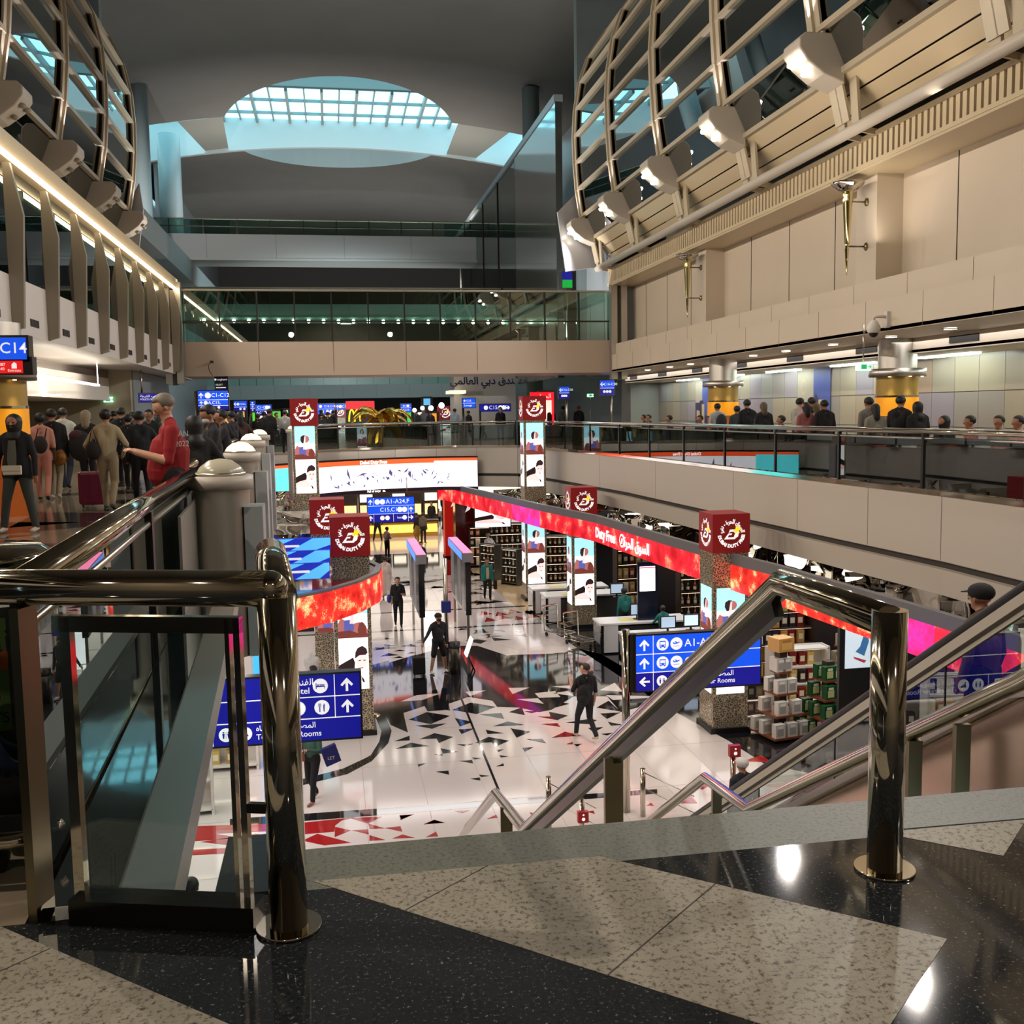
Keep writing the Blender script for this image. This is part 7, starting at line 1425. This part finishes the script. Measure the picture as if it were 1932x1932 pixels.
# ---- lower floor
L = -6
p = Vector((5.54, 22.4, L)); person('man in a black t-shirt walking away, raising a phone in his left hand', p, .25, 1.78, '0e0e12', '101218', 'l', '2a1e16', 'short', 'stride', ('raise', 'down'), 'short', shoes='b8a890', det=True, wide=1.08, head=(.9, .1))
t = thing('backpack', 'black backpack slung on the man in the black t-shirt', 'backpack', p + Vector((-.12, -.26, 1.12)), .25); MB().ell((0, 0, 0), (.17, .11, .25)).build('body', cl('0a0a0c'), t); MB().ell((-.04, -.06, -.06), (.12, .07, .12)).build('front_pocket', cl('121214'), t); m = MB(); m.tube([(-.08, .05, .2), (-.02, .22, .36), (.1, .1, .1)], .02, 6); m.build('strap', cl('0a0a0c'), t)
p = Vector((2.85, 29.3, L)); person('man in dark sweater, black shorts, cap and mask holding a suitcase handle', p, pi + .35, 1.76, '1c1c1e', '0e0e10', 'l', '14100e', 'short', 'wide', ('down', 'out'), shorts=True, shoes='c8c4be', det=True, cap='101012', mask='18181a', wide=1.08)
p = Vector((2.25, 29.0, L)); t = thing('suitcase', 'small black wheeled suitcase beside the man in shorts', 'suitcase', p); MB().box(-.18, .18, -.12, .12, .07, .58).build('shell', cl('0c0c0e'), t, bev=.04); m = MB(); m.tube([(-.09, 0, .58), (-.09, .08, .98), (.1, .08, .98), (.1, 0, .58)], .01, 6); m.build('handle', steel, t)
for dx in (-.13, .13): MB().ell((dx, -.05, .035), (.02, .035, .035)).build('wheel', rubber, t)
p = at(752, 1181, L); person('man in a black t-shirt with lanyard walking towards the camera', p, pi, 1.76, '101014', '0e0e12', 'l', '1c1410', 'short', 'walk', ('phone', 'down'), 'short', vox=.018)
t = thing('shoulder_bag', 'blue cloth bag at the side of the man with the lanyard', 'bag', p + Vector((-.3, 0, 1.0))); MB().ell((0, 0, 0), (.09, .1, .16)).build('body', cl('203a8a'), t)
p = at(728, 1129, L); person('man in a long white robe walking away past the left shop', p, 0, 1.72, 'c8b8b0', 'c8b8b0', 'm', '120e0c', 'short', 'walk', ('down', 'down'), dress='long', vox=.02, shoes='181010')
p = at(795, 1090, L); person('woman in a patterned black top looking at her phone with a striped bag', p, pi, 1.66, '1a1a1c', '0e0e10', 'l', '14100e', 'bob', 'walk', ('phone', 'phone'), vox=.02, mask='c8d0d4', shoes='b8b4ae')
p = at(731, 1053, L); person('woman in a pink blouse holding something up, far down the floor', p, -.9, 1.64, 'b89a94', '101012', 'l', '14100e', 'bob', 'stand', ('phone', 'phone'), vox=.025, shoes='c8c4be')
p = at(713, 1021, L); person('tall man in black standing under the hanging blue sign', p, pi, 1.8, '0e0e10', '0e0e10', 'm', '0c0a0a', 'short', 'wide', ('hip', 'hip'), vox=.03)
p = at(787, 1023, L); person('person in dark jacket and ochre dress standing with a companion', p, .8, 1.72, '1c1414', '8a6a20', 'm', '0c0a0a', 'short', 'stand', dress='skirt', vox=.03)
p = at(799, 1025, L); person('man in a grey jacket and black trousers standing with the ochre companion', p, -.6, 1.76, '5a5048', '0e0e10', 'm', '0c0a0a', 'short', 'stand', vox=.03)
p = at(815, 999, L); person('man in black walking between the pair and the child', p, pi, 1.8, '101012', '0c0c0e', 'm', '0c0a0a', 'short', 'walk', vox=.03)
p = at(828, 994, L); person('small girl in a pale top beside the man in black', p, pi, 1.2, 'c0a8a0', '141416', 'm', '14100e', 'bob', 'stand', vox=.03)
for k, (xp, yf, c) in enumerate(((787, 968, '1f5f5a'), (800, 968, '1f5f5a'), (816, 952, '141416'), (832, 962, '2a6a62'), (838, 975, '141416'), (826, 948, '1a1a1c'))):
    p = at(xp, yf, L); person(('teal blazer clerk by the far counter at left', 'second teal blazer clerk by the far counter', 'distant man in black behind the far counter', 'teal dressed woman walking far off', 'dark dressed person beside the bright red pillar', 'farthest dark figure by the escalator foot')[k], p, pi, 1.72, c, '101012', 'm', '0c0a0a', 'short', 'stand', vox=.04)
p = at(920, 1131, L); person('woman in a teal blazer walking towards the camera with a black bag', p, pi, 1.68, '1f6f6a', '0e0e10', 'm', '1a1210', 'short', 'walk', ('down', 'down'), vox=.016, jacket='b8a888', coat='short')
t = thing('carrier_bag', 'flat black bag carried by the woman in the teal blazer', 'bag', p + Vector((.32, 0, .72))); MB().box(-.06, .06, -.12, .12, -.3, .05).build('body', cl('0c0c0e'), t); m = MB(); m.tube([(0, -.06, .05), (0, 0, .16), (0, .06, .05)], .008, 6); m.build('handle', blk, t)
p = at(927, 1074, L); person('white haired man in a white shirt bending at the aisle of the right shop', p, .3, 1.74, 'd0ccc8', '14161e', 'l', 'a09888', 'grey', 'walk', ('down', 'hip'), vox=.02, lean=.5)
p = Vector((9.25, 32.0, L)); person('clerk in a teal blazer behind the third counter', p, .2, 1.74, '1f6f6a', '101012', 'd', '0c0a0a', 'short', 'stand', ('down', 'down'), vox=.02)
p = Vector((9.9, 30.0, L)); person('seated looking clerk in a teal blazer by the nearest till', p, .2, 1.5, '1f6f6a', '101012', 'd', '0c0a0a', 'bun', 'stand', ('rail', 'rail'), vox=.02)
p = at(592, 1512, L); p = Vector((p.x, p.y, L)); person('woman in a green top and black leggings below the navy sign', p, pi - .6, 1.66, '355548', '0e0e12', 'l', '2a1c14', 'bob', 'walk', ('phone', 'phone'), vox=.014, shoes='8c5a4c')
t = thing('carrier_bag', 'navy blue shopping bag with letters held by the woman in green', 'bag', p + Vector((.36, -.25, 1.0)), .2); MB().cb((0, 0, 0), (.3, .1, .36), ry=-.3).build('body', cl('141c5c'), t); m = MB(); f = Face((0, -.055, 0), (1, 0, 0), (0, 0, 1), (0, -1, 0)); f.text(m, 'LET', 0, -.05, .09); m.build('lettering', mat('print_white', 'c8c0b8'), t)
t = thing('handbag', 'tan leather handbag at the hip of the woman in green', 'bag', p + Vector((-.24, -.1, .95))); MB().cb((0, 0, 0), (.2, .08, .17)).build('body', cl('7a4430'), t); m = MB(); m.tube([(-.08, 0, .08), (.1, .02, .5), (.08, 0, .08)], .008, 6); m.build('strap', cl('7a4430'), t)
p = AY(357, 1655, 12.9); person('dark haired man in grey on the lower floor behind the corner glass', (p.x, 12.9, L), -.3, 1.78, '5a5654', '1a1a20', 'd', '0c0a0a', 'short', 'walk', vox=.016)
p = AY(1402, 1440, 15.2); person('person in a white cap at the foot of the escalator', (p.x, 15.2, AY(1402, 1432, 15.2).z - 1.7), .1, 1.7, '20222a', '14141a', 'm', '14100e', 'short', 'stand', cap='c8c4c0', vox=.018)
p = AY(1857, 1120, 8.2); person('person in a black cap and fur collared coat riding the escalator', (p.x, 8.2, p.z - 1.66), .4, 1.74, '5a4030', '14141a', 'm', '0c0a0a', 'short', 'stand', cap='0c0c0e', vox=.014, wide=1.15)
# mannequins and a shopper in the left shop
for i, (dx, dy) in enumerate(((-.25, 0), (.3, -.2))):
    q = Vector((-.98 + dx, 25.6 + dy, -5.65 + .5)); t = thing('mannequin', 'headless white dressed mannequin on the round podium, %s one' % ('left', 'right')[i], 'mannequin', q); m = MB(); m.lathe([(.01, .0), (.16, .02), (.19, .12), (.13, .35), (.2, .62), (.17, .72), (.06, .76), (.05, .84), (.01, .85)], seg=16); m.build('torso', mat('mannequin_white', 'd8d4ce', .5), t); MB().cyl((0, 0, 0), .02, -.5, .02, 8).build('pole', chrome, t); MB().lathe([(.01, -.48), (.15, -.5)], seg=14).build('base', chrome, t)
p = AY(588, 1180, 23.4); person('shopper in a black top and blue jeans inside the left shop', (p.x, 24.0, L), 1.2, 1.7, '121214', '3a5a8c', 'l', '2a1c14', 'bob', 'stand', ('phone', 'phone'), vox=.02)
# luggage trolley with a child at the very left edge
t = thing('luggage_trolley', 'chrome luggage trolley corner with a rounded bumper at the lower left edge', 'trolley', (-1.28, 3.0, 0), world=True)
m = MB(); m.tube([(-1.7, 3.62, .15), (-1.12, 3.6, .15), (-1.03, 3.64, .15), (-1.0, 3.72, .15), (-1.05, 3.8, .15), (-1.7, 3.84, .15)], .025, 10); m.build('bumper', chrome, t)
m = MB(); m.box(-1.7, -1.08, 3.64, 3.8, .13, .17); m.build('deck', darksteel, t); MB().ell((-1.2, 3.72, .06), (.04, .06, .06)).build('wheel', rubber, t)
person('child in a dark blue shirt sitting low beside the trolley at the left edge', (-1.3, 3.95, .0), -1.2, .8, '101c3c', '14141a', 'l', '0c0a0a', 'short', 'sit', ('rail', 'rail'), det=True)
